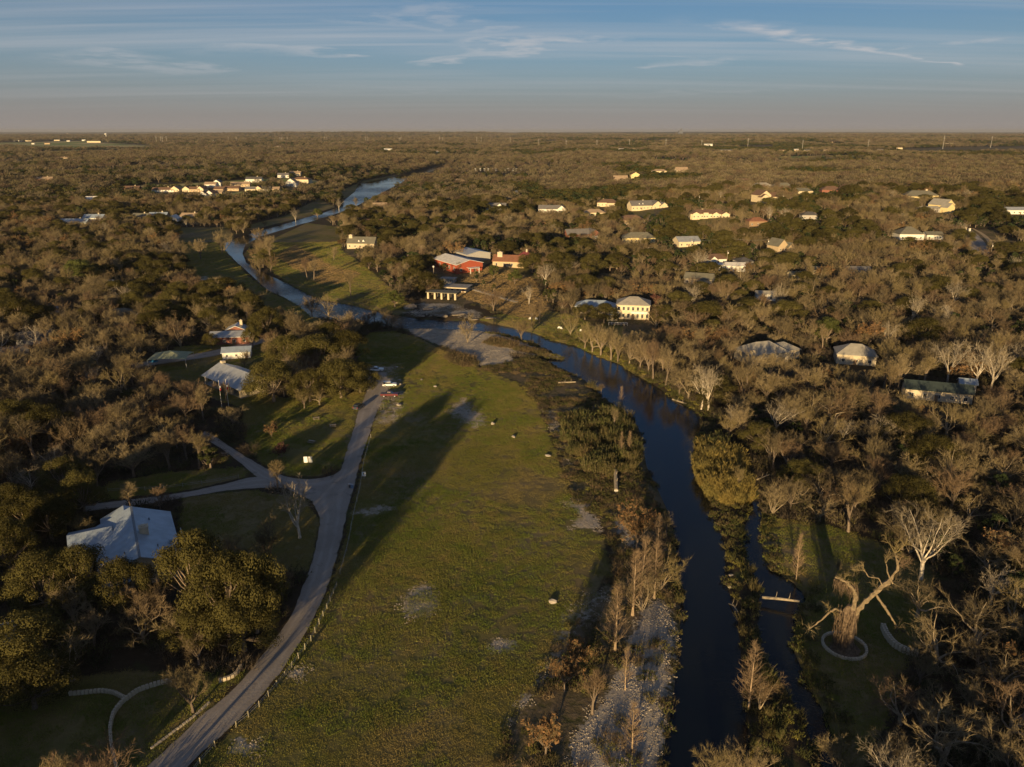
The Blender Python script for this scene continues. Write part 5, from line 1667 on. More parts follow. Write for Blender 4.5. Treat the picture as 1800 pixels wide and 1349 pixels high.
# ------------------------------------------------------------------ landmark trees, each where the photograph shows it
LT = [
    ('multi', 822, 604, 14, 'lone dense bare tree standing on the white gravel bar', 'the tree on the gravel bar', 0.75),
    ('spread', 549, 558, 13, 'bare tree at the water\'s edge of the blue bend, paler of the pair', None, 0.8),
    ('gnarled', 578, 562, 13.5, 'dark leaning bare tree at the water\'s edge of the blue bend', 'the leaning blue-bend tree', 0.8),
    ('upright', 540, 492, 13, 'slender bare tree on the river slope, left of its twin', None, 0.9), ('upright', 552, 493, 13, 'slender bare tree on the river slope, right of its twin', None, 0.9),
    ('upright', 617, 523, 16, 'tall slim bare tree in shade at the foot of the river slope', 'the slim slope tree', 0.7),
    ('spread', 587, 457, 10, 'small leafy-looking bare tree high on the river slope', None, 1.0), ('upright', 476, 464, 17, 'tall bare tree beside the first river bend, foot in sunlight', 'the tall river-bend tree', 0.8),
    ('spread', 457, 486, 14, 'bare tree leaning over the river bend rapids', None, 0.9), ('pale', 520, 394, 16, 'solitary slim tree on the bank of the upper river bend', 'the slim upper-bend tree', 0.6),
    ('pale', 596, 372, 16, 'tall pale bare tree where the river narrows upstream', 'the pale upstream tree', 0.8), ('greenoak', 558, 383, 10, 'round olive-green tree between the upper bends', None, 1.1),
    ('spread', 353, 456, 17, 'bare tree with dark trunk in the left bank field', 'the dark-trunked field tree', 0.8), ('multi', 391, 448, 20, 'largest golden bare tree by the curve of the river', 'the golden river-curve tree', 0.9),
    ('multi', 320, 458, 15, 'wide golden bare tree in the left bank field', None, 1.0), ('spread', 267, 429, 12, 'brown bare tree at the dark edge of the left bank field', None, 1.0), ('greenoak', 222, 442, 9, 'low yellowish tree at the dark field edge', None, 1.3),
    ('greenoak', 143, 500, 15, 'broad yellow-green oak glowing in the left wood', 'the broad yellow-green oak', 1.15), ('greenoak', 141, 386, 13, 'smaller yellow-green tree beside the white house in the left wood', None, 1.0),
    ('oak', 935, 480, 13, 'dark green live oak, left of the great oak clump by the maroon roof', None, 1.1), ('oak', 985, 486, 15, 'great dark live oak in the middle of the clump below the street', 'the great oak clump', 1.2),
    ('oak', 1042, 482, 13, 'dark live oak at the right end of the great clump', None, 1.1), ('oak', 1008, 512, 9, 'smaller live oak in front of the great clump', None, 1.1),
    ('oak', 1062, 568, 9.5, 'shaggy live oak before the two-storey cream house', 'the cream-house oak', 1.15), ('oak', 1028, 562, 8, 'dark oak beside the blue wing of the cream house', None, 1.1),
    ('greenoak', 1452, 606, 12, 'bright green rounded tree alone among bare crowns', 'the bright green tree', 0.95), ('maroon', 1152, 545, 8.5, 'maroon-leaved tree at the right wall of the cream house', None, 0.9),
    ('oak', 482, 706, 14, 'live oak nearest the pavilion in the big oak grove', None, 1.0), ('oak', 545, 706, 11, 'low front live oak of the big grove, by the bare saplings', None, 1.0), ('oak', 600, 700, 13.5, 'live oak over the parking spot, front of the big grove', 'the big oak grove', 1.05),
    ('oak', 634, 690, 11, 'rightmost live oak overhanging the white pickup', None, 0.9), ('oak', 560, 655, 15, 'tallest dark live oak in the middle of the big grove', None, 1.0), ('oak', 615, 645, 14, 'live oak at the river side of the big grove', None, 0.95),
    ('oak', 505, 648, 13, 'live oak behind the shed side of the big grove', None, 0.95), ('oak', 585, 612, 11, 'live oak at the far end of the big grove', None, 1.0), ('oak', 470, 590, 13, 'dark live oak beside the red-walled cottage', None, 0.9),
    ('oak', 372, 614, 7, 'low dark oak before the red-walled cottage', None, 0.8), ('oak', 445, 612, 9, 'dark oak at the right end of the red-walled cottage', None, 0.7), ('upright', 300, 990, 5, 'thin bare sapling against the blue roof edge', None, 1.1), ('spread', 312, 1010, 6, 'bare shrub tree at the right wall of the blue-roofed house', None, 1.0),
    ('oak', 440, 560, 12, 'dark green live oak behind the red-walled cottage', None, 0.9), ('oak', 370, 545, 12, 'live oak above the grey shingle house in the left wood', None, 0.9), ('multi', 612, 580, 9.5, 'golden willow-like bare tree at the river bend', None, 1.2),
    ('multi', 318, 612, 15, 'big golden bare tree beside the shade canopy', 'the golden canopy-side tree', 0.9), ('upright', 288, 606, 10, 'thin bare tree in front of the big golden one', None, 0.9), ('upright', 190, 622, 10, 'pale brown bare tree beside the rusty tree', None, 0.9),
    ('rusty', 131, 618, 11, 'bare tree with rusty top leaves standing out of the left wood', 'the rusty-topped tree', 0.95),
    ('spread', 430, 648, 8, 'pale bare tree with white stem between shed and pavilion', None, 0.7), ('spread', 535, 718, 7.5, 'forked bare sapling in front of the big oak grove', None, 0.9), ('gnarled', 562, 712, 7.5, 'pale twisting bare tree in front of the big oak grove', None, 0.9),
    ('spread', 398, 705, 8, 'bare tree with open crown beside the flagpoles', None, 0.9), ('rusty', 478, 768, 5, 'rusty shrub on the dark picnic lawn', None, 1.1), ('maroon', 495, 805, 4.5, 'round dark russet bush on the picnic lawn', 'the russet bush', 1.4),
    ('pale', 527, 946, 13.5, 'white-limbed bare sycamore at the road fork, top in sunlight', 'the sycamore at the road fork', 0.85),
    ('oak', 405, 1118, 17, 'great live oak overhanging the road bend, middle of three', 'the road-bend oaks', 0.72), ('oak', 452, 1112, 16.5, 'live oak leaning to the road, right of three', None, 0.58), ('oak', 352, 1080, 16.5, 'live oak nearest the blue-roofed house, left of three at the road bend', None, 0.68),
    ('oak', 345, 1140, 8, 'dark low live oak behind the round bare tree', None, 1.0),
    ('oak', 86, 1082, 13, 'golden-topped live oak at the picture edge below the blue roof', None, 0.75), ('oak', 150, 1062, 13, 'live oak just below the blue roof', None, 0.7), ('oak', 228, 1088, 12.5, 'dark live oak between blue roof and road oaks', None, 0.66),
    ('oak', 20, 1010, 12, 'live oak at the far left under the dark grove', None, 0.75), ('oak', 92, 952, 11, 'olive live oak left of the blue-roofed house', None, 0.78), ('oak', 150, 905, 11, 'live oak behind the blue-roofed house', None, 0.78),
    ('oak', 35, 925, 11, 'dark live oak in the left grove by the gravel drive', None, 0.78), ('oak', 118, 870, 10, 'yellow-lit oak at the end of the gravel drive', None, 0.9), ('oak', 62, 1245, 9, 'black-green oak in the shaded yard', None, 1.1), ('oak', 10, 1210, 8, 'oak beside the grey cottage roof', None, 1.0),
    ('gnarled', 128, 1196, 10, 'wide bare tree with arching limbs in the shaded yard', 'the arching yard tree', 1.1), ('spread', 340, 1252, 9, 'round bare tree with dense twigs beside the road', 'the round roadside tree', 0.95), ('spread', 350, 1168, 8, 'thin bare tree behind the round one', None, 0.8),
    ('cypress', 1081, 1147, 13, 'tall golden cypress with straight pale trunk at the gravel edge', 'the tall golden cypress', 1.0), ('cypress', 1112, 1082, 13.5, 'golden cypress in the middle of the riverside clump', None, 1.0), ('cypress', 1126, 1064, 14.5, 'tallest cypress of the riverside clump', 'the riverside cypress clump', 1.0),
    ('cypress', 1150, 1052, 12.5, 'cypress overhanging the river, right of the clump', None, 1.0), ('multi', 1128, 1078, 10, 'leaning many-stemmed bare tree at the foot of the cypress clump', None, 0.9), ('multi', 1160, 1040, 10, 'pale feathery bare tree over the river bank', None, 0.9),
    ('cypress', 1154, 990, 10.5, 'olive-brown cypress behind the riverside clump', None, 1.2), ('rusty', 1120, 966, 12, 'round rusty-leaved tree above the stony bank', 'the round rusty tree', 0.85), ('upright', 1172, 945, 6, 'grey bare sapling standing in the river edge', None, 0.9),
    ('cypress', 1099, 1213, 8, 'slender golden cypress sapling on the gravel', None, 0.8), ('upright', 1041, 1255, 9, 'leaning pale sapling at the left edge of the gravel', None, 0.8), ('cypress', 1111, 1321, 8.5, 'twin-stemmed pale sapling in the middle of the gravel', None, 1.1),
    ('rusty', 959, 1330, 8.5, 'rusty-leaved shrub tree at the bottom of the meadow', 'the rusty meadow shrub', 0.75), ('rusty', 992, 1216, 7.5, 'thin rusty-leaved tree among stony weeds', None, 0.7), ('rusty', 1014, 1178, 7, 'rusty seed-headed tree left of the tall golden cypress', None, 0.8),
    ('cypress', 1316, 1246, 12, 'pale bare cypress on the islet at the dark river', 'the pale islet cypress', 1.05), ('multi', 1335, 1250, 7, 'low bare thicket tree beside the islet cypress', None, 1.0), ('spread', 1252, 1385, 8, 'grey-brown bare tree rising from the bottom of the river bank', None, 1.0), ('spread', 1312, 1392, 8, 'bare tree right of the river bottom', None, 1.0),
    ('cypress', 1399, 1022, 10.5, 'slim pale tree at the head of the dark side channel', 'the slim channel tree', 0.7), ('upright', 1468, 1022, 5, 'short thin tree on the dark lawn', None, 0.6), ('pale', 1618, 1018, 15.5, 'large spreading pale-limbed tree at the back of the dark lawn', 'the pale-limbed lawn tree', 0.95),
    ('upright', 1491, 935, 13, 'dark bare tree at the lawn\'s far edge', None, 0.9), ('gnarled', 1645, 1172, 10.5, 'low twisting bare tree before the curved wall', 'the twisting wall tree', 1.1), ('gnarled', 1716, 1140, 12, 'big gnarled tree with lit yellow limbs at the right edge', 'the yellow-limbed gnarled tree', 1.1),
    ('gnarled', 1780, 1105, 11, 'tangled gnarled tree at the right picture edge', None, 1.1), ('gnarled', 1612, 1085, 10, 'gnarled tree reaching over the curved stone wall', None, 1.0), ('gnarled', 1654, 1348, 12, 'broad dark-trunked tree at the bottom right', None, 1.1), ('spread', 1572, 1365, 8, 'lit bare bush tree at the bottom of the dark lawn', None, 1.0),
    ('spread', 1472, 1372, 7.5, 'fan-shaped bare tree at the bottom end of the side channel', None, 1.0), ('gnarled', 1770, 1300, 11, 'sprawling bare tree in the bottom right corner', None, 1.1), ('gnarled', 1750, 1215, 9, 'low bare tree over dark brush at the right edge', None, 1.1),
    ('rusty', 1765, 985, 7, 'rusty-leaved tree at the right edge of the dark lawn', None, 1.3), ('juniper', 1785, 1060, 7, 'dark green juniper at the right edge', None, 1.2),
    ('cypress', 1091, 718, 7.5, 'small bare cypress standing in the river on the inner bend', 'the small cypress in the river', 1.0), ('upright', 1056, 695, 4.5, 'grey bare bush at the inner river bend', None, 1.2), ('willow', 1040, 682, 3, 'round green bush at the inner river bend', None, 1.3),
    ('upright', 1079, 758, 7, 'thin pale sapling rising out of the green willow thicket', None, 0.7), ('cypress', 1106, 800, 7, 'russet sapling at the river side of the willow thicket', None, 0.9), ('cypress', 1092, 805, 7.5, 'russet sapling inside the willow thicket', None, 0.8),
    ('upright', 1298, 868, 7.5, 'thin lit bare tree among the yellow canes', 'the thin cane-side tree', 0.9),
    ('pale', 1233, 720, 15, 'tall white-stemmed sycamore on the right bank, left of the pair', None, 0.75), ('pale', 1245, 721, 15, 'tall white-stemmed sycamore on the right bank, right of the pair', 'the pair of white sycamores', 0.75),
    ('pale', 1665, 674, 16, 'white-branched tree above the green-roofed cabin, leftmost of three', None, 0.8), ('pale', 1714, 680, 16.5, 'white-branched tree above the green-roofed cabin, middle of three', 'the three white-branched trees', 0.85), ('pale', 1742, 684, 15, 'leaning white-branched tree above the green-roofed cabin, rightmost of three', None, 0.9),
    ('spread', 1755, 738, 11, 'fan-shaped lit bare tree right of the green-roofed cabin', 'the fan-shaped tree', 1.0),
    ('rusty', 1526, 716, 7, 'rusty-leaved tree left of the green-roofed cabin', None, 1.2), ('rusty', 1612, 752, 7.5, 'rusty-leaved tree below the green-roofed cabin', None, 1.2), ('rusty', 1481, 745, 5.5, 'small rusty-leaved tree in the dark of the right wood', None, 1.1), ('rusty', 1413, 712, 7, 'rusty brown-leaved tree near the river wood edge', None, 1.1), ('rusty', 1315, 690, 8, 'orange-tinted bare tree behind the white sycamores', None, 0.8),
    ('pale', 1365, 548, 14, 'slim lit tree right of the dirt yard', None, 0.8), ('pale', 930, 535, 10, 'pale-trunked bare tree at the end of the garden steps', 'the garden-step tree', 0.9), ('greenoak', 905, 500, 9, 'round green tree on the golden slope', None, 0.9),
    ('juniper', 838, 496, 6.5, 'dark juniper on the golden slope below the barn porch', None, 0.8), ('juniper', 850, 505, 4.5, 'small dark juniper in the middle of the golden slope', None, 0.8), ('juniper', 868, 512, 4.5, 'small dark juniper low on the golden slope', None, 0.8),
    ('greenoak', 868, 489, 8, 'yellow-green tree at the right end of the barn', None, 0.9), ('juniper', 780, 478, 6, 'dark bush against the long barn wall', None, 1.2), ('upright', 806, 482, 8, 'bare tree in front of the barn roof', None, 0.9),
    ('multi', 700, 530, 13, 'olive-lit bare tree at the left of the river rocks', 'the river-rock tree', 1.0), ('greenoak', 694, 540, 9, 'low yellow-green bushy tree beside the river rocks', None, 1.1), ('multi', 735, 512, 11, 'brown bare tree left of the lamp post', None, 0.9),
    ('upright', 935, 577, 11, 'bare tree on the riverside lawn beside the white chairs', None, 0.7), ('upright', 948, 569, 12, 'bare tree with leaning lit trunk on the riverside lawn', 'the leaning lawn tree', 0.8), ('multi', 1003, 590, 13, 'thick pale-trunked bare tree on the riverside lawn', None, 0.7),
]
for kx, (a, b) in enumerate([(1028, 613), (1041, 619), (1056, 625), (1074, 632), (1086, 637), (1106, 641), (1140, 656), (1148, 667), (1194, 694), (1210, 702), (1125, 648), (1170, 678)]):
    LT.append((('spread', 'gnarled', 'spread', 'upright')[kx % 4], a, b, 12.0 + (kx * 37 % 5) * .6, '%s lit-trunk tree of the right bank row, counted from the white chairs' % ['first', 'second', 'third', 'fourth', 'fifth', 'sixth', 'ninth', 'tenth', 'twelfth', 'thirteenth', 'seventh', 'eleventh'][kx], None, (0.8, 0.75, 1.0, 0.9)[kx % 4]))
CT = []
for kind, a, b, H, lab, mark, wide in LT:
    p = at(a, b)
    plant(kind, p[0], p[1], H, lab, None, None, None, wide, z=p[2])
    CT.append((p[0], p[1], 2.6 if H < 9 else 4.0))
    if mark:
        LANDMARK.append((mark, p[0], p[1]))
CT = np.array(CT)

# ------------------------------------------------------------------ automatic woodland
LANDMARK += [('the road fork', *at(590, 860)[:2]), ('the parked red pickup', *at(685, 694)[:2]), ('the stone ring', *at(1482, 1140)[:2]), ('the channel log', *at(1370, 1066)[:2])]
RDPOLY = np.vstack([RL, RR[::-1]])
PATHS = [gpoly(p) for p in ([(560, 843), (500, 838), (450, 813), (405, 786), (360, 758), (352, 768), (405, 800), (450, 838), (556, 880)],
                            [(470, 838), (400, 850), (250, 876), (150, 888), (150, 899), (260, 886), (400, 862), (500, 857)],
                            [(470, 592), (378, 616), (214, 643), (214, 652), (378, 626), (470, 601)], [(1690, 404), (1700, 422), (1706, 446), (1740, 446), (1714, 402)])]
LAWNSPARSE = G_LAWNS + G_GOLD + G_FIELDS


def free(x, y, pad=1.0, need_h=10.0):
    ok = water_dist(x, y) > 2.5
    ok &= sdist(x, y, G_MEADOW) > pad + 1
    ok &= sdist(x, y, G_WEEDS) > pad
    ok &= sdist(x, y, G_ISLET) > 0.5
    ok &= sdist(x, y, RDPOLY) > pad + 1.5
    for g in PATHS:
        ok &= sdist(x, y, g) > pad + 1
    for g in LAWNSPARSE:
        ok &= sdist(x, y, g) > 0.5
    for g, w, s in G_GRAVEL:
        if w > .5:
            ok &= sdist(x, y, g) > 2
    for cx, cy_, r, reach in CLEAR:
        # keep the footprint and the ground between it and the viewer open
        l = math.hypot(cx, cy_)
        ux, uy = -cx / l, -cy_ / l
        dx, dy = x - cx, y - cy_
        t = np.clip(dx * ux + dy * uy, 0, reach)
        ok &= (dx - t * ux) ** 2 + (dy - t * uy) ** 2 > r * r
    return ok


rg = np.random.default_rng(21)
# near and middle wood: one candidate per tree
X, Y = spots(-640, 640, 52, 950, 7.3, rg)
keep = in_view(X, Y, 0.10) & free(X, Y)
keep &= ((X[:, None] - CT[None, :, 0]) ** 2 + (Y[:, None] - CT[None, :, 1]) ** 2).min(1) > 18 if False else True
X, Y = X[keep], Y[keep]
d = np.full(len(X), 1e9)
for cx, cy_, r in CT:
    d = np.minimum(d, np.hypot(X - cx, Y - cy_) - r)
k2 = d > 1.0
X, Y = X[k2], Y[k2]
clump = vnoise(X, Y, 46, 2.2, 3.3)
leftside = X < np.interp(Y, [50, 130, 250, 330, 450, 700], [20, 25, 35, 0, -60, -140])
u = rg.random(len(X))


def hides_river(x, y, h):
    bad = np.zeros(len(x), bool)
    zg = height(x, y)
    for f_ in (0.35, 0.65, 0.95):
        z_ = zg + h * f_
        t_ = (CAMZ - WATER) / (CAMZ - z_)
        bad |= (sdist(x * t_, y * t_, RIV) < 0) & (y * t_ > 380)
    return bad


p_oak = np.where(leftside, np.where(Y < 150, 0.20, np.where(Y < 330, 0.012, 0.11)), np.where(Y < 330, 0.015, 0.08))
p_oak = p_oak * np.where(clump > 0.55, 2.0, 0.5)
p_jun = np.where(Y < 300, 0.025, np.where(leftside, np.where(Y < 400, 0.02, 0.15), 0.12 + 0.26 * sstep(Y, 380, 560))) * np.where(clump > 0.52, 2.3, 0.25)
kinds = []
for i in range(len(X)):
    r_ = u[i]
    if r_ < p_oak[i]:
        kinds.append('oak')
    elif r_ < p_oak[i] + p_jun[i]:
        kinds.append('juniper')
    else:
        s_ = rg.random()
        kinds.append('spread' if s_ < 0.50 else 'gnarled' if s_ < (0.68 if not leftside[i] else 0.55) else 'upright' if s_ < 0.82 else 'multi' if s_ < 0.92 else 'pale' if s_ < 0.94 else 'rusty' if s_ < 0.965 else 'spread')
kinds = np.array(kinds)
hs = np.where(kinds == 'oak', 8 + 4 * rg.random(len(X)), np.where(kinds == 'juniper', 4.5 + 3.5 * rg.random(len(X)), 6.5 + 6.5 * rg.random(len(X)) ** 1.5))
hs *= 0.85 + 0.35 * vnoise(X, Y, 60, 7.7, 1.2)
_, _, dep = pix(X, Y)
ppx, ppy, _ = pix(X, Y)
hid = hides_river(X, Y, hs) & (rg.random(len(X)) < 0.97)
X, Y, hs, kinds, dep, ppx, ppy = [a_[~hid] for a_ in (X, Y, hs, kinds, dep, ppx, ppy)]
size = hs / dep
vis = (ppx > -20) & (ppx < 1820) & (ppy < 1390)
LIM = dict(bare_tree=285, live_oak=170, juniper_tree=190, sycamore_tree=60, rusty_leaved_tree=45)
used = {}
for o in bpy.data.objects:
    if o.type == 'EMPTY' and o.get('category') == 'tree':
        n_ = o.name.split('.')[0]
        used[n_] = used.get(n_, 0) + 1
order = np.argsort(-size)
single = np.zeros(len(X), bool)
_U = ['', 'first', 'second', 'third', 'fourth', 'fifth', 'sixth', 'seventh', 'eighth', 'ninth']
_TY = ['', '', 'twenty', 'thirty', 'forty', 'fifty', 'sixty', 'seventy']
ORD2 = [_TY[a] + ('-' + _U[b] if b else '') if b else _TY[a][:-1] + 'ieth' for a in range(2, 8) for b in range(10)]
ORD = ['nearest', 'second nearest', 'third nearest', 'fourth nearest', 'fifth nearest', 'sixth nearest', 'seventh nearest', 'eighth nearest', 'ninth nearest', 'tenth nearest',
       'eleventh nearest', 'twelfth nearest', 'thirteenth nearest', 'fourteenth nearest', 'fifteenth nearest', 'sixteenth nearest', 'seventeenth nearest', 'eighteenth nearest', 'nineteenth nearest'] + [o_ + ' nearest' for o_ in ORD2]
LOOK = dict(spread='bare round tree', gnarled='bare twisting tree', upright='bare narrow tree', multi='bare branching tree', pale='pale-barked bare tree', rusty='rusty-leaved tree', oak='dark evergreen oak', juniper='small dark juniper')
LMX = np.array([[l[1], l[2]] for l in LANDMARK])
cand = {}
for i in order:
    nm = NAME[kinds[i]]
    if not vis[i] or used.get(nm, 0) >= LIM[nm]:
        continue
    used[nm] = used.get(nm, 0) + 1
    single[i] = True
    dd = np.hypot(LMX[:, 0] - X[i], LMX[:, 1] - Y[i])
    j = int(np.argmin(dd))
    lx, ly = LMX[j]
    l = math.hypot(lx, ly)
    fwd = ((X[i] - lx) * lx + (Y[i] - ly) * ly) / l
    sid = ((X[i] - lx) * ly - (Y[i] - ly) * lx) / l
    where = ('behind' if fwd > 0 else 'before') if abs(fwd) > abs(sid) else ('to the right of' if sid > 0 else 'to the left of')
    cand.setdefault((kinds[i], j, where), []).append((dd[j], i))
for (kd, j, where), lst in cand.items():
    lst.sort()
    for k, (_, i) in enumerate(lst):
        lab = '%s, %s%s %s' % (LOOK[kd], (ORD[k] + ' ') if len(lst) > 1 and k < len(ORD) else ('last ' if len(lst) > 1 else ''), where, LANDMARK[j][0])
        plant(kd, X[i], Y[i], hs[i], lab, 'trees of the valley wood', int(rg.integers(0, 9)), rg.random() * 6.28, 0.9 + 0.35 * rg.random())

# the rest of the near and middle wood, and all of the far wood, as one mass
WOOD = []


def joined(kind, var):
    tm, cm, tc, mt, mc = PROTO[kind][var]
    mb = MB()
    mb.v, mb.f, mb.m = list(tc[0].v), list(tc[0].f), [0] * len(tc[0].f)
    mb.add(tc[1].v, tc[1].f, 0)
    mb.m[len(tc[0].f):] = [1 + k for k in tc[1].m]
    return mb.mesh('wood_tree', list(mt) + list(mc))


IDX = {}
for kd in ('spread', 'gnarled', 'upright', 'multi', 'pale', 'rusty', 'oak', 'juniper'):
    IDX[kd] = []
    for vv in range(len(PROTO[kd])):
        IDX[kd].append(len(WOOD))
        WOOD.append(joined(kd, vv))
FAR_B, FAR_G = [], []
for i in range(5):
    FAR_B.append(len(WOOD))
    WOOD.append(far_bare(1300 + i, 9, 4.6).mesh('far_bare', [M_TWIGF_SHADED, M_BARK]))
for i in range(4):
    FAR_G.append(len(WOOD))
    WOOD.append(far_leafy(1400 + i, 8, 4.4, cone=(0.0, 0.0, 0.6, 0.6)[i]).mesh('far_leafy', [M_OAK if i < 2 else M_JUN]))

pts, rots, scs, ids = [], [], [], []
rest = ~single
for i in np.where(rest)[0]:
    kd = kinds[i]
    s = hs[i] / PH[kd]
    w = 0.9 + 0.35 * rg.random()
    pts.append((X[i], Y[i], 0))
    rots.append(rg.random() * 6.28)
    scs.append((s * w, s * w, s))
    ids.append(IDX[kd][int(rg.integers(0, len(IDX[kd])))])


def far_band(y0, y1, step, hmul, ext):
    Xf, Yf = spots(-ext, ext, y0, y1, step, rg, 1.0)
    k = in_view(Xf, Yf, 0.05)
    Xf, Yf = Xf[k], Yf[k]
    k = free(Xf, Yf, 1.0)
    op = vnoise(Xf, Yf, 300, 5.2, 9.9) * 0.6 + vnoise(Xf, Yf, 900, 1.2, 2.9) * 0.4
    k &= (op < 0.57) | (rg.random(len(Xf)) < 0.25)
    k &= vnoise(Xf, Yf, 55, 4.7, 2.2) + 0.3 * rg.random(len(Xf)) > 0.30
    Xf, Yf = Xf[k], Yf[k]
    if y0 < 3000:
        k = ~(hides_river(Xf, Yf, np.full(len(Xf), 11.0)) & (rg.random(len(Xf)) < 0.97))
        Xf, Yf = Xf[k], Yf[k]
    g = vnoise(Xf, Yf, 130, 3.2, 6.1) * 0.55 + vnoise(Xf, Yf, 520, 8.2, 0.1) * 0.45
    gp = 0.08 + 0.90 * sstep(g, 0.44, 0.53)
    gp = np.where(Xf > 0, gp * 1.05 + 0.08, gp * 0.85)
    isg = rg.random(len(Xf)) < gp
    hv = vnoise(Xf, Yf, 70, 1.1, 6.6)
    for i in range(len(Xf)):
        s = hmul * (0.45 + 0.75 * rg.random() + 0.45 * hv[i])
        w = 0.95 + 0.4 * rg.random()
        pts.append((Xf[i], Yf[i], 0))
        rots.append(rg.random() * 6.28)
        scs.append((s * w, s * w, s * (0.85 if isg[i] else 0.95)))
        ids.append(FAR_G[int(rg.integers(0, 4))] if isg[i] else FAR_B[int(rg.integers(0, 5))])
    return len(Xf)


n1_ = far_band(950, 1300, 7.6, 1.0, 1100)
n2_ = far_band(1300, 2200, 9.5, 1.1, 1700)
n3_ = far_band(2200, 4200, 13.0, 1.3, 3300)
n4_ = far_band(4200, 8000, 24.0, 1.9, 6200)
n5_ = far_band(8000, 17000, 52.0, 2.6, 13000)
# the wood goes on behind and beside the viewer, where the photograph shows its long shadows coming from
for (xa, xb, ya, yb, st) in ((-190, -56, -120, 100, 7.0), (40, 170, -80, 88, 7.5)):
    Xs, Ys = spots(xa, xb, ya, yb, st, rg)
    k = ~in_view(Xs, Ys, 0.04) & (water_dist(Xs, Ys) > 3) & ((Xs > 0) | (Xs < -84 + 0.2867 * Ys))
    for x_, y_ in zip(Xs[k], Ys[k]):
        s = 0.72 + 0.35 * rg.random() if x_ < 0 else 0.75 + 0.35 * rg.random()
        kd = 'oak' if rg.random() < (0.8 if x_ < 0 else 0.15) else 'spread'
        pts.append((x_, y_, 0))
        rots.append(rg.random() * 6.28)
        scs.append((s, s, s))
        ids.append(IDX[kd][int(rg.integers(0, len(IDX[kd])))])
P = np.array(pts)
P[:, 2] = height(P[:, 0], P[:, 1]) - 0.1
tag(scatter('woodland', WOOD, P, np.array(rots), np.array(scs), np.array(ids)), 'mixed bare and evergreen wood filling the valley to the horizon', 'woodland')
print('WOOD', len(P), 'single', int(single.sum()), used, n1_, n2_, n3_, n4_, n5_)
# ------------------------------------------------------------------ ground cover (uncountable)
rg = np.random.default_rng(33)


def cover_scatter(name, protos, X, Y, smin, smax, label, cat, sink=0.0, pick=None):
    n = len(X)
    s = smin + (smax - smin) * rg.random(n)
    P = np.stack([X, Y, height(X, Y) - sink], -1)
    idx = rg.integers(0, len(protos), n) if pick is None else pick
    o = scatter(name, protos, P, rg.random(n) * 6.283, s, idx)
    return tag(o, label, cat)


# meadow and lawns
X, Y = spots(-150, 130, 62, 330, 0.98, rg)
g_, a_, d_ = cover(X, Y)
k = in_view(X, Y, 0.03) & (a_ > 0.45) & (rg.random(len(X)) > np.clip((g_ + (vnoise(X, Y, 5.5, 2.1, .4) * .6 + vnoise(X, Y, 1.9, 7.1, 3.4) * .4 - .5) * 1.3 - .25) * 1.5, 0, 0.97)) & (water_dist(X, Y) > 1) & (sdist(X, Y, RDPOLY) > 0.5)
for p_ in PATHS:
    k &= sdist(X, Y, p_) > 0.5
k &= rg.random(len(X)) < 1.55 - 1.6 * (vnoise(X, Y, 15, 9.1, 2.2) * .6 + vnoise(X, Y, 5, 3.1, 5.2) * .4)
X, Y = X[k], Y[k]
pr = [tuft(2000 + i, 1.7, 130, 0.13 + .025 * i, 0.045, 0.6).mesh('grass_tuft', M_GRASS if i < 3 else M_LAWN) for i in range(5)]
dryn = vnoise(X, Y, 34, 4.4, 5.5) * .6 + vnoise(X, Y, 9, 1.4, 2.5) * .4
pick = np.where(dryn > 0.52, rg.integers(0, 3, len(X)), rg.integers(2, 5, len(X)))
cover_scatter('meadow_grass', pr, X, Y, 0.8, 1.35, 'short green and tan meadow grass', 'grass', 0.0, pick)
X, Y = spots(-330, 260, 330, 620, 2.6, rg)
g_, a_, d_ = cover(X, Y)
k = in_view(X, Y, 0.03) & ((a_ > 0.5) | (d_ > .6)) & (water_dist(X, Y) > 1) & (rg.random(len(X)) > g_)
pr2 = [tuft(2100 + i, 3.2, 110, 0.32, 0.06, 0.5).mesh('grass_tuft', (M_LAWN, M_GRASS, mat('grass_gold', (0.34, 0.235, 0.105), 0.9, 0.2, .05, .2, trans=.2))[i]) for i in range(3)]
cover_scatter('lawn_grass', pr2, X[k], Y[k], 0.8, 1.3, 'bank and lawn grass beyond the river', 'grass', 0.0, np.where(d_[k] > .6, 2, rg.integers(0, 2, int(k.sum()))))

# weeds and scrub on the stony left bank
X, Y = spots(-60, 80, 62, 345, 1.3, rg)
g_, a_, d_ = cover(X, Y)
patch = vnoise(X, Y, 7, 6.6, 1.1) * .6 + vnoise(X, Y, 2.6, 1.6, 3.1) * .4
bar = np.array([w for w in [1]])
k = in_view(X, Y, 0.03) & (d_ > 0.4) & (water_dist(X, Y) > 0.3) & (rg.random(len(X)) > np.clip(g_ * 1.45 - 0.9 * sstep(vnoise(X, Y, 9, 3.3, 8.8), .58, .72), 0, 0.985)) & (patch > 0.40)
prw = [brush(2200, 0.9, .9, 70, 0).mesh('weed', [M_WEED]), brush(2201, 0.7, .9, 60, 2).mesh('weed', [M_WEED, M_WILLOW]), tuft(2202, 1.6, 120, 0.6, 0.035, 0.45).mesh('weed', M_WEED),
       brush(2203, 0.8, 1.0, 50, 5).mesh('weed', [M_WEED, M_GREEN]), tuft(2204, 1.6, 110, 0.45, 0.035, 0.5).mesh('weed', M_GRASS)]
cover_scatter('riverside_weeds', prw, X[k], Y[k], 0.6, 1.3, 'dry and green weeds on the stony bank', 'weeds')
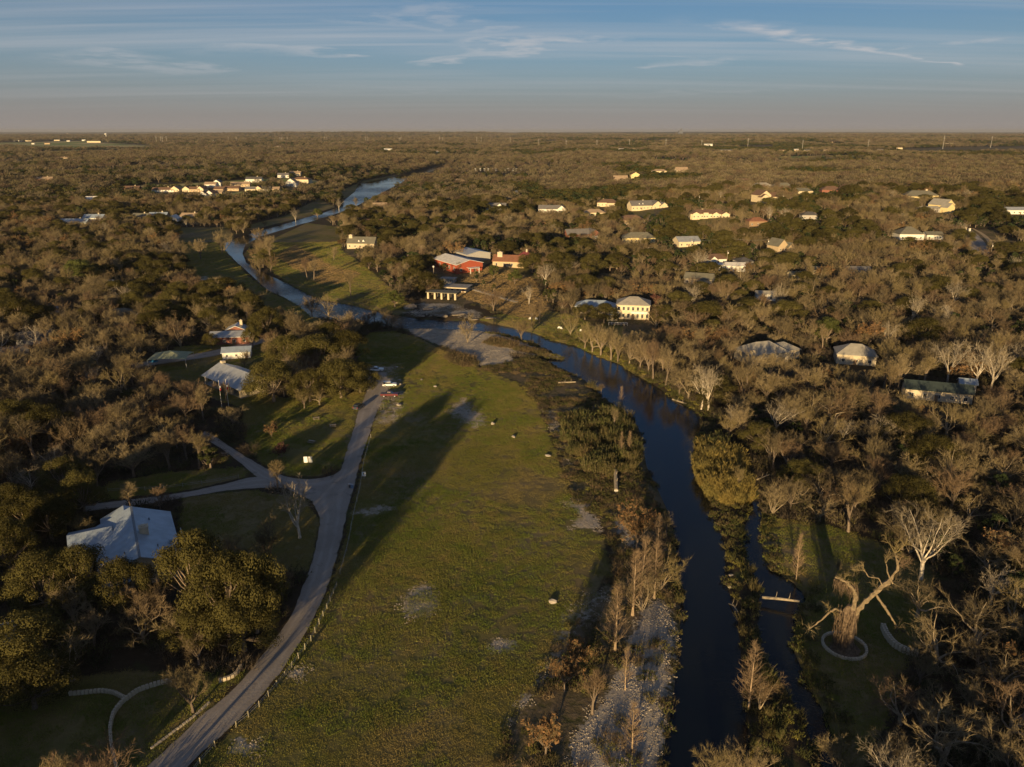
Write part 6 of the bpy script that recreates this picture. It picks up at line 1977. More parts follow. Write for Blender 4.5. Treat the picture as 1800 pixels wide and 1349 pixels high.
# tall dead grass on the bar
bx = gpoly([(855, 592), (905, 603), (985, 628), (960, 628), (900, 615), (850, 604)])
X, Y = spots(bx[:, 0].min(), bx[:, 0].max(), bx[:, 1].min(), bx[:, 1].max(), 1.2, rg)
k = (sdist(X, Y, bx) < 0) & (water_dist(X, Y) > .5) & (vnoise(X, Y, 6, 1.2, 7.7) > .5)
bx2 = gpoly([(785, 626), (800, 620), (830, 630), (838, 640), (820, 645), (795, 638)])
X2, Y2 = spots(bx2[:, 0].min(), bx2[:, 0].max(), bx2[:, 1].min(), bx2[:, 1].max(), 1.0, rg)
k2 = sdist(X2, Y2, bx2) < 0
cover_scatter('dead_grass', [prw[2], prw[0]], np.r_[X[k], X2[k2]], np.r_[Y[k], Y2[k2]], 1.1, 2.2, 'tall dead grass on the gravel bar', 'grass')

# bank fringe on the islet and right bank
X, Y = spots(-40, 120, 62, 330, 1.5, rg)
wd = water_dist(X, Y)
k = in_view(X, Y, 0.03) & (wd > 0.6) & (wd < 5.5) & (sdist(X, Y, G_WEEDS) > 0.5) & (sdist(X, Y, G_MEADOW) > 2) & (rg.random(len(X)) < .8)
cover_scatter('bank_fringe', [prw[3], prw[4], prw[1], tuft(2300, 1.6, 110, 0.7, .04, .5).mesh('weed', M_WILLOW)], X[k], Y[k], 0.7, 1.5, 'green and straw-coloured fringe along the water', 'weeds')
# undergrowth under the wood
X, Y = spots(-330, 330, 58, 470, 2.7, rg)
k = in_view(X, Y, 0.05) & free(X, Y, 0.0) & (rg.random(len(X)) < 0.75 - 0.3 * sstep(Y, 200, 450))
X, Y = X[k], Y[k]
pru = [brush(2400 + i, 1.1 + .2 * i, 1.3, 85, (0, 0, 3, 0, 5)[i]).mesh('brush', [M_BRUSH, M_JUN if i != 4 else M_WILLOW]) for i in range(5)]
cover_scatter('undergrowth', pru, X, Y, 0.6, 1.7, 'tangled brown undergrowth beneath the wood', 'undergrowth')
# stones on gravel
def pebble(seed, r=.12):
    rgp = np.random.default_rng(seed)
    bm = bmesh.new()
    bmesh.ops.create_icosphere(bm, subdivisions=1, radius=r)
    for v_ in bm.verts:
        v_.co = Vector((v_.co.x * 1.3, v_.co.y, v_.co.z * .6)) * (0.75 + .5 * rgp.random())
    me = bpy.data.meshes.new('pebble')
    bm.to_mesh(me)
    bm.free()
    me.materials.append(M_PEBBLE)
    return me


def pebble_patch(seed, n=64, size=1.7):
    rgp = np.random.default_rng(seed)
    mb = MB()
    for _ in range(n):
        x_, y_, r_ = (rgp.random() - .5) * size, (rgp.random() - .5) * size, 0.025 + .085 * rgp.random() ** 3
        a0 = rgp.random() * 6.28
        ring = [(x_ + r_ * 1.3 * math.cos(a0 + t_), y_ + r_ * math.sin(a0 + t_), 0.0) for t_ in (0, 1.3, 2.5, 3.9, 5.1)]
        top = (x_ + rgp.normal() * r_ * .2, y_ + rgp.normal() * r_ * .2, r_ * 1.0)
        for i_ in range(5):
            mb.face([ring[i_], ring[(i_ + 1) % 5], top])
    return mb.mesh('pebbles', M_PEBBLE)


X, Y = spots(-60, 80, 62, 345, 1.5, rg)
g_, a_, d_ = cover(X, Y)
k = in_view(X, Y, 0.02) & (g_ > 0.35) & (rg.random(len(X)) < g_) & (water_dist(X, Y) > 0.2)
cover_scatter('gravel_stones', [pebble_patch(2500 + i) for i in range(4)], X[k], Y[k], 0.8, 1.4, 'pale limestone gravel and cobbles', 'gravel')

# ------------------------------------------------------------------ willow thicket and canes (countable, each its own)
wt = gpoly([(985, 765), (1005, 735), (1050, 715), (1100, 735), (1120, 765), (1130, 800), (1110, 830), (1070, 838), (1030, 830), (1000, 800)])
X, Y = spots(wt[:, 0].min(), wt[:, 0].max(), wt[:, 1].min(), wt[:, 1].max(), 2.1, rg)
k = (sdist(X, Y, wt) < 0) & (water_dist(X, Y) > .4)
k &= vnoise(X, Y, 7, 2.2, 5.1) * .7 + .3 * rg.random(len(X)) > .33
WS = [(x_, y_, 1.4 + 2.8 * rg.random() ** .8, 'willow') for x_, y_ in zip(X[k], Y[k])]
for a, b in [(1060, 662), (1075, 690), (1100, 725), (1135, 862), (1185, 1010), (1190, 1035), (1195, 1060), (1210, 1215), (1195, 1240), (1203, 1300), (1180, 1325), (1320, 1010), (1325, 1040), (1300, 1090), (1310, 1120), (1350, 1260), (1370, 1300), (1330, 1320), (1345, 1190), (1050, 690)]:
    p_ = at(a, b)
    if water_dist(p_[0], p_[1])[0] > 0.2:
        WS.append((p_[0], p_[1], 1.6 + 1.2 * rg.random(), 'willow'))
ct = gpoly([(1222, 832), (1228, 800), (1224, 770), (1262, 776), (1300, 800), (1318, 850), (1316, 884), (1285, 890), (1255, 884), (1238, 862)])
X, Y = spots(ct[:, 0].min(), ct[:, 0].max(), ct[:, 1].min(), ct[:, 1].max(), 1.9, rg)
k = (sdist(X, Y, ct) < 0.3) & (vnoise(X, Y, 5, 4.2, 1.1) * .7 + .3 * rg.random(len(X)) > .34)
for x_, y_ in zip(X[k], Y[k]):
    pa, pb, _ = pix(x_, y_)
    WS.append((x_, y_, 1.8 + 3.0 * rg.random() ** .8, 'cane' if pb > 800 + rg.normal() * 12 else 'willow'))
WS = WS[:290]
TM = [('the stump at the thicket', *at(1081, 862)[:2]), ('the small cypress in the river', *at(1091, 718)[:2]), ('the stony weeds at the meadow edge', *at(985, 770)[:2]), ('the thin tree among the canes', *at(1298, 868)[:2]),
      ('the river tip of the cane islet', *at(1224, 770)[:2]), ('the tall golden cypress', *at(1081, 1147)[:2]), ('the pale islet cypress', *at(1316, 1246)[:2]), ('the russet saplings', *at(1100, 803)[:2])]
cand = {}
for w_ in WS:
    dd = [math.hypot(w_[0] - t_[1], w_[1] - t_[2]) for t_ in TM]
    j = int(np.argmin(dd))
    fx, fy = w_[0] - TM[j][1], w_[1] - TM[j][2]
    where = ('behind' if fy > 0 else 'before') if abs(fy) > abs(fx) else ('right of' if fx > 0 else 'left of')
    cand.setdefault((w_[3], j, where), []).append((dd[j], w_))
for (kd, j, where), lst in cand.items():
    lst.sort(key=lambda e: e[0])
    for k_, (_, w_) in enumerate(lst):
        lab = '%s, %s%s %s' % ('upright green willow bush' if kd == 'willow' else 'clump of yellow canes', (ORD[k_] + ' ') if len(lst) > 1 and k_ < len(ORD) else '', where, TM[j][0])
        plant(kd, w_[0], w_[1], w_[2], lab, 'willow bushes by the river' if kd == 'willow' else 'yellow canes on the islet', None, rg.random() * 6.28, 0.9 + .4 * rg.random())
# ------------------------------------------------------------------ vehicles
M_TYRE = mat('tyre_rubber', (0.02, 0.02, 0.02), 0.9)
M_RIM = mat('rim_alloy', (0.45, 0.45, 0.46), 0.4, metal=0.6)
M_GLASSD = mat('car_glass', (0.015, 0.018, 0.02), 0.06, spec=0.7)
M_LAMP = mat('lamp_lens', (0.7, 0.7, 0.66), 0.2)
M_TAIL = mat('tail_lens', (0.35, 0.02, 0.02), 0.3)
M_BUMP = mat('bumper_grey', (0.08, 0.08, 0.085), 0.5)


def vehicle(name, label, px, py, rz, paint, kind='suv', L=4.7, w=1.9):
    """Side profile with cabin, glass band, wheels, lamps and bumpers; the nose points along local +x."""
    p = at(px, py)
    root = thing(name, label, 'car' if kind == 'suv' else 'pickup truck', tuple(p), R(rz))
    h = w / 2
    s = L / 4.7

    def loft(prof, name_, m, inset=0.0, top=0.10, zc=1.0):
        mb = MB()
        n = len(prof)
        rows = []
        for y, k in ((-h + inset, 0), (-h + inset + .06, 0), (h - inset - .06, 0), (h - inset, 0)):
            rows.append([(x * s, y * (1 - top * max(0, z - zc)), z) for x, z in prof])
        for a in range(3):
            for i in range(n):
                j = (i + 1) % n
                mb.face([rows[a][i], rows[a][j], rows[a + 1][j], rows[a + 1][i]])
        mb.face(rows[0][::-1])
        mb.face(rows[3])
        return mb.build(name_, m, root)
    if kind == 'suv':
        loft([(-2.3, .38), (2.25, .34), (2.33, .62), (2.25, .95), (1.15, 1.08), (-2.25, 1.10), (-2.35, .7)], 'body', paint)
        loft([(.95, 1.09), (.35, 1.60), (-1.95, 1.64), (-2.22, 1.11)], 'cabin_glass', M_GLASSD, .05, .22)
        loft([(.42, 1.58), (.30, 1.70), (-1.90, 1.74), (-2.02, 1.60)], 'roof', paint, .07, .22)
    else:
        loft([(-2.35, .50), (2.25, .44), (2.35, .70), (2.28, 1.10), (1.15, 1.18), (-.55, 1.20), (-.56, 1.13), (-2.33, 1.13)], 'body', paint)
        loft([(.95, 1.19), (.35, 1.68), (-.50, 1.72), (-.56, 1.20)], 'cabin_glass', M_GLASSD, .06, .22)
        loft([(.42, 1.66), (.28, 1.78), (-.46, 1.80), (-.55, 1.70)], 'roof', paint, .08, .22)
        b = MB()
        b.box((-1.45 * s, 0, 1.137), (1.62 * s, w * .78, .012))
        b.build('cargo_bed', M_BUMP, root)
    for x in (-1.45, 1.45):
        for sd in (-1, 1):
            t = MB()
            t.tube([(x * s, sd * (h - .20), .36), (x * s, sd * (h + .02), .36)], .37, 14, cap=True)
            o = t.build('wheel', M_TYRE, root)
            t = MB()
            t.tube([(x * s, sd * (h + .021), .36), (x * s, sd * (h + .035), .36)], .21, 10, cap=True)
            t.build('rim', M_RIM, o)
    for sd in (-1, 1):
        t = MB()
        t.box((2.31 * s, sd * h * .72, .84), (.08, .36, .18))
        t.build('headlight', M_LAMP, root)
        t = MB()
        t.box((-2.34 * s, sd * h * .8, .92), (.07, .2, .3))
        t.build('tail_light', M_TAIL, root)
    for x in (-2.38, 2.37):
        t = MB()
        t.box((x * s, 0, .52), (.12, w * .96, .22))
        t.build('bumper', M_BUMP, root)
    return root


P_WHITE = mat('paint_white', (0.78, 0.77, 0.74), 0.3, nvar=.03, spec=.5)
P_RED = mat('paint_red', (0.10, 0.010, 0.014), 0.3, nvar=.05, spec=.5)
P_DARK = mat('paint_dark', (0.035, 0.045, 0.06), 0.3, nvar=.05, spec=.5)
vehicle('parked_car', 'white sport utility car parked between two pickups at the road end', 685, 679, 4, P_WHITE, 'suv', 4.9)
vehicle('pickup_truck', 'dark red pickup parked crosswise at the road end', 685, 697, 0, P_RED, 'pickup', 5.9, 2.0)
vehicle('pickup_truck', 'white pickup half under the oak at the road end', 661, 653, 3, P_WHITE, 'pickup', 5.7, 2.0)
vehicle('pickup_truck', 'bright red pickup beside the yellow garden hut in the right wood', 1426, 494, 8, mat('paint_bright_red', (0.5, 0.03, 0.03), .3, nvar=.05, spec=.5), 'pickup', 5.8, 2.0)
vehicle('parked_car', 'dark blue car on the dirt yard behind the cream house', 1273, 535, -12, P_DARK, 'suv', 4.7)
vehicle('parked_car', 'dark car beside the road at the oak grove', 631, 718, 70, P_DARK, 'suv', 4.5)

# ------------------------------------------------------------------ fences, walls, stones
post_me = MB()
post_me.box((0, 0, .5), (.14, .14, 1.4), 0, 0, .9)
post_me = post_me.mesh('post', mat('post_pale', (0.27, 0.24, 0.165), .9, .15, 3, .25))


def post_fence(label, line, step, hgt=1.15):
    g = gpoly(line)
    n = max(2, int(np.hypot(*np.diff(g, axis=0).T).sum() / step) + 1)
    pp = resample(g, n)
    root = thing('post_fence', label, 'fence', (pp[0][0], pp[0][1], hz(*pp[0])))
    o0 = np.array(root.location)
    pts = []
    for x_, y_ in pp:
        z_ = hz(x_, y_)
        o = link(bpy.data.objects.new('post', post_me), root)
        o.location = (x_ - o0[0], y_ - o0[1], z_ - o0[2])
        o.rotation_euler = (RNG.normal() * .03, RNG.normal() * .03, RNG.random())
        pts.append((x_ - o0[0], y_ - o0[1], z_ - o0[2]))
    for hh in (.55, .95):
        mb = MB()
        mb.tube([(a, b, c + hh) for a, b, c in pts], .02, 3)
        mb.build('cable', M_METAL, root)
    return root


post_fence('row of pale posts between the road bend and the meadow', [(592, 1032), (575, 1070), (560, 1101), (547, 1127), (532, 1148), (516, 1171), (477, 1220), (446, 1254), (415, 1279)], 2.3)
post_fence('short row of pale posts below the gravel gap beside the road', [(378, 1314), (364, 1330), (345, 1352), (330, 1375)], 2.3)
post_fence('thin dark post line along the upper road edge of the meadow', [(652, 770), (640, 812), (633, 860), (622, 905), (612, 960), (598, 1010)], 4.5)
post_fence('pale rail fence along the drive lawn below the bare wood', [(190, 866), (280, 862), (360, 852), (420, 842)], 4.0)


def stone_wall(label, line, hgt=.7, wid=.42, closed=False, name='stone_wall'):
    g = gpoly(line) if not isinstance(line, np.ndarray) else line
    if closed:
        g = np.vstack([g, g[:1]])
    n = max(3, int(np.hypot(*np.diff(g, axis=0).T).sum() / .55))
    pp = smooth(resample(g, n), 1)
    root = thing(name, label, 'wall', (pp[0][0], pp[0][1], hz(*pp[0])))
    o0 = np.array(root.location)
    mb = MB()
    rgs = np.random.default_rng(len(label))
    for i in range(len(pp) - (0 if not closed else 1)):
        a = pp[min(i + 1, len(pp) - 1)] - pp[max(i - 1, 0)]
        an = math.atan2(a[1], a[0])
        z_ = hz(*pp[i]) - o0[2]
        rows = max(1, int(hgt / .3))
        for r_ in range(rows):
            for s_ in ((-1, 1) if wid > .4 else (0,)):
                k = rgs.random(4)
                off = s_ * wid * .25
                mb.box((pp[i][0] - o0[0] - math.sin(an) * off, pp[i][1] - o0[1] + math.cos(an) * off, z_ + hgt / rows * (r_ + .45)),
                       ((.46 + .12 * k[0]), wid * (.46 if s_ else .9) * (.85 + .25 * k[1]), hgt / rows * (.86 + .2 * k[2])), an + (k[3] - .5) * .25, 0, .86)
    o = mb.build('stone_course', mat('wall_stone', (0.24, 0.205, 0.16), 0.9, .1, 1.5, .35, bump=.5), root)
    o['kind'] = 'stuff'
    return root


stone_wall('long curved low stone wall across the shaded yard', [(212, 1372), (203, 1345), (196, 1310), (194, 1282), (200, 1256), (216, 1236), (243, 1216), (276, 1205), (300, 1200)], .8)
stone_wall('short straight stone wall joining the curved yard wall', [(125, 1222), (180, 1217), (200, 1220), (222, 1231)], .7)
stone_wall('curled stone wall end beside the road bend', [(388, 1199), (404, 1195), (416, 1187), (423, 1175)], .7)
stone_wall('low stone edging between the yard and the road', [(366, 1238), (340, 1262), (305, 1288), (268, 1316)], .35, .35)
rc = at(1484, 1137)
stone_wall('round low stone ring about the old trunk', np.array([(rc[0] + 3.6 * math.cos(k * .2618), rc[1] + 3.6 * math.sin(k * .2618)) for k in range(24)]), .5, .45, True, 'stone_ring')
stone_wall('thick curved stone wall under the gnarled trees', [(1552, 1106), (1557, 1119), (1570, 1136), (1590, 1148), (1610, 1153)], 1.1, .9)


def boulder(label, px, py, size, seed, flat=.65, name='boulder', m=None):
    rgs = np.random.default_rng(seed)
    bm = bmesh.new()
    bmesh.ops.create_icosphere(bm, subdivisions=2 if name == 'limestone_ledge' else 3, radius=.5)
    f = rgs.normal(size=(7, 3))
    for v_ in bm.verts:
        n_ = np.array(v_.co) * 2
        k = 1 + .10 * sum(math.sin(3 * float(n_ @ f[i]) + i) for i in range(7)) / 2
        for c_ in range(3):
            pl = f[c_] / np.linalg.norm(f[c_])
            d_ = float(n_ @ pl)
            if d_ > .72:
                k *= .72 / d_ * .6 + .4
        v_.co *= k
    bmesh.ops.scale(bm, vec=(size[0], size[1], size[0] * flat), verts=bm.verts)
    me = bpy.data.meshes.new(name)
    bm.to_mesh(me)
    bm.free()
    me.materials.append(m or M_STONE)
    o = link(bpy.data.objects.new(name, me))
    p = at(px, py)
    o.location = (p[0], p[1], p[2] + size[0] * flat * .22)
    o.rotation_euler = (0, 0, rgs.random() * 3)
    return tag(o, label, 'rock')


for i, (lab, x, y, sx, sy, fl) in enumerate([
        ('pale boulder casting a shadow beside the white gravel patch', 866, 746, 1.3, 1.2, .8), ('pale flat boulder in the middle of the green meadow', 903, 769, 1.7, 1.2, .5), ('smaller flat boulder near the stony weeds', 963, 802, 1.6, 1.1, .45),
        ('broad white boulder alone on the lower meadow', 972, 1059, 1.6, 1.4, .5), ('blue-white flat boulder behind the red pickup', 701, 713, 1.8, 1.3, .5), ('white stone beside the parked white car', 704, 676, .9, .8, .6),
        ('white stone slab in the stubble right of the parked cars', 741, 668, 1.5, .8, .35), ('pale stone right of the white gravel patch', 765, 680, 1.6, 1.0, .4), ('pale stone at the upper meadow', 697, 646, 1.4, 1.0, .4),
        ('white rock in the river shallows below the gravel spit', 1008, 630, 1.6, .9, .35), ('small white rock in the dark river bend', 1012, 643, .8, .6, .5), ('rock breaking the river in mid-channel', 1106, 669, 1.6, .8, .4),
        ('white rock on the thicket bank', 1105, 734, 1.4, 1.0, .5), ('white rock at the islet edge', 1285, 1012, 1.0, .8, .5), ('small stone at the driftwood', 1283, 1033, .9, .7, .5)]):
    boulder(lab, x, y, (sx, sy), 50 + i, fl)
for i, (x, y) in enumerate([(486, 506), (498, 515), (510, 512), (521, 524), (534, 527), (545, 538), (560, 543), (472, 499), (700, 566), (716, 571), (731, 567), (748, 573), (690, 562), (640, 560)]):
    boulder('%s small wet rock of the rapids, counted downstream from the upper bend' % ['second', 'third', 'fourth', 'fifth', 'sixth', 'seventh', 'eighth', 'first', 'eleventh', 'twelfth', 'thirteenth', 'fourteenth', 'tenth', 'ninth'][i], x, y, (1.4 + .9 * (i * 7 % 5) / 5, 1.0 + .5 * (i * 3 % 4) / 4), 130 + i, .75, 'river_rock', mat('wet_rock', (0.15, 0.13, 0.11), .5, .2, 1.5, .3))
M_SHELF = mat('limestone_shelf', (0.20, 0.165, 0.125), 0.9, .1, .6, .35, bump=.6)
for i, (lab, x, y, sx, sy, fl) in enumerate([
        ('great undercut limestone ledge at the left of the river rocks', 722, 542, 10, 6, .26), ('long limestone slab before the pergola', 752, 545, 7, 4, .2), ('grey limestone block in the shade of the river rocks', 740, 557, 5.5, 3.5, .3),
        ('tumbled limestone slab at the water below the pergola', 778, 557, 6, 3.6, .25), ('flat limestone ledge right of the river rocks', 806, 554, 7, 3.5, .16), ('low limestone shelf at the water\'s edge', 832, 562, 6, 3, .16), ('broken limestone step under the lawn slope', 862, 560, 6, 3, .15)]):
    boulder(lab, x, y, (sx, sy), 90 + i, fl, 'limestone_ledge', M_SHELF)

# ------------------------------------------------------------------ the old trunk in the ring
B = at(1482, 1143)
_, _, bd = pix(B[0], B[1], B[2])
kx, kz = float(bd) / F, float(bd) / F / .79


def loc(px, py, y=0.0):
    return ((px - 1482) * kx, y, (1143 - py) * kz)


old = thing('old_trunk', 'huge hollow old tree trunk hung with dead vines inside the stone ring', 'tree', tuple(B))
M_OLD = mat('bark_old', (0.13, 0.092, 0.06), .95, 0, 2.5, .4, bump=.8)
mb = MB()
rgs = np.random.default_rng(5)
rings = []
for z_, r_, cx_o in ((-.4, 3.1, .3), (.4, 2.2, .3), (1.2, 1.5, .35), (2.4, 1.15, .4), (4.0, 1.05, .4), (5.6, 1.1, .3), (7.0, 1.25, .2), (8.2, 1.0, .15), (9.0, .5, .0)):
    rings.append([(cx_o + r_ * (1 + .2 * math.sin(5 * a + z_ * .4) + .12 * rgs.normal()) * math.cos(a), r_ * .85 * (1 + .16 * math.sin(4 * a + 1)) * math.sin(a), z_) for a in np.linspace(0, 6.283, 15)[:-1]])
for a in range(len(rings) - 1):
    for i in range(14):
        j = (i + 1) % 14
        mb.face([rings[a][i], rings[a][j], rings[a + 1][j], rings[a + 1][i]])
mb.face(rings[-1])
mb.build('trunk', M_OLD, old)
LIMB = mat('bark_limb', (0.19, 0.145, 0.09), .9, 0, 2.5, .3, bump=.5)
for pts_, r_ in (([(1490, 1085), (1506, 1062), (1524, 1048), (1545, 1034), (1551, 1015), (1549, 1000), (1542, 990)], .75), ([(1486, 1075), (1488, 1055), (1478, 1040), (1464, 1030), (1450, 1028)], .65),
                 ([(1470, 1083), (1458, 1076), (1447, 1080), (1437, 1095), (1424, 1106), (1416, 1110)], .34), ([(1520, 1052), (1540, 1072), (1558, 1092), (1572, 1108)], .42), ([(1533, 1042), (1524, 1030), (1505, 1026), (1496, 1016)], .22), ([(1545, 1034), (1536, 1020), (1530, 1005)], .25)):
    mb = MB()
    L3 = [loc(a, b, RNG.normal() * .3) for a, b in pts_]
    n_ = len(L3)
    L4, R4 = [], []
    for i in range(5 * (n_ - 1) + 1):
        t_ = min(i / 5, n_ - 1.001)
        a0_ = int(t_)
        f_ = t_ - a0_
        L4.append(tuple(np.array(L3[a0_]) * (1 - f_) + np.array(L3[a0_ + 1]) * f_ + rgs.normal(size=3) * r_ * .09))
        R4.append(r_ * .60 * (1 - .75 * t_ / n_) * (1 + .22 * rgs.normal() * (i > 0)))
    R4 = [max(x_, .05) for x_ in R4]
    mb.tube(L4, R4, 7, cap=True)
    mb.build('limb', LIMB, old)
mb = MB()
for k in range(700):
    a = rgs.random() * 6.283
    if math.cos(a) > .1 and rgs.random() < .85:
        continue
    z_ = .8 + 7.6 * rgs.random()
    r_ = 1.15 + .9 * rgs.random()
    p_ = np.array((r_ * math.cos(a) - .15, r_ * .85 * math.sin(a), z_))
    sliver(mb, p_, unit(np.array((rgs.normal() * .12, rgs.normal() * .12, -1))), 1.0 + 1.6 * rgs.random(), .05, rgs)
for k in range(160):
    t_ = rgs.random()
    a_ = np.array(loc(1490 - 40 * t_, 1050 - 20 * t_ ** .5))
    sliver(mb, a_ + rgs.normal(size=3) * .3, unit(np.array((rgs.normal() * .2, rgs.normal() * .2, -1))), 1.2 + 1.8 * rgs.random(), .05, rgs)
mb.build('dead_vines', mat('vine_dead', (0.115, 0.08, 0.052), .95, 0, 1.5, .35), old)
mb = MB()
for (a, b), n_ in (((1545, 990), 0), ((1530, 1005), 0), ((1418, 1109), 60), ((1496, 1016), 0)):
    c_ = np.array(loc(a, b))
    for k in range(n_):
        d_ = unit(rgs.normal(size=3) + np.array((0, 0, .5)))
        p_ = c_ + d_ * rgs.random() * 1.4
        sliver(mb, p_, unit(d_ + rgs.normal(size=3) * .5), .7 + .7 * rgs.random(), .025, rgs)
mb.build('twigs', M_TWIG, old)


def bough(px, py, L, n, dirs):
    m_ = MB()
    c_ = np.array(loc(px, py))
    for k in range(n):
        sp_, d_ = stem(c_, unit(np.array(dirs) + rgs.normal(size=3) * .55), L * (.6 + .5 * rgs.random()), 4, rgs, .22, .08)
        m_.tube(sp_, [.09, .07, .05, .03, .015], 3)
        for j in range(7):
            p2, d2 = along(sp_, .2 + .8 * rgs.random())
            s2, _ = stem(p2, turn(d2, .7, rgs), L * .35, 2, rgs, .25, .1)
            m_.tube(s2, [.035, .025, .01], 3)
            for i_ in range(9):
                p3, d3 = along(s2, .1 + .9 * rgs.random())
                sliver(m_, p3, turn(d3, .6, rgs), .4 + .5 * rgs.random(), .018, rgs)
    m_.build('bough', M_TWIG, old)


for a_ in ((1542, 990, 3.4, 6, (.1, 0, 1)), (1530, 1005, 2.6, 4, (-.4, .2, .8)), (1497, 1016, 2.4, 4, (-.7, 0, .6)), (1551, 1010, 2.6, 4, (.8, .2, .5)), (1545, 1034, 2.6, 4, (.8, -.3, .3)), (1524, 1048, 2.4, 3, (.1, -.4, .8)), (1568, 1104, 2.0, 4, (.6, 0, -.2)), (1446, 1080, 1.6, 3, (-.3, 0, .7)), (1465, 1030, 1.6, 3, (-.5, 0, .5))):
    bough(*a_)

# ------------------------------------------------------------------ logs and driftwood
M_LOG = mat('driftwood', (0.30, 0.245, 0.17), .9, 0, 2.0, .25, bump=.3)


def log(label, a, b, r=.25, za=.3, zb=.3, name='log', bend=0.0, cut=False):
    pa, pb = at(*a), at(*b)
    root = thing(name, label, 'log', tuple(pa))
    d_ = pb - pa
    mid = d_ / 2 + np.array((0, 0, bend))
    mb = MB()
    mb.tube([(0, 0, za), tuple(mid + np.array((0, 0, (za + zb) / 2))), (d_[0], d_[1], d_[2] + zb)], [r, r * .9, r * .7], 8, cap=True)
    mb.build('stem', M_LOG, root)
    for k in (.35, .7):
        mb = MB()
        q_ = d_ * k + np.array((0, 0, za * (1 - k) + zb * k + bend))
        mb.tube([tuple(q_), tuple(q_ + np.array((.3, .3, .5))), tuple(q_ + np.array((.5, .7, 1.0)))], [r * .3, r * .2, r * .08], 5)
        mb.build('broken_branch', M_LOG, root)
    if cut:
        mb = MB()
        u_ = unit(np.array((0, 0, za)) - mid)
        mb.tube([tuple(u_ * .01 + np.array((0, 0, za))), tuple(u_ * .03 + np.array((0, 0, za)))], r * .97, 12, cap=True)
        mb.build('cut_end', mat('cut_wood', (0.55, 0.5, 0.42), .8), root)
    return root


log('pale log lying across the dark side channel', (1338, 1063), (1404, 1071), .28, 1.6, 1.7, bend=.1)
log('fallen trunk with pale cut end in the weeds below the thicket', (1083, 866), (1081, 838), .52, .55, 1.9, 'fallen_trunk', cut=True)
log('long pale driftwood limb at the river side of the thicket', (1094, 803), (1128, 801), .18, 1.0, 1.5)
log('curved white driftwood at the islet edge', (1281, 1064), (1297, 1079), .14, .3, .3, bend=.6)
log('pale driftwood under the row of bank trees', (1182, 704), (1206, 712), .3, .4, .4)
log('driftwood pile at the gravel spit end', (981, 675), (1012, 674), .3, .4, .5)
log('fallen pale branch in the right wood by the canes', (1330, 846), (1352, 842), .2, .4, 1.2)

# ------------------------------------------------------------------ park furniture
for i, (x, y, rz, lab) in enumerate([(585, 751, 12, 'grey picnic table on the dark lawn, nearer the upper road'), (548, 779, -24, 'grey picnic table on the dark lawn, below the other'), (396, 801, 10, 'pale picnic table in the corner of the drive lawn'), (556, 738, 20, 'small grey bench slab at the oak grove edge')]):
    t_ = thing('picnic_table', lab, 'table', tuple(at(x, y)), R(rz))
    mb = MB()
    mb.box((0, 0, .74), (2.0, .8, .06))
    mb.build('table_top', M_WOOD, t_)
    for s_ in (-1, 1):
        mb = MB()
        mb.box((0, s_ * .75, .44), (2.0, .28, .05))
        mb.build('bench', M_WOOD, t_)
        mb = MB()
        mb.box((s_ * .7, 0, .36), (.08, 1.7, .08))
        mb.box((s_ * .7, .3, .36), (.08, .09, .74))
        mb.box((s_ * .7, -.3, .36), (.08, .09, .74))
        mb.build('leg_frame', M_WOOD, t_)
nb = thing('notice_board', 'pair of white notice panels standing on the dark picnic lawn', 'notice board', tuple(at(542, 815)), R(4))
for s_ in (-1, 1):
    mb = MB()
    mb.box((s_ * .62, 0, 1.15), (1.0, .1, 1.7))
    mb.build('panel', P_WHITE if s_ < 0 else mat('panel_grey', (.5, .5, .48), .7), nb)
    mb = MB()
    mb.box((s_ * .62, .09, .7), (.12, .06, 2.0))
    mb.build('post', M_WOOD, nb)
sg = thing('park_sign', 'small white sign with a dark mark beside the road', 'sign', tuple(at(640, 842)), R(2))
mb = MB()
mb.box((0, 0, 1.35), (.95, .06, 1.2))
mb.build('sign_panel', P_WHITE, sg)
mb = MB()
mb.box((0, -.034, 1.45), (.30, .008, .42))
mb.box((0, -.034, 1.05), (.55, .008, .07))
mb.build('mark', M_DARK, sg)
mb = MB()
mb.tube([(0, .05, -.2), (0, .05, 1.9)], .05, 6, cap=True)
mb.build('post', M_METAL, sg)
for x, y, c_, lab in ((619, 858, (.16, .24, .36), 'blue trash barrel at the road edge, right of the pair'), (615, 857, (.05, .06, .08), 'dark trash barrel at the road edge, left of the pair')):
    tb = thing('trash_barrel', lab, 'trash bin', tuple(at(x, y)))
    mb = MB()
    mb.tube([(0, 0, 0), (0, 0, .4), (0, 0, .9)], [.32, .36, .34], 12, cap=True)
    mb.build('barrel', mat('drum_%d' % int(c_[2] * 100), c_, .5), tb)
    mb = MB()
    mb.tube([(0, 0, .9), (0, 0, .97), (0, 0, 1.12)], [.37, .37, .12], 12, cap=True)
    mb.build('lid', M_METAL, tb)
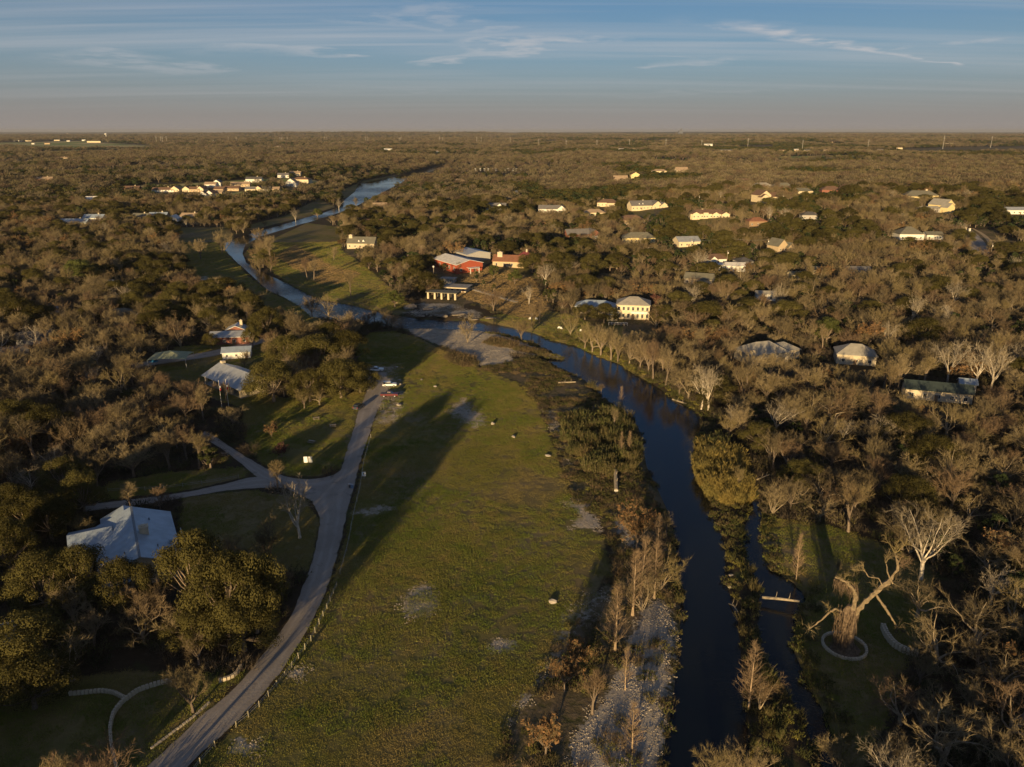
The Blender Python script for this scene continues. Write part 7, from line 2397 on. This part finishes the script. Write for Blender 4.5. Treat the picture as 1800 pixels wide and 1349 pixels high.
for i, (x, y, rz) in enumerate([(931, 562, 200), (943, 562, 160), (982, 578, 190), (987, 579, 150), (1021, 583, 170)]):
    lab = ['white lawn chair by the water, first from the gravel tree', 'white lawn chair, second from the gravel tree, by the slim trunk', 'white lawn chair in the open grass, left of a close pair', 'white lawn chair in the open grass, right of a close pair', 'single white lawn chair under the bank trees'][i]
    ch = thing('lawn_chair', lab, 'chair', tuple(at(x, y)), R(rz), 'white chairs on the riverside lawn')
    for nm, c_, d_ in (('seat', (0, 0, .36), (.7, .8, .06)), ('arm', (-.42, 0, .6), (.14, .85, .05)), ('arm', (.42, 0, .6), (.14, .85, .05)), ('leg', (-.4, -.36, .28), (.08, .08, .62)), ('leg', (.4, -.36, .28), (.08, .08, .62)), ('leg', (-.4, .36, .28), (.08, .08, .62)), ('leg', (.4, .36, .28), (.08, .08, .62))):
        mb = MB()
        mb.box(c_, d_)
        mb.build(nm, P_WHITE, ch)
    mb = MB()
    mb.face([(-.36, .3, .38), (.36, .3, .38), (.42, .72, 1.25), (-.42, .72, 1.25)])
    mb.face([(.36, .36, .38), (-.36, .36, .38), (-.42, .78, 1.25), (.42, .78, 1.25)])
    mb.face([(-.42, .72, 1.25), (.42, .72, 1.25), (.42, .78, 1.25), (-.42, .78, 1.25)])
    mb.build('backrest', P_WHITE, ch)

# garden steps down the golden slope
sa, sb = at(826, 508)[:2], at(908, 532)[:2]
stp = thing('garden_steps', 'long flight of garden steps with dark rails down the golden slope', 'steps', (sa[0], sa[1], hz(*sa)))
o0 = np.array(stp.location)
ns_ = 34
an = math.atan2(sb[1] - sa[1], sb[0] - sa[0])
rail = [[], []]
for i in range(ns_):
    c_ = sa + (sb - sa) * (i + .5) / ns_
    z_ = hz(*c_) - o0[2]
    mb = MB()
    mb.box((0, 0, 0), (.8, 2.2, .3), an)
    o = mb.build('step', M_STONE, stp)
    o.location = (c_[0] - o0[0], c_[1] - o0[1], z_ + .1)
    for k, s_ in enumerate((-1, 1)):
        rail[k].append((c_[0] - o0[0] - math.sin(an) * 1.2 * s_, c_[1] - o0[1] + math.cos(an) * 1.2 * s_, z_))
for rl in rail:
    mb = MB()
    mb.tube([(a, b, c + 1.0) for a, b, c in rl], .06, 4)
    for a, b, c in rl[::3]:
        mb.box((a, b, c + .5), (.09, .09, 1.1))
    mb.build('rail', M_BUMP, stp)

# gate posts at the hill lane
for i, (x, y, lab) in enumerate([(1676, 406, 'stone gate post left of the hill lane'), (1697, 405, 'stone gate post in the middle at the hill lane top'), (1704, 407, 'white-topped gate post right of the hill lane'), (1690, 413, 'white mailbox post beside the hill lane')]):
    gp = thing('gate_post', lab, 'post', tuple(at(x, y)))
    mb = MB()
    mb.box((0, 0, 1.0), (1.1, 1.1, 2.6))
    mb.build('shaft', WALL['white'] if i > 1 else WALL['stone'], gp)
    mb = MB()
    mb.box((0, 0, 2.42), (1.4, 1.4, .22))
    mb.build('cap', WALL['cream'], gp)

# utility poles with a line
up_ = [(1139, 462, 'utility pole with lamp box at the street end'), (1214, 446, 'utility pole beside the grey metal-roofed house'), (1275, 442, 'utility pole left of the wood lane'), (1348, 446, 'utility pole next to the twin-gabled tan house'), (1277, 468, 'bare pole above the white bungalow'),
       (1375, 362, 'thin pole in the green slope below the hilltop row'), (1228, 362, 'thin pole behind the long ranch house'), (1740, 455, 'utility pole by the hill lane bottom'), (1595, 605, 'white-topped pole in the near right wood')]
tops = []
for x, y, lab in up_:
    p_ = at(x, y)
    pl = thing('utility_pole', lab, 'pole', tuple(p_), .3, 'utility poles of the right bank')
    mb = MB()
    mb.tube([(0, 0, -.4), (0, 0, 10.5)], [.17, .11], 6, cap=True)
    mb.build('pole', M_WOOD, pl)
    mb = MB()
    mb.box((0, 0, 9.8), (2.2, .14, .14))
    mb.build('crossarm', M_WOOD, pl)
    mb = MB()
    mb.box((.35, 0, 8.6), (.5, .45, .9))
    mb.build('transformer', M_TRIM, pl)
    tops.append(p_ + np.array((0, 0, 9.95)))
for a, b, lab in ((0, 1, 'sagging power wire from the street end pole'), (1, 2, 'sagging power wire over the grey metal roof'), (2, 3, 'sagging power wire before the twin-gabled house')):
    mb = MB()
    pa, pb = tops[a], tops[b]
    mb.tube([tuple(pa + (pb - pa) * t_ - np.array((0, 0, 5.0 * t_ * (1 - t_)))) for t_ in np.linspace(0, 1, 12)], .035, 3)
    tag(mb.build('power_wire', M_METAL), lab, 'wire')

# transmission poles on the plain
M_STEEL = mat('galvanised_steel', (0.34, 0.32, 0.30), .6, spec=.4)
TPX = [(276, 256, 16), (284, 256, 16), (287, 256, 15), (294, 255, 15), (402, 251, 10), (416, 253, 11), (493, 254, 12), (496, 254, 12), (506, 252, 10), (571, 250, 9), (575, 250, 9), (643, 252, 11), (647, 252, 11), (702, 252, 10), (705, 252, 10),
       (773, 252, 11), (778, 252, 10), (838, 254, 12), (846, 254, 12), (897, 256, 14), (947, 258, 13), (995, 261, 14), (1049, 260, 13), (1106, 259, 13), (1170, 260, 15), (1233, 261, 14), (1314, 262, 18), (1410, 264, 17), (1525, 264, 17), (1657, 262, 22), (1741, 260, 19)]
po = {}
for i, (x, y, hp) in enumerate(TPX):
    p_ = at(x, y)
    _, _, dd_ = pix(p_[0], p_[1], p_[2])
    hh = min(max(hp * float(dd_) / F, 28), 62)
    lab = '%s steel transmission pole from the left along the far skyline' % (['first', 'second', 'third', 'fourth', 'fifth', 'sixth', 'seventh', 'eighth', 'ninth', 'tenth', 'eleventh', 'twelfth', 'thirteenth', 'fourteenth', 'fifteenth', 'sixteenth', 'seventeenth', 'eighteenth', 'nineteenth', 'twentieth',
           'twenty-first', 'twenty-second', 'twenty-third', 'twenty-fourth', 'twenty-fifth', 'twenty-sixth', 'twenty-seventh', 'twenty-eighth', 'twenty-ninth', 'thirtieth', 'thirty-first'][i])
    tp = thing('transmission_pole', lab, 'pylon', tuple(p_), .2, 'transmission poles across the far plain')
    mb = MB()
    mb.tube([(0, 0, -1), (0, 0, hh)], [.85, .45], 6, cap=True)
    mb.build('pole', M_STEEL, tp)
    for z_ in (.97, .87, .77):
        mb = MB()
        mb.tube([(-4.5, 0, hh * z_ + .8), (0, 0, hh * z_), (4.5, 0, hh * z_ + .8)], [.2, .4, .2], 4)
        mb.build('crossarm', M_STEEL, tp)

wtp = at(187, 243)
wtw = thing('water_tower', 'white water tower standing on the left horizon', 'tower', tuple(wtp))
mb = MB()
mb.tube([(0, 0, -1), (0, 0, 30), (0, 0, 34)], [5, 3.5, 6], 10)
mb.build('stem', M_TRIM, wtw)
mb = MB()
mb.tube([(0, 0, 34), (0, 0, 38), (0, 0, 44), (0, 0, 48), (0, 0, 50)], [6, 14, 15, 9, 1], 14, cap=True)
mb.build('tank', M_TRIM, wtw)
ctp = at(1196, 237)
ctw = thing('distant_tower', 'hazy pointed tower alone on the middle horizon', 'tower', (ctp[0], ctp[1], ctp[2]))
mb = MB()
mb.box((0, 0, 35), (90, 60, 80))
mb.build('shaft', mat('tower_blue', (0.10, 0.11, 0.14), .8), ctw)
mb = MB()
mb.box((10, 0, 97), (50, 40, 44), 0, 0, .3)
mb.build('spire', mat('tower_blue', (0.10, 0.11, 0.14), .8), ctw)

NTH = ['first', 'second', 'third', 'fourth', 'fifth', 'sixth', 'seventh', 'eighth', 'ninth', 'tenth', 'eleventh', 'twelfth', 'thirteenth']
for i in range(13):
    p_ = at(836 + i * 7.2 + (i * 37 % 5) * .4, 301)
    mk = thing('white_marker', '%s from the left in the row of small white upright blocks in the far wood' % NTH[i], 'marker', tuple(p_), .1 * i, 'row of white blocks in the far wood')
    mb = MB()
    mb.box((0, 0, 2.4), (3.2, 3.2, 6.8))
    mb.build('shaft', P_WHITE, mk)
    mb = MB()
    mb.box((0, 0, 6.0), (3.8, 3.8, .5))
    mb.build('cap', P_WHITE, mk)
for x, y, c_, lab in ((322, 348, (.5, .03, .03), 'red play frame on the village green'), (338, 351, (.08, .2, .6), 'blue play frame on the village green')):
    pf = thing('play_frame', lab, 'playground', tuple(at(x, y)))
    mb = MB()
    mb.box((0, 0, 2.0), (4.5, 4.0, .5))
    mb.box((1.5, 0, 3.6), (2.0, 3.0, 3.0), 0, 0, .5)
    mb.build('platform', mat('play_%d' % int(c_[0] * 100), c_, .6), pf)
    for sx in (-2, 2):
        for sy in (-1.8, 1.8):
            mb = MB()
            mb.tube([(sx, sy, -.3), (sx, sy, 2.2)], .15, 5)
            mb.build('leg', M_METAL, pf)

# ------------------------------------------------------------------ the air of the valley
HAZE = bpy.data.materials.new('haze')
HAZE.use_nodes = True
t = HAZE.node_tree
t.nodes.clear()
q = NT(t)
pv = q.n('ShaderNodeVolumePrincipled')
pv.inputs['Color'].default_value = (0.42, 0.44, 0.50, 1)
pv.inputs['Density'].default_value = 2.8e-5
t.links.new(pv.outputs[0], q.n('ShaderNodeOutputMaterial').inputs['Volume'])
HAZE.cycles.homogeneous_volume = True
mb = MB()
ztop = max(float(GZ.max()) + 70, 150.0)
mb.box((0, 15000, (ztop - 6) / 2), (110000, 90000, ztop + 6))
tag(mb.build('haze', HAZE), kind='stuff')
